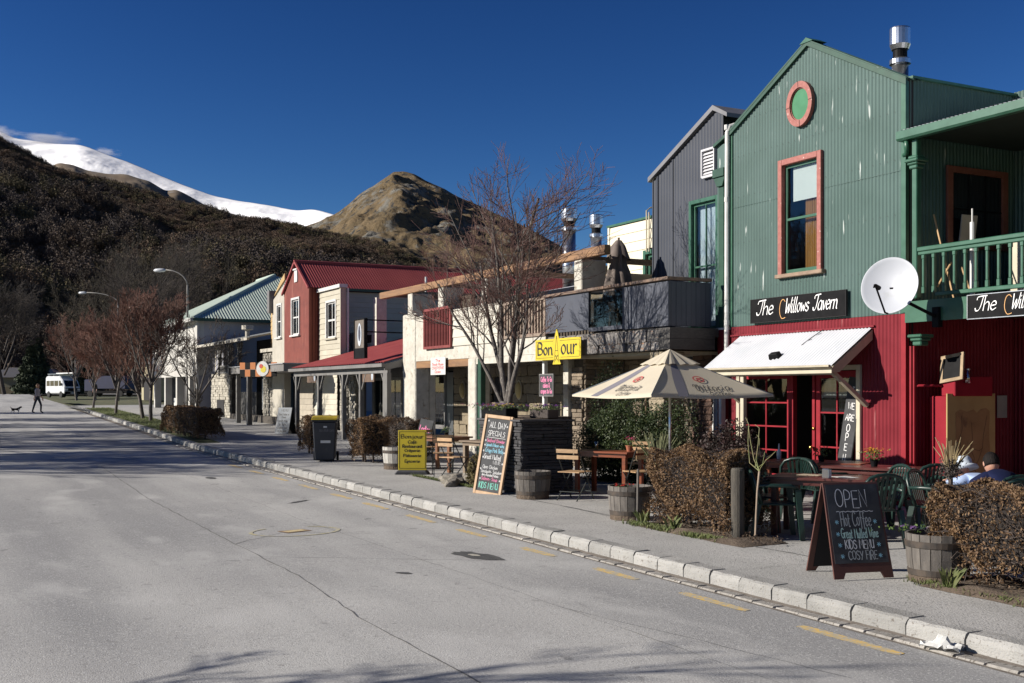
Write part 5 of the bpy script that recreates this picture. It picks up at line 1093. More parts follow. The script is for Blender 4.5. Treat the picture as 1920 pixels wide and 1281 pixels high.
b = MB(); b.tube([(q(-31.93), -.1, 7.25), (q(-31.93), 14, 7.25)], .07, 8); b.build('ridge_cap', REDR, rh)
part('gutter', GREEN_D, rh, (q(-30.12), q(-30.0), .8, 14, 5.98, 6.08)); MB().tube([(q(-29.2), 4.5, 6), (q(-29.2), 4.5, 6.6)], .05, 8).build('roof_pipe', WHITEP, rh)
# shaded weatherboard side
part('side_core', DARK, rh, (q(-30.4), q(-30.27), .9, 14, 2.5, 5.98)); boards(rh, GRB, .9, 8.5, q(-30.24), 3.0, 5.96, .2, axis='y')
# cream bay
bay = (q(-29.25), q(-28.2), 4.05, 5.4)
b = MB(); wall_boxes(b, q(-30.2), q(-27.6), .42, .56, 3.0, 5.9, [bay]); b.build('bay_core', DARK, rh)
boards(rh, CRB, q(-30.2), q(-27.6), .41, 3.0, 5.86, .2, [bay]); part('bay_side', GRB, rh, (q(-27.6), q(-27.57), .40, .6, 3.0, 5.86))
part('bay_corner_board', CRB, rh, (q(-27.65), q(-27.55), .36, .40, 3.0, 5.88)); part('bay_cap', WHITEP, rh, (q(-30.24), q(-27.5), .3, .62, 5.87, 6.0))
MB().tube([(q(-27.52), .64, 3.2), (q(-27.52), .64, 5.85)], .04, 8).build('downpipe', WHITEP, rh)
window(rh, *bay[:2], .41, *bay[2:], WHITEP, WHITEP, fw=.09, cols=2, rows=2, proud=.05, sill=CRB, bar=.05)
# white balustrade and pier above the verandah
part('balustrade', WHITEP, rh, (q(-30.2), q(-27.3), 1.62, 1.7, 3.3, 4.32))
for xa in (-29.4, -28.2):
    for k in range(6): part('balustrade_slat', DARK, rh, (q(xa)+k*.1, q(xa)+.06+k*.1, 1.6, 1.618, 3.85, 4.15))
part('pier', WR, rh, (q(-27.3), q(-26.95), 1.55, 1.95, 3.2, 5.5))
lt = thing('wall_lantern', 'small black wall lantern on the shaded grey boards by the timber beam end', 'lamp', -30.1, 5.4, z=4.9); b = MB(); b.lathe([(.02,.45),(.12,.32),(.09,0),(.03,-.05)], (.2,0,0), 6); b.bar((0,0,.4),(.2,0,.45),.03); b.build('lantern', BLACK, lt)
# verandah: deep iron roof, fascia, posts with braces
VX0, VX1, VD_, VZ = q(-27.24), q(-18.0), -1.6, 2.86
b = MB(); corr_slope(b, ((VX0, VD_, VZ), (VX1, VD_, VZ)), ((VX0, 3.2, 4.16), (VX1, 3.2, 4.16)), 1, pitch=.2, amp=.016); b.build('verandah_roof', REDR, rh, smooth=True, fixn=False)
part('verandah_gutter', GREYP, rh, (VX0-.05, VX1+.05, VD_-.1, VD_, 2.72, 2.82)); part('verandah_beam', GREYP, rh, (VX0, VX1, VD_+.1, VD_+.2, 2.55, 2.72))
b = MB(); b.prism([(VD_, 2.62), (VD_, 2.80), (3.2, 4.12), (3.2, 3.7)], 'x', VX1+.0, VX1+.04); b.build('verandah_end', GREYP, rh)
b = MB(); b.prism([(VD_, 2.76), (VD_, 2.83), (3.2, 4.13), (3.2, 4.05)], 'x', VX0-.04, VX0); b.build('verandah_rake', WOOD_B, rh)
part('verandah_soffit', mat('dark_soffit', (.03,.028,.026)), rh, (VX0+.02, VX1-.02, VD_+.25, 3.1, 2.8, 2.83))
PG = mat('post_grey', (.15,.145,.135), (.12,.115,.11), 3, .65)
for i, x in enumerate((-26.95, -24.4, -21.9, -20.3, -18.15, -17.85)):
    if i == 5: continue
    w_ = .13 if i < 4 else .34
    o = part('verandah_post', PG, rh, (q(x)-w_/2, q(x)+w_/2, VD_+.08, VD_+.21, .3, 2.55))
    for s_ in ((-1, 1) if i < 4 else (-1,)):
        b = MB(); b.bar((q(x)+s_*.05, VD_+.145, 2.05), (q(x)+s_*.42, VD_+.145, 2.55), .05, .05); b.build('brace', PG, o)
# ground floor walls beneath: boards, stone chimney, shop windows
boards(rh, GRB, q(-30.75), q(-28.0), .40, .3, 2.75, .2, [(q(-30.35), q(-29.8), .9, 2.3)]); part('ground_core', DARK, rh, (q(-30.75), q(-28.0), .41, .5, .3, 2.8))
window(rh, q(-30.35), q(-29.8), .40, .9, 2.3, WHITEP, WHITEP, fw=.07, rows=2, proud=.04, sill=WHITEP, depth=.1)
for x0, x1, d_, nm in ((-27.75, -26.95, .4, 1), (-26.75, -26.05, .4, 2)):
    o = part('stone_core', MORT, rh, (q(x0)+.03, q(x1)-.03, d_+.05, d_+.4, .3, 2.75)); stones(o, SCHW, q(x0), q(x1), .3, 2.75, d_, rh=.1, wr=(.15, .35), seed=20+nm, limit=140)
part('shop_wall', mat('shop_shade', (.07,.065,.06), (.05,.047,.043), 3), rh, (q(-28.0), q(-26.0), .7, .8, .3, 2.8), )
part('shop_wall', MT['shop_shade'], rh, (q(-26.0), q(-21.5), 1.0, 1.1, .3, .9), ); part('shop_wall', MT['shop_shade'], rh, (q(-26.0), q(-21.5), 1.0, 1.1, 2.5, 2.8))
for x0, x1 in ((-25.9, -24.6), (-24.5, -23.2), (-23.1, -21.6)):
    window(rh, q(x0), q(x1), 1.02, .92, 2.45, PG, PG, fw=.05, cols=2, rows=1, proud=.02, inside=lambda fr, a, c, y, z0, z1: part('shop_display', mat('shop_goods', (.16,.12,.08), (.03,.03,.03), 5, .8, lo=.45, hi=.55), fr, (a+.1, c-.1, y+.08, y+.12, z0, z0+(z1-z0)*.45)))
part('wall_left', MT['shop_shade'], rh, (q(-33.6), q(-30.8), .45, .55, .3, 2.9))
boards(rh, mat('pale_board', (.34,.30,.24), (.28,.25,.2), 3, .8, var=.08), q(-32.95), q(-30.8), .38, .35, 2.65, .22); part('ground_core', DARK, rh, (q(-32.95), q(-30.8), .39, .45, .3, 2.7))
window(rh, q(-35.6), q(-35.2), .38, .8, 2.6, WHITEP, WHITEP, fw=.08, rows=1, depth=.1)
part('window_void', MT['dark_glass'], rh, (q(-34.05), q(-33.0), .4, .44, .7, 2.6)); part('white_sill', WHITEP, rh, (q(-34.1), q(-32.95), .3, .38, .6, .72))
# hanging signs
hsn = thing('hanging_sign', 'tall dark framed picture sign standing on brackets over the red verandah roof', 'sign', -19.75, -1.8, z=3.02)
part('board', mat('sign_brown', (.10,.085,.07), (.14,.12,.1), 5, .7), hsn, (0, .82, -.06, .0, 0, 1.12)); part('frame', BLACK, hsn, (-.05,0,-.08,.02,-.03,1.15), (.82,.87,-.08,.02,-.03,1.15), (0,.82,-.08,.02,1.12,1.15), (0,.82,-.08,.02,-.03,0)) 
part('lower_panel', BLACK, hsn, (.02,.8,-.075,-.062,.0,.28))
b = MB(); annulus(b, 0.0001, .17, -.068, -.061, .41, .68, n=28, sx=1, sz=2.0); b.build('oval', mat('oval_pale', (.5,.53,.56), (.35,.4,.46), 4, .6), hsn)
b = MB(); annulus(b, 0.0001, .09, -.072, -.0685, .41, .72, n=18, sx=1, sz=2.6); b.build('figure', mat('figure_dark', (.02,.025,.05), (.05,.05,.07), 20), hsn)
for z in (1.1, .75):
    b = MB(); b.bar((.85, -.0, z), (1.35, 2.6, z+.15-.2), .035); b.build('bracket', BLACK, hsn)
for x, z in ((-20.17, 2.30), (-25.76, 2.32)):
    t = thing('small_sign', 'small brown plaque hanging under the verandah gutter by its %s' % ('right end posts' if x > -22 else 'left end post'), 'sign', x, -1.45, z=z, group='small plaques hanging under the red verandah')
    part('board', mat('plaque_brown', (.13,.085,.055), (.1,.06,.04), 5), t, (0,1.0,-.02,.02,0,.36)); b = MB(); annulus(b, .0001, .08, -.026, -.021, .85, .18, n=16, sx=1, sz=1.7); b.build('oval', MT['oval_pale'], t); MB().tube([(.1,0,.36),(.1,0,.42)], .01, 5).build('hook', BLACK, t)
# ============================================================ NARROW CREAM HOUSE
nh = bld('narrow_house', 'narrow pale house with a yellow boarded gable squeezed beside the red house', -36)
def q(v): return v+36
PALE = mat('pale_render', (.40,.375,.32), (.34,.32,.27), 3, .8, bump=.2); YB = mat('yellow_board', (.42,.29,.12), (.36,.24,.1), 3, .7, var=.08)
b = MB(); wall_boxes(b, q(-35.5), q(-33.7), .02, .3, .4, lambda x: 5.9+(x-q(-35.5))*.33, [(q(-34.75), q(-34.15), 4.3, 5.65)]); b.build('front_wall', PALE, nh)
window(nh, q(-34.75), q(-34.15), .02, 4.3, 5.65, WHITEP, WHITEP, fw=.09, rows=2, sill=WHITEP, proud=.03)
b = MB(); b.prism([(q(-35.3), 6.1), (q(-33.7), 6.68), (q(-33.7), 6.95), (q(-34.3), 6.7)], 'y', .03, .1); b.build('gable_boards', YB, nh)
boards(nh, YB, q(-37.4), q(-35.6), .5, 3.6, 5.9, .2, [(q(-36.3), q(-35.75), 3.9, 5.2)]); part('yellow_core', DARK, nh, (q(-37.4), q(-35.6), .55, .7, 3.2, 5.9))
b = MB(); b.prism([(q(-37.5), 5.7), (q(-36.6), 6.3), (q(-35.5), 6.2), (q(-35.5), 5.7)], 'y', .52, .6); b.build('yellow_gable', YB, nh)
window(nh, q(-36.3), q(-35.75), .5, 3.9, 5.2, CREAM, CREAM, fw=.08, rows=1, sill=WHITEP)
part('chimney_box', GREYP, nh, (q(-35.75), q(-35.4), -.15, .2, 5.4, 6.35))
o = part('stone_core', MORT, nh, (q(-37.3), q(-35.6), .15, .4, .4, 3.75)); stones(o, SCHW, q(-37.35), q(-35.55), .45, 3.7, .1, rh=.12, wr=(.15, .4), seed=31, limit=230)
part('stone_cap', PALE, nh, (q(-37.5), q(-35.5), .02, .5, 3.75, 3.9))
part('flat_canopy', GREYP, nh, (q(-37.0), q(-28.9), -1.4, .3, 2.78, 3.05)); part('canopy_top', mat('canopy_iron', (.3,.31,.32), (.25,.26,.27), 4, .5), nh, (q(-37.05), q(-28.85), -1.45, .3, 3.05, 3.09))
for x in (-34.3,): part('canopy_post', PG, nh, (q(x)-.06, q(x)+.06, -1.3, -1.18, .4, 2.78))
rs = thing('round_sign', 'round white sign with a red and yellow emblem on an orange and black chequered board', 'sign', -31.0, -1.6, z=2.9, rot=R(38))
b = MB(); b.m = Matrix.Rotation(R(90), 4, 'X'); b.lathe([(.001,.05),(.29,.05),(.3,.03),(.3,.0),(.001,.0)], n=28); b.build('disc', WHITEP, rs)
OR = mat('sign_orange', (.42,.13,.02), rough=.6)
for k in range(7):
    for j in range(2): part('chequer', OR if (k+j) % 2 else BLACK, rs, (-1.1+k*.25, -.85+k*.25, -.03+.0, .0, -.3+j*.28, -.03+j*.28))
b = MB(); b.m = Matrix.Rotation(R(90), 4, 'X'); b.lathe([(.001,.057),(.13,.057),(.13,.051)], (.04,-.02,0), n=16); b.build('emblem', mat('emblem_yellow', (.6,.5,.03)), rs)
b = MB(); b.m = Matrix.Rotation(R(90), 4, 'X'); b.lathe([(.001,.062),(.085,.062),(.085,.058)], (-.06,.1,0), n=16); b.build('emblem', mat('emblem_red', (.5,.06,.03)), rs)
# ============================================================ STONE BUILDING WITH POSTED VERANDAH
sb = bld('stone_building', 'grey rendered building with a posted upstairs verandah over a pale stone wall', -47)
def q(v): return v+47
LAV = mat('lavender_render', (.24,.24,.27), (.2,.2,.23), 2, .8)
part('left_wall', LAV, sb, (q(-50.8), q(-46.6), .9, 1.1, .5, 4.6)); part('downpipe', WHITEP, sb, (q(-49.2), q(-49.05), .8, .9, .5, 4.4)); part('wall_bay', LAV, sb, (q(-46.6), q(-44.8), .1, .5, .5, 4.45))
window(sb, q(-45.7), q(-45.2), .12, 3.0, 4.15, CREAM, CREAM, fw=.1, rows=1, depth=.2); window(sb, q(-46.4), q(-45.95), .12, 3.0, 4.15, CREAM, CREAM, fw=.1, rows=1, depth=.2)
o = part('stone_core', MORT, sb, (q(-46.5), q(-42.6), -.0, .3, .6, 2.9)); stones(o, mat('pale_schist', (.42,.39,.32), (.3,.28,.24), 5, .85, bump=.6, var=.25, c3=(.14,.12,.1), s3=10, lo3=.6, hi3=.68), q(-46.6), q(-42.6), .62, 2.92, -.1, rh=.13, wr=(.18, .5), seed=41)
part('hearth', DARK, sb, (q(-45.2), q(-43.7), -.13, -.05, .6, 1.6))
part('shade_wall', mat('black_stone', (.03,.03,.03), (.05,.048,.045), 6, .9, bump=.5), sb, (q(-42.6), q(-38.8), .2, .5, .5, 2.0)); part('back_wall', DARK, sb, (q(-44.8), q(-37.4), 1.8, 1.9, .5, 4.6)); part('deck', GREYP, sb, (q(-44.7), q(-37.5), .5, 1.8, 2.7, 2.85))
b = MB(); b.add([(q(-51.0), -.5, 4.42), (q(-37.4), -.5, 4.42), (q(-37.4), 3.4, 5.25), (q(-51.0), 3.4, 5.25)], [(0,1,2,3)]); b.add([(q(-51.0), -.5, 4.36), (q(-37.4), -.5, 4.36), (q(-37.4), 3.4, 5.19), (q(-51.0), 3.4, 5.19)], [(3,2,1,0)]); 
b2 = MB(); b2.prism([(-.5,4.36),(-.5,4.44),(3.4,5.26),(3.4,5.18)], 'x', q(-51), q(-37.4)); b2.build('verandah_roof', mat('grey_iron', (.25,.26,.25), (.2,.21,.2), 2, .6), sb)
part('verandah_gutter', PALE, sb, (q(-51.05), q(-37.35), -.62, -.5, 4.3, 4.42)); MB().lathe([(.12,0),(.12,.35),(.3,.4),(.3,.6),(.001,.62)], (q(-43.5), 1.0, 4.7), 12).build('roof_vent', PALE, sb)
for x in (-44.6, -42.5, -40.6):
    o = part('verandah_post', PG, sb, (q(x)-.08, q(x)+.08, -.2, -.04, 2.8, 4.3)); part('post_collar', PG, o, (q(x)-.14, q(x)+.14, -.26, .02, 3.62, 3.72))
    for s_ in (-1, 1): b = MB(); b.bar((q(x)+s_*.07, -.12, 3.75), (q(x)+s_*.42, -.12, 4.3), .1); b.build('brace', PG, o)
part('balcony_rail', PG, sb, (q(-44.6), q(-42.5), -.15, -.09, 3.25, 3.31)); part('balcony_rail', PG, sb, (q(-44.6), q(-42.5), -.15, -.09, 2.92, 2.98))
for k in range(12): part('baluster', PG, sb, (q(-44.4)+k*.16, q(-44.4)+k*.16+.05, -.14, -.1, 2.98, 3.25))
for k, (x, d_) in enumerate(((-36.74, -1.14), (-34.33, -1.29), (-33.6, -1.2))):
    if k < 2: o = part('street_post', PG, sb, (q(x)-.09, q(x)+.09, d_-.09, d_+.09, .45, 2.78)); part('post_foot', GREYP, o, (q(x)-.18, q(x)+.18, d_-.18, d_+.18, .42, .52))
part('white_panel', WHITEP, sb, (q(-38.2), q(-37.6), .3, .4, 1.2, 2.6))
# low stone planter wall behind the posts
lw_ = part('low_wall_core', MORT, sb, (q(-42.2), q(-33.4), -.2, .15, .5, .95)); 
# ============================================================ BIG BUILDING WITH PALE GREEN HIP ROOF
gb = bld('green_roofed_building', 'large pale building with a light green hipped iron roof up the street', -51)
def q(v): return v+51
LG = mat('pale_green_iron', (.35,.42,.365), (.40,.46,.40), .8, .55, spec=.3)
OFFW = mat('offwhite_render', (.44,.43,.4), (.38,.37,.34), 2, .8)
part('front_wall', OFFW, gb, (q(-66), q(-51), .2, .5, 2.9, 6.05)); part('side_wall', mat('side_render', (.36,.35,.36), (.32,.31,.32), 2, .85), gb, (q(-51.3), q(-51.0), .5, 11, .5, 6.0))
part('corner_trim', OFFW, gb, (q(-51.4), q(-50.9), .1, .2, .6, 6.0)); part('shop_shadow', DARK, gb, (q(-66), q(-51.4), 1.2, 1.3, .5, 2.9)); part('shop_end', LAV, gb, (q(-51.4), q(-50.95), .2, 1.3, .6, 2.9))
for k in range(4): part('shop_pillar', OFFW, gb, (q(-64.5)+k*3.6, q(-64.1)+k*3.6, .2, .6, .6, 2.9))
for k, (a, c) in enumerate(((-62.5, -61.3), (-58.4, -57.2))): part('white_panel', WHITEP, gb, (q(a), q(c), 1.1, 1.19, .6, 1.6))
def hip(x0, x1, y0, y1, z0, z1, ins):
    A, B, Cc, D = (x0,y0,z0), (x1,y0,z0), (x1,y1,z0), (x0,y1,z0); ym = (y0+y1)/2; Rr1 = (x1-ins, ym, z1); Rr0 = (x0+ins, ym, z1); return A, B, Cc, D, Rr0, Rr1
A, B_, C_, D_, R0, R1 = hip(q(-67.5), q(-50.6), -.2, 12.5, 6.05, 9.25, 6.4)
def tri_sheet(b, P0, P1, T0, T1, n, amp=.05):
    """ribbed sheet between eave P0-P1 and ridge T0-T1 (T0==T1 for a hip end)"""
    P0, P1, T0, T1 = map(Vector, (P0, P1, T0, T1)); e = (P1-P0); L_ = e.length; ed = e/L_; nr = e.cross(T0-P0).normalized(); nr = nr if nr.z > 0 else -nr
    a0 = (T0-P0).dot(ed); a1 = (T1-P0).dot(ed); up0 = T0-(P0+ed*a0); P = []; F = []
    for i in range(n+1):
        x = L_*i/n; t = min(1, x/a0 if a0 > 0 else 1, (L_-x)/(L_-a1) if L_ > a1 else 1); o = nr*(amp*(1 if i % 2 else 0)); p = P0+ed*x; P += [p+o, p+up0*t+o]
        if i: F.append((2*i-2, 2*i, 2*i+1, 2*i-1))
    b.add(P, F)
b = MB(); tri_sheet(b, B_, C_, R1, R1, 150, .03); b.build('roof', LG, gb, fixn=False)
b = MB(); tri_sheet(b, A, B_, R0, R1, 200, .03); b.build('roof', LG, gb, fixn=False); b = MB(); tri_sheet(b, C_, D_, R1, R0, 60); b.build('roof', LG, gb, fixn=False)
b = MB(); b.tube([tuple(B_), tuple(R1)], .12, 6); b.build('hip_cap', LG, gb); b = MB(); b.tube([tuple(R1), tuple(R0)], .12, 6); b.build('ridge_cap', LG, gb)
part('eave_gutter', GREEN_D, gb, (q(-50.7), q(-50.5), -.3, 12.5, 5.9, 6.06), ); part('front_gutter', OFFW, gb, (q(-67.5), q(-50.5), -.35, -.2, 5.88, 6.06))
# ---- things far up the street
fb = bld('far_cottage', 'low cream building with a dark opening seen between the verge trees', -100)
part('wall', mat('dull_cream', (.36,.32,.2), (.3,.27,.17), 2, .8), fb, (-4, 4, 6, 10, 1.2, 4.6)); part('roof', mat('dull_grey_roof', (.13,.13,.13)), fb, (-4.4, 4.4, 5.6, 10.4, 4.6, 4.9)); part('door', DARK, fb, (-2.5, 1.5, 5.95, 5.99, 1.2, 3.4))
fh = thing('far_house', 'small grey roofed house behind trees at the far left end of the road', 'house', -71.5, 165, world=True, z=1.6)
part('wall', mat('dull_green_wall', (.12,.11,.07)), fh, (-3.5, 3.5, 0, 8, 0, 2.6)); b = MB(); b.prism([(-4, 2.5), (4, 2.5), (1.5, 3.9), (-1.5, 3.9)], 'y', -1, 9); b.build('roof', mat('dull_slate', (.16,.15,.16)), fh); part('window', WHITEP, fh, (1, 3, -.05, -.01, 1, 2.2))
part('hedge_row', mat('far_hedge', (.06,.045,.02), (.09,.07,.03), 1), fh, (-16, 10, -3, -2, 0, 1.1))
def lamp(s, d, H_, arm, label, h2=None):
    t = thing('street_lamp', label, 'street lamp', s, d, group='grey street lamps on curved arms'); z0 = 0
    b = MB(); b.tube([(0,0,0),(0,0,2.2)], [.11,.1], 8); b.tube([(0,0,2.2),(0,0,H_-1.3),(0,0,H_-.9)], [.07,.055,.05], 8); b.build('pole', PG, t, smooth=True)
    P = [(0,0,H_-.95)]+[(-arm*.0-arm*(1-math.cos(a))*.9*.7, -arm*(1-math.cos(a))*.75, H_-.95+.95*math.sin(a)) for a in (.3,.6,.9,1.2,1.5)]
    b = MB(); b.tube(P, .04, 6); b.build('arm', PG, t, smooth=True)
    e = Vector(P[-1]); b = MB(); b.m = Matrix.Translation(e+Vector((-.26, -.3, -.02))) @ Matrix.Rotation(math.atan2(-.75,-.63), 4, 'Z') @ Matrix.Diagonal((1, .42, .3, 1)); b.lathe([(.001,-.38),(.3,-.3),(.42,0),(.3,.3),(.001,.38)], n=12); b.build('lantern', mat('lamp_glass_grey', (.5,.52,.55), rough=.3), t, smooth=True); return t
lamp(-53.95, .61-.4, 8.2, 1.5, 'tall street lamp in front of the green roofed building'); lamp(-86.5, 1.2, 9.1, 3.2, 'far street lamp behind the row of verge trees')
po = thing('sign_pole', 'thin grey pole beside the parked white van', 'pole', -100, -.6); MB().tube([(0,0,0),(0,0,3.6)], .06, 8).build('pole', PG, po)
# ---- parked white van with roof rack
van = thing('parked_van', 'white high roofed van with a roof rack parked facing down the street', 'van', -47.0, 119.0, rot=R(46), world=True, z=gY(119))
VW = mat('van_white', (.6,.61,.62), (.52,.53,.54), 2, .35); TY = mat('tyre_rubber', (.015,.015,.015), rough=.85)
vb = MB(); sec = [(0,.42,.0),(0,.95,.05),(.02,1.18,.12),(.45,1.85,.2),(.75,2.05,.22),(4.3,2.05,.22),(4.5,1.9,.2),(4.55,.42,0)]
b = MB(); b.prism([(-2.25,.4),(-2.28,.75),(-2.22,1.12),(-1.72,1.80),(-1.4,2.0),(-1.1,2.22),(2.0,2.25),(2.2,2.05),(2.25,1.1),(2.25,.4)], 'x', -.84, .84); vo = b.build('body', VW, van, bevel=.09)
b = MB(); b.add([(-.7,-2.245,1.16),(.7,-2.245,1.16),(.64,-1.79,1.76),(-.64,-1.79,1.76)], [(0,1,2,3)]); b.build('windscreen', mat('van_glass', (.01,.013,.016), rough=.08), van)
part('bumper', BLACK, van, (-.84,.84,-2.36,-2.2,.38,.62), bevel=.03); part('grille', BLACK, van, (-.78,.78,-2.31,-2.26,.66,.98))
for s_ in (-1, 1):
    part('headlight', mat('headlight', (.5,.52,.55), rough=.1), van, (s_*.78-.0, s_*.5, -2.325, -2.315, .72, .92)); part('mirror', BLACK, van, (s_*.88, s_*1.02, -1.75, -1.65, 1.25, 1.5))
    for k, (y0, y1) in enumerate(((-1.62,-.95),(-.8,.1),(.2,1.1),(1.2,1.95))): b = MB(); b.add([(s_*.846,y0,1.2),(s_*.846,y1,1.2),(s_*.846,y1,1.75),(s_*.846,y0+(.25 if k == 0 else 0),1.75)], [(0,1,2,3)]); b.build('side_window', MT['van_glass'], van)
    for y in (-1.45, 1.45):
        b = MB(); b.m = Matrix.Translation((s_*.78, y, .33)) @ Matrix.Rotation(R(90), 4, 'Y'); b.lathe([(.2,-.11),(.33,-.1),(.33,.1),(.2,.11)], n=16); wo_ = b.build('wheel', TY, van); b = MB(); b.m = Matrix.Translation((s_*.78, y, .33)) @ Matrix.Rotation(R(90), 4, 'Y'); b.lathe([(.19,-.1),(.19,.1)], n=12); b.build('rim', GALV, wo_)
part('roof_rack', GALV, van, (-.8,.8,-1.9,1.8,2.42,2.47)); part('ladder', WHITEP, van, (.15,.55,-2.1,1.9,2.5,2.6))
for y in (-1.0, .3, 1.5): part('rack_bar', GALV, van, (-.8,.8,y,y+.05,2.25,2.42))
part('number_plate', WHITEP, van, (-.25,.25,-2.375,-2.365,.42,.53))
# dark blue truck behind the trees
tk = thing('parked_truck', 'dark blue covered truck parked behind the verge trees', 'truck', -43.5, 124, rot=R(75), world=True, scale=.75); BT = mat('truck_blue', (.005,.010,.045), (.008,.014,.06), 2, .6)
part('cover', BT, tk, (-1.4,1.4,-3,2,1.1,3.0), bevel=.08); part('cab', BT, tk, (-1.2,1.2,2.1,4,.7,2.5), bevel=.15); part('chassis', BLACK, tk, (-1.1,1.1,-3,4,.5,.9))
for x in (-1.1,1.1):
    for y in (-2, 3): b = MB(); b.m = Matrix.Translation((x, y, .45)) @ Matrix.Rotation(R(90), 4, 'Y'); b.lathe([(.2,-.13),(.45,-.12),(.45,.12),(.2,.13)], n=14); b.build('wheel', TY, tk)
# freestanding boards on the footpath up the street
def aboard_grey(s, d, rot, label, w_, h, lines=None, m=None):
    t = thing('sandwich_board', label, 'sandwich board', s, d, rot=rot); m = m or mat('board_pale_grey', (.2,.22,.24), (.17,.185,.2), 3, .7)
    for sg_, nm in ((1, 'front_panel'), (-1, 'back_panel')):
        b = MB(); b.m = Matrix.Rotation(R(13)*sg_*-1, 4, 'X'); b2 = MB(); Mx = Matrix.Translation((0, -.0, h)) @ Matrix.Rotation(R(-13)*sg_, 4, 'X') @ Matrix.Translation((0, 0, -h*1.02)); b = MB(); b.m = Mx
        b.box(-w_/2, w_/2, -.012, .012, 0, h*1.02); o = b.build(nm, m if sg_ > 0 else BLACK, t)
        if sg_ > 0 and lines:
            for k, (tx, wd, hh, zz) in enumerate(lines): lettering(t, tx, INK, Mx @ frontM(0, -.0125, zz), h=hh, sw=.012, width=wd)
    return t
aboard_grey(-26.4, -2.05, R(32), 'pale grey sandwich board with dark printed lines outside the red house', .62, .92, [('MENU', .3, .08, .8), ('Best Value in', .45, .07, .66), ('Town', .2, .07, .56), ('lunch from', .4, .05, .44), ('to share', .3, .06, .3), ('Coffee, Tea', .45, .07, .18), ('all day open', .4, .05, .08)])
# ============================================================ TREES
BARK = mat('grey_bark', (.13,.115,.10), (.07,.06,.055), 9, .9, bump=.6, bscale=40, c3=(.2,.19,.17), s3=20, lo3=.6, hi3=.7)
TWIG = mat('red_brown_twig', (.15,.075,.06), (.10,.06,.05), 3, .8, var=.15); TWIG_R = mat('russet_twig', (.19,.085,.06), (.13,.07,.05), .6, .85, var=.25)
TWIG_D = mat('dark_twig', (.035,.028,.024), (.05,.038,.03), .6, .9, var=.2)
class Tubes:
    """many thin tapered 3- or 4-sided tubes collected with numpy"""
    def __init__(self): self.V = []; self.F = []; self.n = 0
    def add(self, pts, r0, r1, sides=3):
        m_ = len(pts)
        for i, p in enumerate(pts):
            a = pts[max(0, i-1)]; b = pts[min(m_-1, i+1)]; d = (b-a); d.normalize()
            u = d.cross(Vector((.3, .9, .2))); u.normalize(); v = d.cross(u); r = r0+(r1-r0)*i/(m_-1)
            for k in range(sides):
                t = 6.2832*k/sides; self.V.append(p+u*(r*math.cos(t))+v*(r*math.sin(t)))
        for i in range(m_-1):
            for k in range(sides):
                k2 = (k+1) % sides; b0 = self.n+i*sides; self.F.append((b0+k, b0+k2, b0+sides+k2, b0+sides+k))
        self.n += m_*sides
    def build(self, name, m, parent, kind=None):
        return fast_mesh(name, np.array([tuple(v) for v in self.V]), np.array(self.F), m, parent, kind, smooth=True)
def grow(T, Tw, p, d, L, r, lvl, rnd, up, maxl, nkid, twig_r, spread, bend=.18, kinks=4):
    """one limb; children off it; the last two levels go in the twig mesh"""
    pts = [p.copy()]; dd = d.copy(); q = p.copy()
    for i in range(kinks):
        dd = (dd+Vector((rnd.uniform(-bend, bend), rnd.uniform(-bend, bend), rnd.uniform(-bend, bend)+up))).normalized(); q = q+dd*(L/kinks); pts.append(q.copy())
    r1 = max(twig_r, r*(.35 if lvl < maxl else .5)); (T if lvl < maxl-1 else Tw).add(pts, r, r1, 6 if lvl == 0 else (4 if lvl < maxl-1 else 3))
    if lvl >= maxl: return
    nk = nkid[lvl]
    for k in range(nk):
        t = (.25 if lvl else .3)+(.72 if lvl else .68)*(k+rnd.random()*.7)/nk; f = t*kinks; i = min(int(f), kinks-1); b = pts[i].lerp(pts[i+1], f-i)
        ax = (pts[i+1]-pts[i]).normalized(); sd = ax.cross(Vector((rnd.uniform(-1,1), rnd.uniform(-1,1), rnd.uniform(-.3,.3))))
        if sd.length < .01: continue
        sd.normalize(); a = rnd.uniform(*spread); nd = (ax*math.cos(a)+sd*math.sin(a)).normalized()
        if nd.z < -.05: nd.z = abs(nd.z)*.3
        grow(T, Tw, b, nd, L*rnd.uniform(.38, .62)*(1.15-.5*t), max(twig_r, r*(1-t*.6)*.45), lvl+1, rnd, up, maxl, nkid, twig_r, spread, bend, 3 if lvl else 4)
def bare_tree(name, label, s, d, trunks, seed, nkid, maxl, twig_r, twm, z=None, group=None, up=.05, spread=(.5, 1.0), world=False, bm=None):
    rnd = random.Random(seed); t = thing(name, label, 'tree', s, d, z=z, group=group, world=world); T, Tw = Tubes(), Tubes()
    for (p, dv, L, r) in trunks: grow(T, Tw, Vector(p), Vector(dv).normalized(), L, r, 0, rnd, up, maxl, nkid, twig_r, spread)
    T.build('trunk', bm or BARK, t); Tw.build('crown', twm, t, 'stuff'); return t
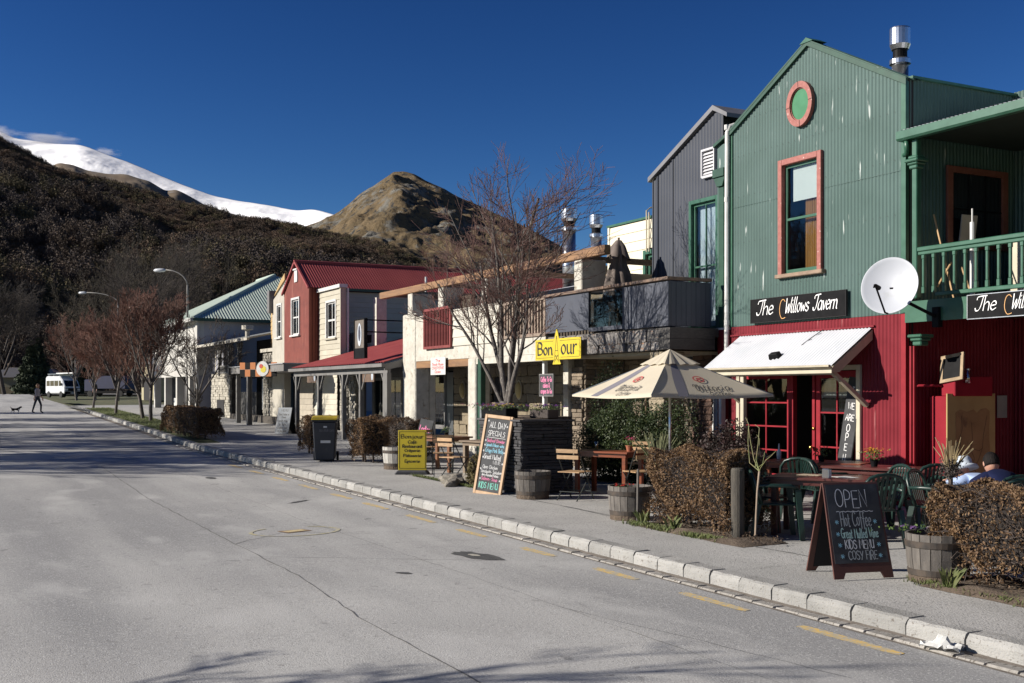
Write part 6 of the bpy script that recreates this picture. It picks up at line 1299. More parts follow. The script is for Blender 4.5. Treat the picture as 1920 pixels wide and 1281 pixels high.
# the near tree: several stems from one base in the planter; local x = towards camera right, y = away from street
tz = pz(-4.1, -4.5)+.85
bt = bare_tree('bare_tree', 'leafless many stemmed tree rising from the stone planter in front of the cafe', -6.84, -3.4,
 [((-.06,0,0), (-.24,.04,1), 3.2, .062), ((-.0,.05,0), (-.12,-.05,1), 3.9, .06), ((.04,0,.02), (-.02,.05,1), 4.3, .07), ((.08,.02,.1), (.55,-.12,.85), 2.5, .055), ((0,-.03,.1), (-.62,-.1,.8), 2.8, .045), ((.04,.08,.0), (.02,.08,1), 3.7, .052)],
 12, [10, 8, 6, 4], 3, .004, TWIG, z=1.6, up=.085, spread=(.45, .95))
for ch_ in bt.children:
    if len(ch_.data.vertices) > 100: ch_.data.transform(Matrix(((1,0,-.08,0),(0,1,0,0),(0,0,1,0),(0,0,0,1))))
MB().tube([(-.02,0,-.35),(0,0,.0),(0,0,.22)], [.15,.13,.10], 10).build('stump', BARK, bt, smooth=True)
# verge trees up the street
VT = []
def verge(s, d, H_, seed, label, wide=1.0, twm=TWIG_R, z=None):
    tr = [((0,0,0), (.02,0,1), H_*.62, H_*.016)]+[((0,0,H_*.24+.1*k), (math.cos(k*2.1+seed)*.55*wide, math.sin(k*2.1+seed)*.55*wide, 1), H_*.55, H_*.009) for k in range(5)]
    return bare_tree('verge_tree', label, s, d, tr, seed, [11, 9, 6], 3, .009, twm, group='bare russet trees along the grass verge', up=.12, spread=(.4, .85))
verge(-40.4, -4.2, 5.9, 3, 'rightmost russet bare tree on the verge, forking low beside its neighbour', 1.1); verge(-43.6, -4.0, 6.3, 4, 'tallest russet bare tree on the verge with a leaning trunk', 1.1)
verge(-52.1, -4.0, 5.6, 5, 'slim russet bare tree near the middle of the grass verge'); verge(-65.1, -3.5, 5.4, 6, 'slender bare tree at the far tip of the grass verge')
verge(-90.5, -1.6, 7.4, 7, 'wide orange topped bare tree just right of the white van', 1.3); verge(-82, .4, 6.8, 8, 'russet bare tree between the far lamp and the white van', 1.2)
bare_tree('street_tree', 'small dark bare tree standing behind the clipped hedge by the stone building', -38.2, -2.6, [((0,0,0), (-.02,0,1), 1.2, .09)]+[((0,0,.95), (math.cos(k*1.6)*.7, math.sin(k*1.6)*.7, 1), 2.9, .045) for k in range(5)], 21, [8, 6, 4], 3, .007, TWIG_D, up=.06)
# dark trees and conifers at the foot of the hill behind the far end of the road
def tree_w(px, Y, H_, seed, label, twm, wide=1.0, nk=(10, 8, 6), group='tall bare trees at the foot of the hillside'):
    tr = [((0,0,0), (.02,0,1), H_*.62, H_*.018)]+[((0,0,H_*.16+.05*H_*k), (math.cos(k*2.1+seed)*.6*wide, math.sin(k*2.1+seed)*.6*wide, 1), H_*.55, H_*.009) for k in range(6)]
    return bare_tree('bare_tree', label, (px-960)/FPX*Y, Y, tr, seed, list(nk), 3, .014, twm, group=group, up=.1, spread=(.4, .9), world=True, bm=TWIG_D)
tree_w(8, 142, 15, 31, 'dark bare tree at the left edge of the road end', TWIG_D, 1.3); tree_w(-60, 135, 16, 32, 'dark bare tree cut by the left edge of the picture', TWIG_D, 1.2)
for i, (px, Y, H_, l) in enumerate(((250, 175, 23, 'tall greenish bare tree on the slope behind the far street lamp'), (320, 190, 26, 'tall dark bare tree above the green roofed building'), (190, 185, 19, 'bare tree on the slope above the white van'), (290, 165, 18, 'dark bare tree behind the first street lamp'), (385, 200, 25, 'dark bare tree behind the green hip roof'))):
    tree_w(px, Y, H_, 40+i, l, TWIG_D if i % 2 else mat('olive_twig', (.06,.05,.03), (.045,.036,.026), .6, .9, var=.2), 1.1)
CONI = mat('conifer_green', (.018,.028,.014), (.03,.04,.018), .8, .9, var=.2)
def leafmass(n, rng, fn, size, flat=0):
    """n little leaf quads around centres fn(rng)->(n,3)"""
    c = fn(n); a = rng.normal(size=(n, 3)); a /= np.linalg.norm(a, axis=1)[:, None]; b_ = rng.normal(size=(n, 3)); b_ -= a*(a*b_).sum(1)[:, None]; b_ /= np.linalg.norm(b_, axis=1)[:, None]
    s_ = (size*rng.uniform(.55, 1.25, n))[:, None]; V = np.stack([c-a*s_, c-b_*s_*.45, c+a*s_, c+b_*s_*.45], 1).reshape(-1, 3); F = np.arange(4*n).reshape(n, 4); return V, F
def conifer(px, Y, H_, w_, seed, label):
    t = thing('conifer_tree', label, 'tree', (px-960)/FPX*Y, Y, group='dark conifers at the road end', world=True); rng = np.random.default_rng(seed)
    def fn(n):
        h = rng.uniform(.05, 1, n)**.9; a = rng.uniform(0, 6.28, n); lay = (np.sin(h*38)*.15+.85); r = w_*(1-h)*lay*rng.uniform(.35, 1, n)**.5; return np.stack([r*np.cos(a), r*np.sin(a), h*H_-r*.25], 1)
    V, F = leafmass(7000, rng, fn, .3); fast_mesh('crown', V, F, CONI, t, 'stuff'); MB().tube([(0,0,0),(0,0,H_*.9)], [H_*.02,.03], 6).build('trunk', BARK, t)
conifer(58, 148, 6.8, 3.2, 1, 'dark conifer just left of the white van'); conifer(72, 156, 7.5, 3.0, 2, 'taller dark conifer behind the white van'); conifer(150, 150, 5, 2.4, 3, 'small dark conifer behind the verge trees')
# trees on the near side of the road, beyond the left and lower edges of the view: their shadows cross the road
def sh_tree(x, y, H_, seed, label, wide=1.2, nk=(10, 7, 5), tr_=.012):
    tr = [((0,0,0), (.02,0,1), H_*.6, H_*.02)]+[((0,0,H_*.2+.05*H_*k), (math.cos(k*2.1+seed)*.6*wide, math.sin(k*2.1+seed)*.6*wide, 1), H_*.5, H_*.011) for k in range(6)]
    return bare_tree('roadside_tree', label, x, y, tr, seed, list(nk), 3, tr_, TWIG_D, group='bare trees on the far side of the road', up=.08, spread=(.4, .95), world=True)
SHW = ['nearest the cottage gate','second along','beside the bend','taller than the rest','with a forked top','standing apart','near the crossing','at the far end of the row','with the widest crown','half way along','leaning a little','in the second row']
for i, (x, y, H_) in enumerate(((-24, 25.5, 9.5), (-20, 28.5, 8.5), (-26, 29, 10), (-25, 33, 9.5), (-22, 35.5, 9), (-29, 38, 10), (-27, 43, 9.5), (-33, 48, 9.5), (-36, 56, 9), (-42, 66, 9))):
    sh_tree(x, y, H_, 60+i, 'bare tree left of the road, out of frame, '+SHW[i])
sh_tree(-9, 5.6, 5.8, 88, 'small sparse bare tree on the left of the road beside the camera', nk=(6, 4, 3), tr_=.009)
# ============================================================ HEDGES
LEAFB = mat('dry_beech_leaf', (.21,.125,.062), (.13,.075,.04), 9, .75, trans=.25, c3=(.30,.2,.10), s3=30, lo3=.55, hi3=.65); TWG = mat('hedge_twig', (.085,.065,.055), (.05,.04,.036), 8, .9)
LEAFB2 = mat('dry_leaf_dull', (.10,.065,.04), (.065,.042,.028), 9, .8, trans=.2, c3=(.17,.11,.055), s3=20, lo3=.58, hi3=.68)
def hedge(label, s0, s1, d0, d1, h, seed, n, leaf, dens=None, twigs=1600, z0=.12, lm=None, stems=8, group=None):
    """clipped hedge box: leaves thickest near the faces; dens(x01,y01) thins them"""
    t = thing('hedge', label, 'hedge', s0, d0, group=group); L_, D_ = s1-s0, d1-d0; rng = np.random.default_rng(seed)
    gz0 = gs(s0, d0)
    def fn(n_):
        P = rng.uniform(0, 1, (n_*3, 3)); ax = rng.integers(0, 5, n_*3); dpt = rng.beta(1.1, 5, n_*3)*.32
        P[ax == 0, 1] = dpt[ax == 0]*.6/max(D_, .3); P[ax == 1, 2] = 1-dpt[ax == 1]*.5/h; P[ax == 2, 0] = dpt[ax == 2]*.6/L_; P[ax == 3, 0] = 1-dpt[ax == 3]*.6/L_; P[ax == 4, 1] = 1-dpt[ax == 4]*.6/max(D_, .3)
        keep = np.ones(len(P), bool)
        if dens is not None: keep = rng.uniform(0, 1, len(P)) < dens(P[:, 0], P[:, 1], P[:, 2])
        P = P[keep][:n_]; x, y, z = P[:, 0]*L_, P[:, 1]*D_, z0+P[:, 2]*(h-z0)
        wob = .05*np.sin(x*7+z*5+seed)+.035*np.sin(y*9+z*11+x*3); ry = np.where(P[:, 2] > .85, (P[:, 2]-.85)*.5, 0)
        x = x+np.where(P[:, 0] < .5, -1, 1)*(wob-ry*.5); y = y+np.where(P[:, 1] < .5, -1, 1)*(wob-ry*.5); z = z+.04*np.sin(x*6+y*8+seed)+.02*np.sin(x*17)
        # ragged skirt
        z = z+np.where(P[:, 2] < .12, rng.uniform(-.05, .12, len(P)), 0)+(0.013*EX[1]*0)
        xs, ys = s0+x, d0+y; z = z+(.013*((OY+xs*EX[1]+ys*EY[1]))-.132-gz0); return np.stack([x, y, z], 1)
    def fn2(n_):
        P = fn(n_); return P
    C_ = fn(n); m_ = len(C_); V, F = leafmass(m_, rng, lambda k: C_, leaf); fast_mesh('leaves', V, F, lm or LEAFB, t, 'stuff')
    T = Tubes(); rnd = random.Random(seed)
    for k in range(twigs):
        x, y, z = rnd.uniform(0, L_), rnd.uniform(.02, D_-.02), rnd.uniform(z0, h*.96); q_ = Vector((x, y, z)); dv = Vector((rnd.uniform(-1,1), rnd.uniform(-1,1), rnd.uniform(-.2,1))).normalized()*rnd.uniform(.1, .3)
        e = q_+dv; e.x = min(max(e.x, -.03), L_+.03); e.y = min(max(e.y, -.04), D_+.04); e.z = min(e.z, h+.02); T.add([q_, (q_+e)/2+Vector((rnd.uniform(-.02,.02),)*3), e], .006, .0025, 3)
    T.build('twigs', TWG, t, 'stuff')
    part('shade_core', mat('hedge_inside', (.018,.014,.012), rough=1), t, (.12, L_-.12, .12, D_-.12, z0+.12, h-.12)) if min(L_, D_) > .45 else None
    for k in range(stems):
        x = L_*(k+.5)/stems+rnd.uniform(-.05, .05); y = D_*.35+rnd.uniform(-.05, .1); MB().tube([(x, y, -.1), (x+rnd.uniform(-.03,.03), y, .15), (x+rnd.uniform(-.05,.05), y, .45)], [.03,.022,.015], 6).build('stem', TWG, t)
    return t
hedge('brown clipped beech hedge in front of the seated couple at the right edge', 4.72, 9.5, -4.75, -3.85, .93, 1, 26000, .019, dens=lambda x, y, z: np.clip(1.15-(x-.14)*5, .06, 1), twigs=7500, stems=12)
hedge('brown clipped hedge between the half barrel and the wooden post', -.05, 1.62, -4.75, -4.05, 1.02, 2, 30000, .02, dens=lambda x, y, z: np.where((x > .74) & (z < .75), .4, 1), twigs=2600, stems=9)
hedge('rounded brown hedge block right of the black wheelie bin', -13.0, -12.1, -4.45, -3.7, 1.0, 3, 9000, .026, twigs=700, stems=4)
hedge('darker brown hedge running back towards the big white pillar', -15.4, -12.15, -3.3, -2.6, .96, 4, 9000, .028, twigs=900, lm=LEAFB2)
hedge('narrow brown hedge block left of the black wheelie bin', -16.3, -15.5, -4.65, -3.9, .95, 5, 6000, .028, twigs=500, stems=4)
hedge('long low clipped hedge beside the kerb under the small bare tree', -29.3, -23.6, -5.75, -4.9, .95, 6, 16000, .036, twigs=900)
# evergreen bush by the stone wall, and a dark red shrub
def bush(name, label, s, d, blobs, n, leaf, m, seed, stem=True):
    t = thing(name, label, 'shrub', s, d); rng = np.random.default_rng(seed); Cs = []
    tot = sum(b_[3]*b_[4]*b_[5] for b_ in blobs)
    for (x, y, z, rx, ry, rz) in blobs:
        k = int(n*rx*ry*rz/tot); a = rng.normal(size=(k, 3)); a /= np.linalg.norm(a, axis=1)[:, None]; r = rng.uniform(.45, 1.0, k)**.45; rr_ = r*(1+.22*np.sin(a[:, 0]*5+seed)*np.sin(a[:, 2]*6)+.1*np.sin(a[:, 1]*13))
        Cs.append(np.stack([x+a[:, 0]*rr_*rx, y+a[:, 1]*rr_*ry, np.maximum(.03, z+a[:, 2]*rr_*rz)], 1))
    Cs = np.concatenate(Cs); V, F = leafmass(len(Cs), rng, lambda k: Cs, leaf); fast_mesh('leaves', V, F, m, t, 'stuff')
    T = Tubes(); rnd = random.Random(seed)
    for k in range(160):
        b_ = rnd.choice(blobs); e = Vector((b_[0]+rnd.uniform(-.8,.8)*b_[3], b_[1]+rnd.uniform(-.8,.8)*b_[4], b_[2]+rnd.uniform(-.4,.9)*b_[5])); T.add([Vector((b_[0]*.5, b_[1], 0)), Vector((b_[0]*.8, b_[1], e.z*.5)), e], .012, .004, 3)
    T.build('branches', TWG, t, 'stuff'); return t
EVG = mat('evergreen_leaf', (.05,.075,.022), (.025,.042,.014), 3, .6, trans=.25, c3=(.13,.15,.045), s3=14, lo3=.58, hi3=.68)
bush('evergreen_bush', 'tall dark green bush against the stone wall behind the umbrella', -5.7, -1.9, [(-.2,.1,.6,.7,.5,.7),(.35,.2,.75,.75,.55,.85),(.9,.4,.65,.7,.5,.75),(1.3,.5,.85,.5,.4,.7),(-.45,.3,1.35,.28,.3,.9),(-.1,.4,1.1,.5,.4,.5),(1.6,.7,1.0,.3,.3,.55),(-.35,.5,1.9,.16,.2,.45)], 34000, .026, EVG, 3)
bush('dark_shrub', 'dark red leaved shrub under the umbrella beside the stone pier', -2.9, -1.3, [(0,0,.6,.45,.4,.5),(.5,.1,.5,.4,.35,.45),(.2,.2,.95,.3,.3,.3)], 6000, .03, mat('dark_red_leaf', (.05,.022,.02), (.02,.016,.012), 8, .6, trans=.1), 5)
bush('dry_grass_tuft', 'dry yellow green plant beside the low stones left of the framed specials board', -6.1, -4.35, [(0,0,.25,.22,.2,.3)], 2200, .03, mat('dry_green', (.15,.12,.045), (.09,.075,.03), 9, .8, trans=.2), 7)
# spiky lavender in a pot behind the mid table, cut-back rose, red fountain
def spikes(name, label, s, d, z, n, h, w_, m, r=.006, base=None, seed=1, cat='plant'):
    t = thing(name, label, cat, s, d, z=z); rnd = random.Random(seed); T = Tubes()
    for k in range(n):
        a = rnd.uniform(0, 6.28); sp_ = rnd.uniform(.1, 1)*w_; hh = h*rnd.uniform(.6, 1); p = Vector((math.cos(a)*.04, math.sin(a)*.04, 0)); e = Vector((math.cos(a)*sp_, math.sin(a)*sp_, hh)); T.add([p, p.lerp(e, .5)+Vector((0,0,hh*.12)), e], r, r*.5, 4)
    T.build('stems', m, t, 'stuff'); return t
GRS = mat('grey_green_stem', (.17,.18,.09), (.11,.12,.06), 9, .8)
spikes('lavender_plant', 'spiky grey green lavender above the hedge left of the umbrella pole', -1.7, -3.4, pz(-1.7,-3.4)+.55, 60, .62, .42, GRS, .009, seed=3)
spikes('pruned_shrub', 'cut back shrub with pale bare stems in front of the yellow fireplace panel', 3.78, -3.3, pz(3.8,-3.3)+.95, 26, .38, .32, mat('pale_stem', (.26,.2,.1), (.17,.13,.07), 9, .8), .009, seed=8)
ps_ = [o for o in bpy.data.objects if o.name.startswith('pruned_shrub')][0]
rngk = np.random.default_rng(4); Pk = rngk.normal(0, .055, (900, 3))+np.array([0, 0, .03]); Vk, Fk = leafmass(900, rngk, lambda n_: Pk, .016); fast_mesh('knotted_crown', Vk, Fk, TWG, ps_, 'stuff'); MB().tube([(0,0,-.95),(0,0,.05)], .025, 8).build('stem', TWG, ps_)
rs_ = spikes('pruned_rose', 'dead twiggy plant in the half barrel at the right', 4.9, -4.6, pz(4.9,-4.6)+.4, 14, .36, .25, TWG, .008, seed=9)
ro = thing('standard_rose', 'thin trained rose with arching green stems on a pale stem beside the wooden post', 'rose', 1.9, -4.5)
MB().tube([(0,0,0),(.02,0,.35),(.04,0,.62),(.08,0,.86)], [.014,.012,.012,.014], 6).build('stem', mat('pale_bark', (.35,.27,.2), (.25,.19,.14), 9, .8), ro)
T = Tubes()
for (a, b_, c, d_) in (((-.1,0,.95),(-.13,0,1.2),(-.12,0,1.42),(-.2,.02,1.5)),((-.02,0,1.0),(-.08,0,1.2),(-.12,0,1.38),(-.1,0,1.4)),((.02,0,1.0),(.06,0,1.2),(.08,0,1.38),(.0,0,1.42)),((.1,0,.9),(.2,0,1.0),(.3,0,1.06),(.38,0,1.12)),((.05,0,.9),(.14,0,.95),(.16,0,1.02),(.18,0,1.1)),((.0,0,.9),(.05,.02,1.1),(.06,.02,1.25),(.03,0,1.3))): T.add([Vector((.08,0,.86)), Vector(a), Vector(b_), Vector(c), Vector(d_)], .007, .004, 4)
T.build('canes', mat('green_cane', (.13,.15,.05), (.2,.17,.08), 8, .6), ro, 'stuff')
def tufts(label, pts, n, h, seed, spreads=.12):
    rng = np.random.default_rng(seed); V = []; F = []; k = 0
    for i in range(n):
        s, d = pts[rng.integers(len(pts))]; s += rng.normal()*spreads; d += rng.normal()*spreads*.4; x, y = W2(s, d); z = gY(y)+PAVE; a = rng.uniform(0, 6.28); hh = h*rng.uniform(.4, 1); w_ = .006; lx, ly = math.cos(a), math.sin(a); le = hh*rng.uniform(.1, .7)
        V += [(x-ly*w_, y+lx*w_, z), (x+ly*w_, y-lx*w_, z), (x+lx*le*.4, y+ly*le*.4, z+hh*.75), (x+lx*le, y+ly*le, z+hh)]; F.append((k, k+1, k+3, k+2)); k += 4
    o = fast_mesh('grass', np.array(V), np.array(F), mat('grass_blade', (.085,.12,.03), (.13,.14,.05), 6, .7, trans=.3)); return tag(o, label, None, None, 'stuff')
tufts('short grass and weeds along the foot of the near hedges', [(s, -4.86+.03*math.sin(s*9)) for s in np.arange(-.15, 1.6, .06)]+[(s, -4.88) for s in np.arange(4.85, 7.5, .07)], 3600, .07, 3)
tufts('grass at the edge of the forecourt stones', [(s, -4.6) for s in np.arange(-8.5, -5.2, .05)], 1200, .06, 4, .08)
tufts('tall bulb shoots in the bed by the hedge', [(.0, -4.83), (.75, -4.88), (5.2, -4.92)], 90, .24, 6, .04)
vg = [(s, kerb_d(s)+.35+.3*k) for s in np.arange(-64, -29.5, .25) for k in range(1+int(min(1.4, max(.0, (-s-22)*.07))/.3))]
tufts('grass on the verge under the bare trees', vg, 9000, .09, 8, .18)
# leaf litter around the stems
rng = np.random.default_rng(5); P = []
for (s0, s1, d0, d1, k) in ((0,2.3,-4.8,-4.3,500),(5,8,-4.85,-4.2,500)):
    for _ in range(k): s, d = rng.uniform(s0, s1), rng.uniform(d0, d1); x, y = W2(s, d); P.append((x, y, gY(y)+PAVE+.06+rng.uniform(0,.03)))
P = np.array(P); V, F = leafmass(len(P), rng, lambda n_: P, .018); tag(fast_mesh('leaf_litter', V, F, LEAFB2), 'dry leaves lying under the near hedges', None, None, 'stuff')
# ============================================================ STREET FURNITURE
IRON = mat('dark_iron', (.02,.024,.024), (.03,.034,.032), 8, .5, .3)
def lower(label, s, d, r, h, m, group='half wine barrel planters', plants=None, seed=1):
    t = thing('half_barrel', label, 'planter', s, d, group=group)
    n = 18
    for k in range(n):          # staves
        a0, a1 = 2*math.pi*(k+.04)/n, 2*math.pi*(k+.96)/n; b = MB(); P = []
        for z, rr_ in ((0, r*.86), (h*.5, r*.96), (h, r)):
            P += [(rr_*math.cos(a0), rr_*math.sin(a0), z), (rr_*math.cos(a1), rr_*math.sin(a1), z), ((rr_-.025)*math.cos(a1), (rr_-.025)*math.sin(a1), z), ((rr_-.025)*math.cos(a0), (rr_-.025)*math.sin(a0), z)]
        F = [(0,3,2,1), (8,9,10,11)]+[(4*i+j, 4*i+(j+1) % 4, 4*i+4+(j+1) % 4, 4*i+4+j) for i in range(2) for j in range(4)]
        b.add(P, F); b.build('stave', m, t)
    for z in (.14*h, .72*h):
        b = MB(); f_ = lambda z_: r*(.86+.14*min(1, z_/h*1.1))+.004; b.lathe([(f_(z)+.0,z),(f_(z)+.005,z+.005),(f_(z+.05)+.006,z+.06),(f_(z+.05),z+.065)], n=36, cap=False); b.build('hoop', mat('barrel_hoop', (.05,.045,.042), (.09,.07,.055), 9, .6, .4), t)
    MB().lathe([(r-.03,0),(r-.03,h-.05),(.001,h-.04)], n=18).build('soil', SOIL, t); return t
BW = WOOD_G
lower('grey half barrel standing against the black stone planter', -3.72, -4.5, .30, .45, BW)
lower('grey half barrel with a red flower at the left end of the middle hedge', -.68, -4.6, .31, .47, BW)
lower('grey half barrel behind the chalked OPEN board', 4.78, -4.62, .30, .47, BW)
lower('whitewashed half barrel left of the yellow pavement sign', -10.35, -4.25, .32, .48, mat('white_stave', (.42,.41,.38), (.3,.28,.25), 7, .8, stretch=(5,5,1), var=.1))
lower('grey half barrel at the entrance of the tavern terrace', 4.0, -3.6, .3, .45, BW) if False else None
def flowers(label, s, d, z, cols, n, w_, h, leafm, seed, pot=None, potm=None, name='potted_flowers', r=.012):
    t = thing(name, label, 'flowers', s, d, z=z); rng = np.random.default_rng(seed); z0 = 0
    if pot: b = MB(); b.lathe([(pot*.7,0),(pot,pot*1.5),(pot*1.1,pot*1.5),(pot*1.1,pot*1.7),(pot*.9,pot*1.7),(.001,pot*1.5)], n=14); b.build('pot', potm or BLACK, t); z0 = pot*1.6
    P = np.stack([rng.normal(0, w_*.4, n), rng.normal(0, w_*.4, n), z0+rng.uniform(0, h, n)], 1); V, F = leafmass(n, rng, lambda k: P, .022); fast_mesh('leaves', V, F, leafm, t, 'stuff')
    for c, (nm, cc, k) in enumerate(cols):
        b = MB()
        for i in range(k):
            x, y, z_ = rng.normal(0, w_*.4), rng.normal(0, w_*.4), z0+h*rng.uniform(.7, 1.15); 
            for q_ in range(5): a = q_*1.257+rng.uniform(0, 1); e = Vector((math.cos(a), math.sin(a), rng.uniform(-.6, .6)))*r*1.6; b.add([(x, y, z_), (x+e.x-e.y*.6, y+e.y+e.x*.6, z_+e.z), (x+e.x*1.4, y+e.y*1.4, z_+e.z), (x+e.x+e.y*.6, y+e.y-e.x*.6, z_+e.z)], [(0,1,2,3)])
        b.build('petals', mat(nm, cc, rough=.6, trans=.2), t, fixn=False, kind='stuff')
    return t
LF = mat('fresh_leaf', (.07,.12,.025), (.1,.16,.04), 9, .6, trans=.3)
# stone planter with black trays of pansies
pl = thing('stone_planter', 'black dry stone planter wall carrying trays of pansies under the bare tree', 'planter', -5.75, -4.5, z=0)
core = part('core', MORT, pl, (.1, 1.5, .1, .95, .1, 1.5)); stones(pl, SCHD, 0, 1.6, .12, 1.5, 0, rh=.06, wr=(.14, .42), dep=.12, seed=51, jit=.014, limit=150)
stones(pl, SCHD, 0.02, 1.02, .1, 1.5, 1.6, rh=.06, wr=(.14, .42), dep=.12, axis='y', seed=52, jit=.014, limit=290)
part('capstone', SCHD, pl, (-.04, 1.65, -.04, .12, 1.5, 1.53)); part('capstone', SCHD, pl, (1.47, 1.65, .12, 1.04, 1.5, 1.53)); part('soil', SOIL, pl, (.1, 1.47, .12, 1.0, 1.5, 1.54))
stones(pl, SCHD, -1.55, 0, .12, 1.5, .9, rh=.06, wr=(.14, .42), dep=.12, seed=54, jit=.014, limit=10); part('core', MORT, pl, (-1.5, .09, .98, 1.9, .1, 1.5)); part('soil', SOIL, pl, (-1.5, .08, 1.01, 1.9, 1.5, 1.54))
tr = thing('flower_trough', 'long black plastic trough of pansies on the stone planter under the bare tree', 'trough', -5.7, -4.47, z=1.545); part('trough', BLACK, tr, (0,.95,0,.24,0,.17), bevel=.01); part('corner_post', GALV, tr, (-.08,-.01,0,.1,-.02,.2))
tr2 = thing('flower_trough', 'shorter dark trough of purple pansies nearest the pink chalked slate', 'trough', -4.85, -3.95, z=1.545); part('trough', mat('brown_trough', (.04,.03,.025)), tr2, (0,.65,0,.22,0,.15), bevel=.01)
for i, (s, d, c, l) in enumerate(((-5.5, -4.36, 'p', 'pink and purple pansies at the left end of the long trough'), (-5.0, -4.36, 'y', 'yellow and violet pansies beside the tree stump'), (-4.5, -3.85, 'd', 'deep purple pansies in the shorter trough'))):
    cl = {'p': [('petal_pink', (.45,.06,.18), 26), ('petal_purple', (.18,.04,.28), 16)], 'y': [('petal_yellow', (.6,.45,.05), 22), ('petal_violet', (.3,.16,.42), 20)], 'd': [('petal_purple', (.18,.04,.28), 30)]}[c]
    flowers(l, s, d, 1.68, cl, 180, .42, .1, LF, 60+i, name='pansies', r=.016)
# rocks edging the forecourt
RK = mat('pale_rock', (.32,.29,.24), (.2,.18,.15), 4, .9, bump=.8, bscale=15)
for i, (s, d, sz) in enumerate(((-6.6, -4.6, .17), (-6.35, -4.75, .13), (-6.9, -4.5, .12), (-6.5, -4.3, .2), (-6.15, -4.88, .1), (-7.2, -4.55, .1))):
    bm = bmesh.new(); bmesh.ops.create_icosphere(bm, subdivisions=2, radius=1); rr_ = random.Random(i)
    for v in bm.verts: v.co *= 1+.3*mnoise.noise(v.co*1.5+Vector((i*3, 0, 0)))
    me = bpy.data.meshes.new('rock'); bm.to_mesh(me); bm.free(); me.materials.append(RK); o = bpy.data.objects.new('rock', me); C.objects.link(o); x, y = W2(s, d); o.location = (x, y, pz(s, d)+sz*.4); o.scale = (sz*1.5, sz, sz*.75); o.rotation_euler = (0, 0, i)
    tag(o, 'pale garden rock at the forecourt corner, '+['the longest one in the middle','low one at the front of the group','flat one towards the bistro chairs','tallest one against the planter','smallest one under the specials board','outlying one at the left'][i], 'rock', 'pale rocks edging the forecourt')
# low grey wall stones behind specials board
# ---- chalk boards
def star(t, m, Mx, x, z, r=.02):
    b = MB()
    for a in (0, 60, 120): c, s_ = math.cos(R(a+15))*r, math.sin(R(a+15))*r; p, q_ = Mx @ Vector((x-c, -.0142, z-s_)), Mx @ Vector((x+c, -.0142, z+s_)); n_ = (Mx.to_3x3() @ Vector((0,1,0))); b.bar(p, q_, .006, .0006, up=n_)
    b.build('star_mark', m, t, fixn=False, kind='stuff')
sp_ = thing('specials_board', 'tall pale wood framed board chalked ALL DAY SPECIALS leaning by the planter', 'chalkboard', -4.95, -5.0, rot=R(27)); FRM = mat('pale_pine', (.46,.30,.17), (.38,.24,.13), 3, .6, stretch=(3,3,1))
Mx = Matrix.Rotation(R(-9), 4, 'X') @ Matrix.Rotation(R(5), 4, 'Y'); W_, H_ = .60, 1.38
for bx_ in ((0,.055,-.02,.02,0,H_), (W_-.055,W_,-.02,.02,0,H_), (.055,W_-.055,-.02,.02,0,.06), (.055,W_-.055,-.02,.02,H_-.06,H_)):
    b = MB(); b.m = Mx; b.box(*bx_); b.build('frame', FRM, sp_, bevel=.006)
b = MB(); b.m = Mx; b.box(.05,W_-.05,-.004,.012,.05,H_-.05); b.build('slate', CHALK_B, sp_)
for tx, m_, z, h, w_, cx in (('ALL DAY', CH_W, 1.16, .1, .34, .3), ('SPECIALS', CH_W, 1.02, .085, .36, .3), ('Seafood Chowder', CH_P, .91, .055, .38, .31), ('Spinach & Bacon Quiche', CH_B, .835, .05, .38, .31), ('Crispy Pork Belly', CH_B, .735, .07, .38, .31), ('Great Mulled', CH_W, .62, .08, .36, .29), ('WINE', CH_W, .54, .06, .16, .4), ('Open Chicken', CH_W, .455, .055, .32, .28), ('Sandwich, Salads', CH_W, .38, .05, .4, .3), ('Jerry Roasted Potato', CH_W, .325, .04, .36, .3), ('Salmon, Soup', CH_P, .255, .055, .34, .3), ('KIDS MENU', CH_G, .115, .1, .4, .3)):
    lettering(sp_, tx, m_, Mx @ frontM(cx, -.0045, z), h=h, sw=max(.006, h*.1), width=w_, jit=.05, rnd=random.Random(len(tx)))
for x, z in ((.09,1.27),(.5,1.2),(.09,.93),(.09,.85),(.08,.75),(.52,.75),(.09,.64),(.52,.56),(.08,.44),(.52,.4),(.52,.27),(.1,.27)): star(sp_, CH_W, Mx @ Matrix.Translation((0,.0095,0)), x, z, .018)
b = MB(); b.m = Mx; b.box(.1,.5,-.0052,-.0045,.985,.992); b.build('underline', CH_W, sp_)
ob = thing('sandwich_board', 'black sandwich board chalked OPEN Hot Coffee standing on the pavement in front of the terrace', 'chalkboard', 4.14, -5.15, rot=R(75)); WF = mat('board_wine_trim', (.10,.035,.025), (.07,.025,.02), 4, .6)
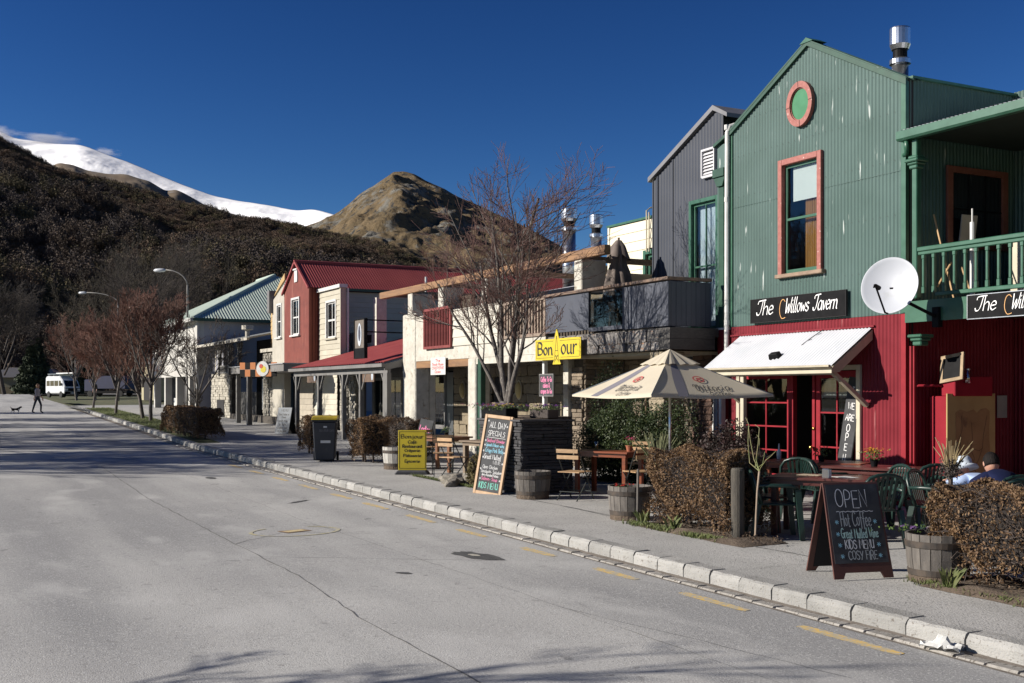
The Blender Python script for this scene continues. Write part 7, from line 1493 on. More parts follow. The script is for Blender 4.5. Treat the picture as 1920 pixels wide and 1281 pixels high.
for sg_ in (1, -1):
    H1 = .96; Mx = Matrix.Translation((0, -.01*sg_, .93)) @ Matrix.Rotation(R(-17*sg_), 4, 'X') @ Matrix.Translation((0, 0, -H1)); b = MB(); b.m = Mx
    b.prism([(-.32,0),(-.22,0),(-.19,.06),(.19,.06),(.22,0),(.32,0),(.30,H1),(-.30,H1)], 'y', -.009, .009); o = b.build('front_panel' if sg_ > 0 else 'back_panel', WF, ob)
    b = MB(); b.m = Mx; y0 = -.0125 if sg_ > 0 else .0125; b.prism([(-.29,.15),(.29,.15),(.282,H1-.02),(-.282,H1-.02)], 'y', min(y0, y0*.75), max(y0, y0*.75)); b.build('slate', CHALK_B, o)
    b = MB(); b.m = Mx; y1 = .0145; b.prism([(-.255,.17),(.255,.17),(.25,H1-.01),(-.25,H1-.01)], 'y', .0095*(1), .013) if sg_ > 0 else b.prism([(-.255,.05),(.255,.05),(.25,H1-.01),(-.25,H1-.01)], 'y', -.013, -.0095); b.build('inner_face', DARK, o)
    if sg_ > 0:
        for tx, z, h, w_, cx, m_ in (('OPEN', .71, .17, .34, -.02, CH_W), ('Hot Coffee', .52, .14, .33, 0, mat('chalk_faint', (.36,.38,.38), rough=.95)), ('Great Mulled Wine', .40, .095, .40, .02, CH_B if False else mat('chalk_pale_green', (.38,.55,.5), rough=.95)), ('KIDS MENU', .295, .085, .31, .0, CH_W), ('COSY FIRE', .185, .085, .31, .02, mat('chalk_faint', (.36,.38,.38)))):
            lettering(ob, tx, m_, Mx @ frontM(cx, -.0126, z), h=h, sw=.0085, width=w_, jit=.06, rnd=random.Random(len(tx)+2))
        b = MB(); b.m = Mx; P = [(-.2+.02*i, .665+.005*math.sin(i*2.2)) for i in range(21)]
        for p, q_ in zip(P, P[1:]): b.bar((p[0],-.0131,p[1]),(q_[0],-.0131,q_[1]),.006,.0006,up=(0,1,0))
        b.build('underline', CH_W, ob, fixn=False, kind='stuff')
        for x, z in ((-.21,.56),(.205,.56),(-.215,.44),(-.21,.33),(.21,.33),(-.2,.22),(.21,.22)): star(ob, CH_B, Mx, x, z, .022)
ysb = thing('pavement_sign', 'yellow pavement sign lettered Bonjour Café Restaurant on a black rubber foot', 'sign', -8.95, -4.47, rot=R(60))
part('board', YS, ysb, (-.29,.29,-.015,.015,.08,.90), bevel=.004); b = MB(); b.prism([(-.36,0),(.36,0),(.3,.08),(-.3,.08)], 'y', -.16, .16); b.build('foot', mat('grey_rubber', (.04,.042,.05), (.06,.06,.065), 9, .8), ysb, bevel=.02)
for tx, z, h, w_ in (('Bonjour', .735, .08, .46), ('Café', .63, .06, .17), ('Restaurant', .545, .06, .40), ('Crêperie', .46, .055, .31), ('Pâtisserie', .355, .055, .36), ('Épicerie', .24, .055, .31)): lettering(ysb, tx, INK, frontM(0, -.0155, z), h=h, sw=.013, width=w_, pen=R(30))
for x0, x1, z0, z1 in ((-.265,.265,.115,.122), (-.265,.265,.868,.875), (-.27,-.263,.12,.87), (.263,.27,.12,.87)): part('border_line', INK, ysb, (x0,x1,-.017,-.0152,z0,z1))
ss = thing('table_slate', 'small leaning slate with pink chalk writing behind the yellow pavement sign', 'chalkboard', -10.9, -3.6, rot=R(40)); b = MB(); b.m = Matrix.Rotation(R(-14), 4, 'X') @ Matrix.Rotation(R(10), 4, 'Y'); b.box(-.17,.17,-.01,.01,.45,1.08); b.box(-.15,.15,-.02,.12,.0,.46); b.build('slate', CHALK_B, ss); lettering(ss, 'Ladies', CH_P, b.m @ frontM(0, -.0105, .8), h=.13, sw=.02, width=.26)
# ---- wheelie bin
BIN = mat('bin_charcoal', (.022,.025,.033), (.03,.033,.042), 3, .5, bump=.05, c3=(.06,.06,.065), s3=5, lo3=.62, hi3=.8)
wb = thing('wheelie_bin', 'black wheelie bin with a yellow lid on the pavement between two hedges', 'bin', -13.3, -4.9, rot=R(68))
def taper(b, x0, x1, y0, y1, z0, z1, t): b.add([(x0+t,y0+t,z0),(x1-t,y0+t,z0),(x1-t,y1-t,z0),(x0+t,y1-t,z0),(x0,y0,z1),(x1,y0,z1),(x1,y1,z1),(x0,y1,z1)], [(0,3,2,1),(4,5,6,7),(0,1,5,4),(1,2,6,5),(2,3,7,6),(3,0,4,7)])
b = MB(); taper(b, -.28,.28,-.34,.34,.03,.94,.05); b.build('body', BIN, wb, bevel=.025); b = MB(); b.box(-.3,.3,-.36,.36,.94,.985); b.build('rim', BIN, wb, bevel=.012)
b = MB(); b.prism([(-.39,.985),(-.37,1.0),(-.1,1.06),(.25,1.08),(.36,1.05),(.37,.99)], 'x', -.305, .305); b.build('lid', mat('bin_yellow', (.55,.40,.01), (.48,.35,.01), 3, .4), wb, bevel=.015)
MB().tube([(-.26,.41,.96),(.26,.41,.96)], .018, 8).build('handle', BIN, wb)
for s_ in (-1, 1): b = MB(); b.m = Matrix.Translation((s_*.27, .32, .11)) @ Matrix.Rotation(R(90), 4, 'Y'); b.lathe([(.03,-.03),(.11,-.025),(.11,.025),(.03,.03)], n=18); b.build('wheel', TY, wb)
part('white_label', WHITEP, wb, (-.09,.14,-.325,-.31,.44,.50)); part('sticker', WHITEP, wb, (-.02,.06,-.345,-.33,.8,.84)); lettering(wb, 'BONJOUR CAFE', mat('faint_stencil', (.1,.1,.11)), frontM(.06, -.346, .71), h=.05, sw=.01, width=.34)
# ---- wooden post
wp = thing('wooden_post', 'round weathered timber post at the right end of the middle hedge', 'post', 1.72, -4.62); MB().lathe([(.085,0),(.08,.3),(.082,.86),(.07,.885),(.001,.89)], n=16).build('post', mat('dark_post', (.085,.075,.06), (.05,.045,.038), 6, .9, stretch=(6,6,1), bump=.5, bscale=40), wp)
wp2 = thing('garden_stake', 'thin pale stake against the left end of the middle hedge', 'stake', -.12, -4.85); MB().tube([(0,0,0),(.02,0,.75)], .02, 6).build('stake', WOOD_G, wp2)
# ---- market umbrella
CANV = mat('cream_canvas', (.58,.52,.41), (.55,.49,.38), 2, .85, trans=.2); STRP = mat('canvas_grey_stripe', (.19,.18,.21), rough=.85, trans=.1)
xu, yu = 2.38, 17.15; su, du = ST(xu, yu)
mu = thing('market_umbrella', 'open cream umbrella with coffee lettering over the cafe tables', 'umbrella', su, du, z=pz(su, du)); zc = mu.location.z
ang = math.atan2(-1.43, -.45)-ROT     # front corner in the local frame
zr, za_ = 1.955-zc, 2.60-zc; RD = 1.52; cor = [Vector((RD*math.cos(ang+k*math.pi/2), RD*math.sin(ang+k*math.pi/2), zr)) for k in range(4)]; apx = Vector((0,0,za_))
def panel(k, m_=18):
    """one canopy panel between corner k and k+1; returns function (u,v)->point"""
    A, B = cor[k], cor[(k+1) % 4]
    def f(u, v):
        e = A.lerp(B, u); p = apx.lerp(e, v); sag = -.03*math.sin(math.pi*u)*v-.03*math.sin(math.pi*v)+ (.0); p = p+Vector((0,0,sag)); inw = .05*math.sin(math.pi*u)*v; p.x *= 1-inw; p.y *= 1-inw; return p
    return f
for k in range(4):
    f = panel(k); P = [f(i/14, .12+.88*j/10) for j in range(11) for i in range(15)]; F = [(j*15+i, j*15+i+1, (j+1)*15+i+1, (j+1)*15+i) for j in range(10) for i in range(14)]
    nb = len(P); P += [f(i/14, 1)+Vector((0,0,-.025)) for i in range(15)]; F += [(10*15+i, 10*15+i+1, nb+i+1, nb+i) for i in range(14)]
    b = MB(); b.add(P, F); cp = b.build('canopy_panel', CANV, mu, smooth=True, fixn=False)
    if k in (0, 3):        # panels either side of the front corner carry the print
        def strip(u0a, u1a, u0b, u1b, v0, v1, m_, nm):
            b = MB(); n = 12; P = []; 
            for j in range(n+1):
                t = j/n; v = v0+(v1-v0)*t
                for u in (u0a+(u0b-u0a)*t, u1a+(u1b-u1a)*t):
                    p = f(u, v); du_ = f(u+.01, v)-p; dv_ = f(u, v-.01)-p; nn = du_.cross(dv_).normalized(); nn = nn if nn.z > 0 else -nn; P.append(p+nn*.003)
            b.add(P, [(2*i, 2*i+1, 2*i+3, 2*i+2) for i in range(n)]); b.build(nm, m_, cp, fixn=False)
        if k == 0: strip(.16,.36,.22,.30,.22,1.0,STRP,'grey_stripe')
        else: strip(.16,.36,.22,.30,.22,1.0,STRP,'grey_stripe')
        def onp(u, v):
            p = f(u, v); a = f(u+.02, v)-p; nn = a.cross(f(u, v-.02)-p).normalized(); nn = nn if nn.z > 0 else -nn; x_ = a.normalized(); y_ = nn.cross(x_); M_ = Matrix((( x_.x,y_.x,nn.x,p.x),(x_.y,y_.y,nn.y,p.y),(x_.z,y_.z,nn.z,p.z),(0,0,0,1))); return M_
        M1 = onp(.58, .86) @ Matrix.Translation((0,0,.014)); M2 = onp(.60, .97) @ Matrix.Translation((0,0,.01)); M3 = onp(.55, .62) @ Matrix.Translation((0,0,.012))
        PR = mat('print_grey', (.09,.085,.08), rough=.8); LG_ = mat('print_red', (.42,.10,.09), rough=.8)
        lettering(cp, '~Vittoria', PR, M1, h=.17, sw=.018, width=.62, shear=.2); lettering(cp, 'Coffee', PR, M2 , h=.09, sw=.012, width=.36, shear=.2)
        b = MB(); b.m = M3 @ Matrix.Translation((0, .04, 0)); n = 26; P = []
        for r in (.06, .085, .0001, .035): P += [(r*1.15*math.cos(6.2832*i/n), r*math.sin(6.2832*i/n), .002) for i in range(n)]
        b.add(P, [(i, (i+1) % n, n+(i+1) % n, n+i) for i in range(n)]+[(2*n+i, 2*n+(i+1) % n, 3*n+(i+1) % n, 3*n+i) for i in range(n)]); b.build('logo_ring', LG_, cp, fixn=False)
for k in range(4):
    f = panel(k); P = [apx+Vector((0,0,.045))]+[f(i/10, .30)+Vector((0,0,.035-.012*math.sin(i*1.9))) for i in range(11)]; b = MB(); b.add(P, [(0,i,i+1) for i in range(1,11)]); b.build('vent_cap', CANV, mu, smooth=False, fixn=False)
    MB().tube([(0,0,za_-.32), tuple(panel(k)(0,.6)-Vector((0,0,.02)))], .008, 5).build('strut', STEEL, mu); MB().tube([tuple(apx-Vector((0,0,.05))), tuple(cor[k]-Vector((0,0,.0)))], .009, 5).build('rib', STEEL, mu)
b = MB(); b.tube([(0,0,.0),(0,0,za_+.0)], .02, 10); b.build('pole', STEEL, mu, smooth=True); part('base', mat('concrete_base', (.2,.2,.2)), mu, (-.24,.24,-.24,.24,0,.09), bevel=.02)
# ---- tables
def table(label, s, d, rot, L_, D_, h=.74, m=WOOD_R, legs='post', group='wooden cafe tables'):
    t = thing('cafe_table', label, 'table', s, d, rot=rot, group=group); n = max(3, int(D_/.14))
    for k in range(n): part('plank', m, t, (-L_/2, L_/2, -D_/2+D_*k/n+.003, -D_/2+D_*(k+1)/n-.003, h-.035, h), bevel=.004)
    part('apron', m, t, (-L_/2+.06, L_/2-.06, -D_/2+.05, D_/2-.05, h-.1, h-.037))
    for sx in (-1, 1):
        for sy in (-1, 1): part('leg', m, t, (sx*(L_/2-.1)-.035, sx*(L_/2-.1)+.035, sy*(D_/2-.09)-.035, sy*(D_/2-.09)+.035, 0, h-.1), bevel=.004)
    return t
DW_ = mat('dark_red_table', (.10,.03,.025), (.065,.02,.018), 3, .3, stretch=(1,8,8))
table('dark red table with menus, nearest the chalked OPEN board', 1.82, -3.3, R(35), 1.35, .8, m=DW_)
table('reddish table with an orange edge in front of the tavern doors', -.2, -1.6, R(30), 1.5, .75); table('red brown table holding the yellow flowers by the red corner pillar', 1.0, -1.5, R(22), 1.5, .75, m=DW_)
table('red wood table beneath the umbrella with a pink flower', -3.75, -3.0, R(25), 1.15, .7, m=mat('bright_red_wood', (.20,.055,.022), (.13,.035,.016), 3, .3, stretch=(1,8,8)))
table('orange brown table behind the yellow pavement sign', -9.35, -3.6, R(20), 1.1, .7, m=mat('orange_wood', (.20,.085,.035), (.14,.055,.025), 3, .4, stretch=(1,8,8))); table('weathered slatted table between folding chairs left of the specials board', -7.45, -3.55, R(15), .9, .6, m=mat('table_weathered', (.2,.15,.1), (.14,.1,.07), 4, .7, stretch=(1,8,8)))
# ---- green plastic chairs
PL = mat('green_plastic', (.009,.026,.021), (.012,.032,.026), 3, .38, spec=.5)
pcx = thing('plastic_chair', 'green plastic armchair', 'chair', 0, 0)
def sw(b, P, w_, th):   # flat swept strap
    for p, q_ in zip(P, P[1:]): b.bar(p, q_, w_, th)
b = MB(); b.prism([(-.24,-.25),(.24,-.25),(.2,.22),(-.2,.22)], 'z', .42, .445); b.build('seat', PL, pcx, bevel=.01)
arch = [(-.24,.20,.44),(-.265,.25,.6),(-.25,.29,.74),(-.19,.315,.82),(-.1,.325,.85),(0,.33,.86),(.1,.325,.85),(.19,.315,.82),(.25,.29,.74),(.265,.25,.6),(.24,.20,.44)]
b = MB(); b.tube(arch, .022, 6); b.build('back_frame', PL, pcx, smooth=True)
for x in (-.15,-.09,-.03,.03,.09,.15): b = MB(); b.bar((x*.85,.215,.44), (x,.325,.84), .032, .008, up=(0,1,0)); b.build('back_slat', PL, pcx)
for s_ in (-1, 1):
    b = MB(); b.tube([(s_*.26,.27,.66),(s_*.285,.1,.67),(s_*.285,-.15,.665),(s_*.265,-.24,.63)], [.02,.026,.028,.02], 6); b.build('arm', PL, pcx, smooth=True)
    b = MB(); b.add([(s_*.235,-.2,.62),(s_*.285,-.2,.62),(s_*.285,-.27,.62),(s_*.235,-.27,.62),(s_*.25,-.26,0),(s_*.29,-.26,0),(s_*.29,-.32,0),(s_*.25,-.32,0)], [(0,1,2,3),(7,6,5,4),(0,4,5,1),(1,5,6,2),(2,6,7,3),(3,7,4,0)]); b.build('leg', PL, pcx)
    b = MB(); b.add([(s_*.2,.2,.44),(s_*.26,.2,.44),(s_*.26,.27,.44),(s_*.2,.27,.44),(s_*.24,.3,0),(s_*.28,.3,0),(s_*.28,.35,0),(s_*.24,.35,0)], [(0,1,2,3),(7,6,5,4),(0,4,5,1),(1,5,6,2),(2,6,7,3),(3,7,4,0)]); b.build('leg', PL, pcx)
def face(s, d, ts, td): return math.atan2(-(ts-s), (td-d))*1.0+0     # front (-y) of the chair towards target
def facing(s, d, ts, td): a, b_ = ts-s, td-d; return math.atan2(a, -b_)
PG_ = 'green plastic chairs round the tavern tables'
chs = [(1.72,-4.05,2.2,-3.2,'green plastic chair beside the standard rose, its slatted back to the camera'), (1.05,-3.55,1.82,-3.3,'green plastic chair at the left end of the dark table'), (2.75,-3.45,1.9,-3.2,'green plastic chair whose pale arched back rises behind the OPEN board'), (2.0,-2.55,1.85,-3.3,'green plastic chair on the tavern side of the dark table'),
 (1.95,-1.75,1.0,-1.5,'green plastic chair with sunlit legs by the red corner pillar'), (2.95,-2.55,3.6,-2.3,'green plastic chair half hidden by the right hedge'), (.35,-2.35,-.2,-1.6,'green plastic chair in front of the glass tavern door'), (-.75,-2.5,-.2,-1.6,'green plastic chair left of the orange edged table'), (.75,-2.3,1.0,-1.5,'green plastic chair between the two tavern tables'), (-1.15,-1.7,-.2,-1.6,'green plastic chair nearest the open tavern doorway')]
for i, (s, d, ts, td, l) in enumerate(chs):
    o = pcx if i == 0 else copy_tree(pcx); place(o, s, d, rot=facing(s, d, ts, td), label=l, group=PG_)
# ---- folding slatted chairs
fcx = thing('folding_chair', 'folding slatted chair', 'chair', 0, 0)
for k in range(5): part('seat_slat', WOOD_L, fcx, (-.2,.2,-.2+k*.085,-.125+k*.085,.45,.465))
for k in range(2):
    b = MB(); z = .70+k*.1; b.bar((-.2,.235+k*.02,z), (.2,.235+k*.02,z), .012, .062, up=(0,0,1)); b.build('back_slat', WOOD_L, fcx)
for s_ in (-1, 1):
    b = MB(); b.bar((s_*.21,.27,.86), (s_*.21,-.24,0), .018, .012); b.build('frame_bar', IRON, fcx); b = MB(); b.bar((s_*.185,-.2,.45), (s_*.185,.26,0), .018, .012); b.build('frame_bar', IRON, fcx)
b = MB(); b.bar((-.21,-.16,.14),(.21,-.16,.14), .012); b.build('cross_bar', IRON, fcx); b = MB(); b.bar((-.185,.18,.14),(.185,.18,.14), .012); b.build('cross_bar', IRON, fcx)
fcs = [(-3.2,-4.0,-3.75,-3.0,'folding chair with dark iron legs in front of the table under the umbrella'), (-2.75,-3.05,-3.75,-3.0,'folding chair at the right end of the table under the umbrella'), (-4.3,-2.1,-3.75,-3.0,'folding chair behind the table under the umbrella, against the bush'),
 (-8.35,-4.05,-9.2,-3.7,'pale slatted folding chair next to the yellow pavement sign'), (-7.15,-4.35,-7.45,-3.5,'folding chair with its back to the road left of the specials board'), (-8.2,-3.0,-7.45,-3.5,'folding chair on the cafe side of the weathered table'), (-10.3,-3.55,-9.4,-3.6,'folding chair left of the orange brown table'), (-6.5,-3.2,-7.45,-3.5,'folding chair between the weathered table and the stone planter')]
for i, (s, d, ts, td, l) in enumerate(fcs):
    o = fcx if i == 0 else copy_tree(fcx); place(o, s, d, rot=facing(s, d, ts, td), label=l, group='folding slatted chairs of the cafe')
# ---- things on the tables
def on(s, d, h=.74): return pz(s, d)+h
flowers('pot of yellow flowers on the table by the red corner pillar', .95, -1.6, on(.95,-1.6), [('petal_bright_yellow', (.75,.5,.02), 22), ('petal_orange', (.7,.22,.02), 8)], 150, .2, .14, LF, 71, pot=.06)
flowers('small green pot plant on the orange edged table', -.1, -1.6, on(-.1,-1.6), [], 90, .2, .14, LF, 72, pot=.055, name='pot_plant'); flowers('small pot plant behind the white bottle at the tavern door', -.9, -1.9, on(-.9,-1.9)-.74+.74, [('petal_white', (.6,.6,.5), 6)], 90, .2, .12, LF, 73, pot=.05, name='pot_plant') if False else None
flowers('bright pink flower in a small pot on the table beneath the umbrella', -3.35, -2.85, on(-3.35,-2.85), [('petal_hot_pink', (.7,.05,.25), 20)], 110, .16, .14, LF, 74, pot=.06, potm=mat('terracotta', (.3,.1,.05)))
flowers('small green and white pot plant on the orange brown table', -9.2, -3.6, on(-9.2,-3.6), [('petal_white', (.6,.6,.55), 8)], 90, .16, .12, LF, 75, pot=.05, name='pot_plant'); flowers('single red bloom in the half barrel by the middle hedge', -.75, -4.7, pz(-.7,-4.6)+.43, [('petal_red', (.6,.04,.03), 8)], 30, .2, .06, LF, 76)
flowers('violet flowers in the half barrel behind the OPEN board', 4.5, -4.75, pz(4.5,-4.7)+.46, [('petal_violet', (.3,.16,.42), 10)], 60, .3, .06, LF, 77)
gl = thing('beer_glass', 'half full glass on the table beneath the umbrella', 'glass', -4.0, -3.1, z=on(-4.0,-3.1)); MB().lathe([(.03,0),(.036,.14),(.034,.14),(.028,.01)], n=12).build('glass', glassmat('jar_glass'), gl, smooth=True); MB().lathe([(.027,.01),(.032,.1),(.001,.1)], n=12).build('drink', mat('amber_drink', (.45,.25,.05), rough=.2), gl)
bt2 = thing('white_bottle', 'white squeeze bottle standing on a tavern table', 'bottle', -.75, -1.85, z=on(-.75,-1.85)); MB().lathe([(.035,0),(.035,.12),(.012,.16),(.01,.24),(.001,.24)], n=12).build('bottle', WHITEP, bt2, smooth=True)
for i, (s, d, r_, c, l) in enumerate(((1.6,-3.35,.4,mat('kraft_paper', (.42,.34,.24)),'kraft paper menu lying left on the dark table'), (2.05,-3.2,-.2,WHITEP,'white menu sheet lying right on the dark table'), (1.35,-1.5,.3,WHITEP,'crumpled white napkin on the table by the red pillar'))):
    o = part('menu_sheet', c, None, (-.15,.15,-.11,.11,0,.003)); x, y = W2(s, d); o.location = (x, y, on(s, d)+.002); o.rotation_euler = (0,0,ROT+r_); tag(o, l, 'menu' if i < 2 else 'napkin')
mh = thing('metal_holder', 'shiny steel napkin holder on the dark table', 'holder', 2.05, -3.5, z=on(2.05,-3.5)); part('holder', STEEL, mh, (-.06,.06,-.03,.03,0,.12), bevel=.01)
# litter by the kerb
lp = random.Random(4); b = MB(); n = 9; P = []
for i in range(n):
    for j in range(n): P.append((.3*(i/(n-1)-.5), .2*(j/(n-1)-.5), .03+.05*mnoise.noise((i*.7, j*.7, 2))+(.05 if 2 < i < 6 and 2 < j < 6 else 0)))
b.add(P, [(i*n+j, (i+1)*n+j, (i+1)*n+j+1, i*n+j+1) for i in range(n-1) for j in range(n-1)]); o = b.build('paper_litter', mat('tissue_white', (.62,.62,.6), rough=.9, trans=.2), fixn=False); x, y = W2(6.45, -6.42); o.location = (x, y, gY(y)+.03); o.rotation_euler = (0,0,ROT+.4); tag(o, 'crumpled white paper lying in the gutter at the bottom right', 'litter')
# ============================================================ PEOPLE AND DOG
SKIN = mat('skin', (.42,.24,.17), (.38,.2,.14), 9, .5); HAIR_D = mat('dark_hair', (.006,.005,.005), (.012,.009,.008), 30, .75, spec=.15, bump=.5, bscale=60, stretch=(1,1,.2)); HAIR_B = mat('blond_hair', (.30,.19,.09), (.2,.12,.06), 30, .6)
def person(label, joints, links, mats, s, d, rot, z=None, head=None, hair=None, hat=None, group=None, scale=1):
    """joints: name->(x,y,z,r,material index); one continuous skinned body"""
    t = thing('person', label, 'person', s, d, z=z, rot=rot, group=group, scale=scale); names = list(joints); idx = {k: i for i, k in enumerate(names)}
    me = bpy.data.meshes.new('body'); me.from_pydata([joints[k][:3] for k in names], [(idx[a], idx[b_]) for a, b_ in links], []); o = bpy.data.objects.new('body_tmp', me); C.objects.link(o)
    sk = o.modifiers.new('skin', 'SKIN'); 
    for i, k in enumerate(names): r_ = joints[k][3]; r_ = r_ if isinstance(r_, tuple) else (r_, r_); me.skin_vertices[0].data[i].radius = r_; me.skin_vertices[0].data[i].use_root = (k == 'pelvis')
    o.modifiers.new('sub', 'SUBSURF').levels = 2; o.modifiers['sub'].render_levels = 2
    dg = bpy.context.evaluated_depsgraph_get(); nm = bpy.data.meshes.new_from_object(o.evaluated_get(dg)); bpy.data.objects.remove(o); nm.name = 'body'
    bm = bmesh.new(); bm.from_mesh(nm)
    if head:
        hc, hr, tilt = head; Mh = Matrix.Translation(hc) @ tilt; n0 = len(bm.verts)
        r = bmesh.ops.create_uvsphere(bm, u_segments=20, v_segments=14, radius=1, matrix=Mh @ Matrix.Diagonal((hr*.76, hr*.92, hr*1.12, 1)))
        for pos, sc_ in (((0,-.92*hr,-.12*hr),(.13,.2,.22)),((-.78*hr,.05*hr,-.08*hr),(.1,.2,.3)),((.78*hr,.05*hr,-.08*hr),(.1,.2,.3)),((0,-.8*hr,-.95*hr),(.35,.25,.25))): bmesh.ops.create_uvsphere(bm, u_segments=8, v_segments=6, radius=hr, matrix=Mh @ Matrix.Translation(pos) @ Matrix.Diagonal((*sc_, 1)))
    hidx = len(mats)-1
    segs = [(Vector(joints[a][:3]), Vector(joints[b_][:3]), joints[a][4], joints[b_][4]) for a, b_ in links]
    hcv = Vector(head[0]) if head else None
    for f in bm.faces:
        c = f.calc_center_median(); best = None
        if head and (c-hcv).length < head[1]*1.35: f.material_index = mats.index(SKIN); continue
        for p, q_, ma, mb_ in segs:
            l = (q_-p); u = max(0, min(1, (c-p).dot(l)/max(1e-6, l.length_squared))); dd = (c-(p+l*u)).length
            if best is None or dd < best[0]: best = (dd, ma if u < .5 else mb_)
        f.material_index = best[1]
    bm.to_mesh(nm); bm.free()
    for m_ in mats: nm.materials.append(m_)
    nm.shade_smooth(); bo = bpy.data.objects.new('body', nm); C.objects.link(bo); bo.parent = t
    if head:
        hc, hr, tilt = head; Mh = Matrix.Translation(hc) @ tilt
        for sx in (-1, 1): b = MB(); b.m = Mh @ Matrix.Translation((sx*.3*hr, -.84*hr, .05*hr)); b.lathe([(.001,-.08*hr),(.1*hr,0),(.001,.08*hr)], n=8); b.build('eye', BLACK, t)
        b = MB(); b.m = Mh @ Matrix.Translation((0, -.86*hr, -.5*hr)); b.box(-.25*hr,.25*hr,-.03,.02,-.04*hr,.04*hr); b.build('mouth', mat('lips', (.3,.1,.08)), t)
        if hair:
            bm = bmesh.new(); bmesh.ops.create_uvsphere(bm, u_segments=24, v_segments=16, radius=1)
            for v in list(bm.verts):
                if v.co.y < -.35 and v.co.z < .42: v.co.y = max(v.co.y, -.3)
                if v.co.z < -.35 and hair[1] == 'short': v.co.z = -.35
            for v in bm.verts: v.co = Vector((v.co.x*.84, v.co.y*1.0+.06, v.co.z*1.2+(-.35 if hair[1] == 'long' and v.co.z < 0 else .04)))*hr*(1+.05*mnoise.noise(v.co*4))
            m2 = bpy.data.meshes.new('hair'); bm.to_mesh(m2); bm.free(); m2.materials.append(hair[0]); m2.transform(Mh); m2.shade_smooth(); ho = bpy.data.objects.new('hair', m2); C.objects.link(ho); ho.parent = t
        if hat:
            b = MB(); b.m = Mh @ Matrix.Translation((0, .02, hr*.35)); b.m = b.m @ Matrix.Translation((0, .02, -.03)) @ Matrix.Rotation(R(-18), 4, 'X'); b.lathe([(hr*1.75,-.05),(hr*1.6,-.01),(hr*1.12,.01),(hr*1.1,hr*.6),(hr*.9,hr*1.0),(.001,hr*1.1)], n=26); b.build('hat', hat, t, smooth=True)
    return t
def limbset(mir, base): return {k.replace('*', mir): ((v[0]*(1 if mir == 'r' else -1),)+v[1:]) for k, v in base.items()}
def hand(J, Lk, side, wrist, dirv, palmx, sk):
    """palm and five fingers rooted at the wrist joint"""
    w_ = Vector(wrist); dv = Vector(dirv).normalized(); px = Vector(palmx).normalized(); J['palm'+side] = (*(w_+dv*.07), (.034,.02), sk); Lk.append(('wrist'+side, 'palm'+side))
    for i, (off, ln) in enumerate(((-.03,.065),(-.01,.075),(.01,.07),(.03,.055))):
        a = w_+dv*.10+px*off; b_ = a+dv*ln*.6; c = b_+(dv*.7+Vector((0,0,-.5))).normalized()*ln*.45
        J[f'f{i}a{side}'] = (*a, .0095, sk); J[f'f{i}b{side}'] = (*b_, .009, sk); J[f'f{i}c{side}'] = (*c, .0075, sk); Lk += [('palm'+side, f'f{i}a{side}'), (f'f{i}a{side}', f'f{i}b{side}'), (f'f{i}b{side}', f'f{i}c{side}')]
    a = w_+dv*.04-px*.045; b_ = a+dv*.035-px*.02; J['ta'+side] = (*a, .011, sk); J['tb'+side] = (*b_, .009, sk); Lk += [('palm'+side, 'ta'+side), ('ta'+side, 'tb'+side)]
def seated(label, s, d, rot, top, legs, lean, head_t, hair, hat=None, scale=1, hr=.105):
    J = {'pelvis': (0,.02,.55,(.17,.13),1), 'waist': (0,.0-lean*.25,.72,(.15,.11),0), 'chest': (0,-lean*.7,.92-lean*.25,(.18,.12),0), 'neckb': (0,-lean*1.0,1.08-lean*.4,(.09,.08),0), 'neck': (0,-lean*1.15,1.14-lean*.45,.055,2)}
    Lk = [('pelvis','waist'),('waist','chest'),('chest','neckb'),('neckb','neck')]
    hc = (0, -lean*1.15-.03-lean*.25, 1.25-lean*.52)
    for sd, sx in (('r',1),('l',-1)):
        J['sh'+sd] = (sx*.19,-lean*.9,1.02-lean*.35,.065,0); J['el'+sd] = (sx*.26,-lean-.13,.79,.05,0); J['wrist'+sd] = (sx*.14,-lean-.33,.80,.03,2); Lk += [('neckb','sh'+sd),('sh'+sd,'el'+sd),('el'+sd,'wrist'+sd)]; hand(J, Lk, sd, J['wrist'+sd][:3], (-sx*.3,-1,-.05), (sx,0,0), 2)
        J['hip'+sd] = (sx*.1,-.02,.53,.095,1); J['kn'+sd] = (sx*.13,-.44,.52,.065,1); J['an'+sd] = (sx*.13,-.42,.1,.045,1); J['toe'+sd] = (sx*.14,-.58,.04,.04,3); Lk += [('pelvis','hip'+sd),('hip'+sd,'kn'+sd),('kn'+sd,'an'+sd),('an'+sd,'toe'+sd)]
    return person(label, J, Lk, [top, legs, SKIN, BLACK], s, d, rot, head=(hc, hr, Matrix.Rotation(head_t, 4, 'X')), hair=hair, hat=hat, scale=scale)
NAVY = mat('navy_jacket', (.006,.009,.035), (.009,.013,.045), 5, .9, spec=.15); JEAN = mat('dark_jeans', (.015,.02,.035), (.02,.028,.045), 9, .85); LBL = mat('light_blue_top', (.33,.42,.62), (.28,.36,.55), 6, .85); HATM = mat('sun_hat', (.55,.6,.66), (.48,.54,.6), 5, .9)
seated('man with dark hair in a navy jacket seated behind the right hedge', 3.92, -2.5, R(-120), NAVY, JEAN, .42, R(24), (HAIR_D, 'short'), scale=.95, hr=.118)
seated('person in a white sun hat and light blue top seated beside the dark haired man', 3.62, -2.32, R(-105), LBL, JEAN, .55, R(36), (HAIR_B, 'short'), HATM, scale=.92, hr=.115)
for (s, d, r_, l) in ((3.92, -2.42, R(-120), 'green plastic chair under the man in navy'), (3.6, -2.24, R(-105), 'green plastic chair under the person in the sun hat')):
    o = copy_tree(pcx); place(o, s, d, rot=r_, label=l, group=PG_)
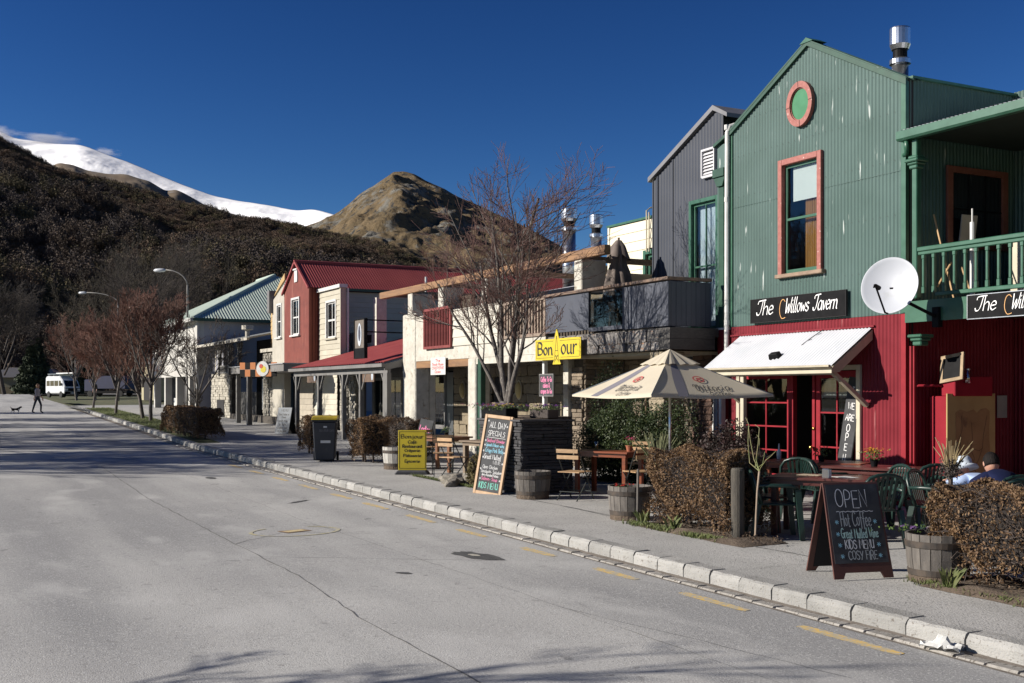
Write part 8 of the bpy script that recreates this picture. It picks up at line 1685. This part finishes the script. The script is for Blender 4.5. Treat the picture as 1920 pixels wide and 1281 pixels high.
flowers('violet flowers with bright green leaves beside the dark haired man', 4.2, -2.3, pz(4.2,-2.3)+.82, [('petal_violet_blue', (.15,.08,.5), 8)], 60, .25, .18, LF, 79)
def walker(label, s, d, rot, top, legs, hair, ph=1, shoes=BLACK, z=None, dress=False):
    J = {'pelvis': (0,0,.95,(.15,.11),1), 'waist': (0,0,1.1,(.13,.10),0), 'chest': (0,-.01,1.3,(.17,.115),0), 'neckb': (0,0,1.44,(.08,.075),0), 'neck': (0,-.01,1.5,.05,2)}; Lk = [('pelvis','waist'),('waist','chest'),('chest','neckb'),('neckb','neck')]
    for sd, sx in (('r',1),('l',-1)):
        f_ = sx*ph; J['sh'+sd] = (sx*.18,0,1.39,.06,0); J['el'+sd] = (sx*.25,.08*f_,1.12,.045,0); J['wrist'+sd] = (sx*.26,-.10*f_-.05,.9,.03,2); Lk += [('neckb','sh'+sd),('sh'+sd,'el'+sd),('el'+sd,'wrist'+sd)]; hand(J, Lk, sd, J['wrist'+sd][:3], (0,-.2,-1), (0,1,0), 2)
        J['hip'+sd] = (sx*.09,0,.88,.085,1); J['kn'+sd] = (sx*.09,-.16*f_-.02,.50,.06,1); J['an'+sd] = (sx*.09,-.22*f_+.06,.1,.045,1); J['toe'+sd] = (sx*.1,-.22*f_-.1,.04,.04,3); Lk += [('pelvis','hip'+sd),('hip'+sd,'kn'+sd),('kn'+sd,'an'+sd),('an'+sd,'toe'+sd)]
    return person(label, J, Lk, [top, legs, SKIN, shoes], s, d, rot, z=z, head=((0,-.02,1.62), .105, Matrix.Identity(4)), hair=hair)
walker('woman with long blond hair in a grey cardigan walking across the road', -59.69, -7.3, R(200-ROT*0-60), mat('grey_cardigan', (.30,.28,.31), (.24,.22,.25), 8, .9), JEAN, (HAIR_B, 'long'), z=gs(-59.69, -7.3))
walker('person in dark clothes standing by the tree trunk next to the van', -92, .1, R(30), BLACK, JEAN, (HAIR_D, 'short'), ph=.1, z=gs(-92, .1)+.05)
dg_ = thing('dog', 'small black and white dog following the walking woman', 'dog', -59.2, -8.5, z=gs(-59.2,-8.5), rot=R(150))
def dog():
    names = {'pelvis':(.0,.2,.27,.062),'mid':(0,.05,.265,.058),'chest':(0,-.14,.27,.075),'neck':(0,-.22,.35,.05),'head':(0,-.28,.40,.052),'muz':(0,-.37,.385,.026),'t1':(0,.27,.33,.02),'t2':(0,.34,.42,.012)}
    L_ = [('pelvis','mid'),('mid','chest'),('chest','neck'),('neck','head'),('head','muz'),('pelvis','t1'),('t1','t2')]
    for sd, sx in (('r',1),('l',-1)):
        k = sx*.05; names.update({'fs'+sd:(sx*.045,-.15,.2,.03),'fk'+sd:(sx*.05,-.16+k,.11,.018),'ff'+sd:(sx*.05,-.18+k,.015,.02),'hs'+sd:(sx*.045,.2,.2,.038),'hk'+sd:(sx*.05,.15-k,.15,.024),'hh'+sd:(sx*.05,.24-k,.09,.016),'hf'+sd:(sx*.05,.21-k,.015,.02)}); L_ += [('chest','fs'+sd),('fs'+sd,'fk'+sd),('fk'+sd,'ff'+sd),('pelvis','hs'+sd),('hs'+sd,'hk'+sd),('hk'+sd,'hh'+sd),('hh'+sd,'hf'+sd)]
    ks = list(names); me = bpy.data.meshes.new('dog'); me.from_pydata([names[k][:3] for k in ks], [(ks.index(a), ks.index(b_)) for a, b_ in L_], []); o = bpy.data.objects.new('tmp', me); C.objects.link(o); o.modifiers.new('skin', 'SKIN')
    for i, k in enumerate(ks): me.skin_vertices[0].data[i].radius = (names[k][3],)*2; me.skin_vertices[0].data[i].use_root = (k == 'pelvis')
    o.modifiers.new('sub', 'SUBSURF').levels = 2; nm = bpy.data.meshes.new_from_object(o.evaluated_get(bpy.context.evaluated_depsgraph_get())); bpy.data.objects.remove(o); nm.name = 'body'
    nm.materials.append(BLACK); nm.materials.append(WHITEP)
    for p in nm.polygons:
        c = p.center; p.material_index = 1 if (c.z < .17 or (c.y < -.17 and c.z < .3)) else 0
    nm.shade_smooth(); bo = bpy.data.objects.new('body', nm); C.objects.link(bo); bo.parent = dg_
    for sx in (-1, 1): MB().add([(sx*.02,-.26,.43),(sx*.06,-.25,.42),(sx*.055,-.26,.38),(sx*.04,-.24,.4)], [(0,1,2),(0,1,3),(1,2,3),(0,2,3)]).build('ear', BLACK, dg_)
dog()
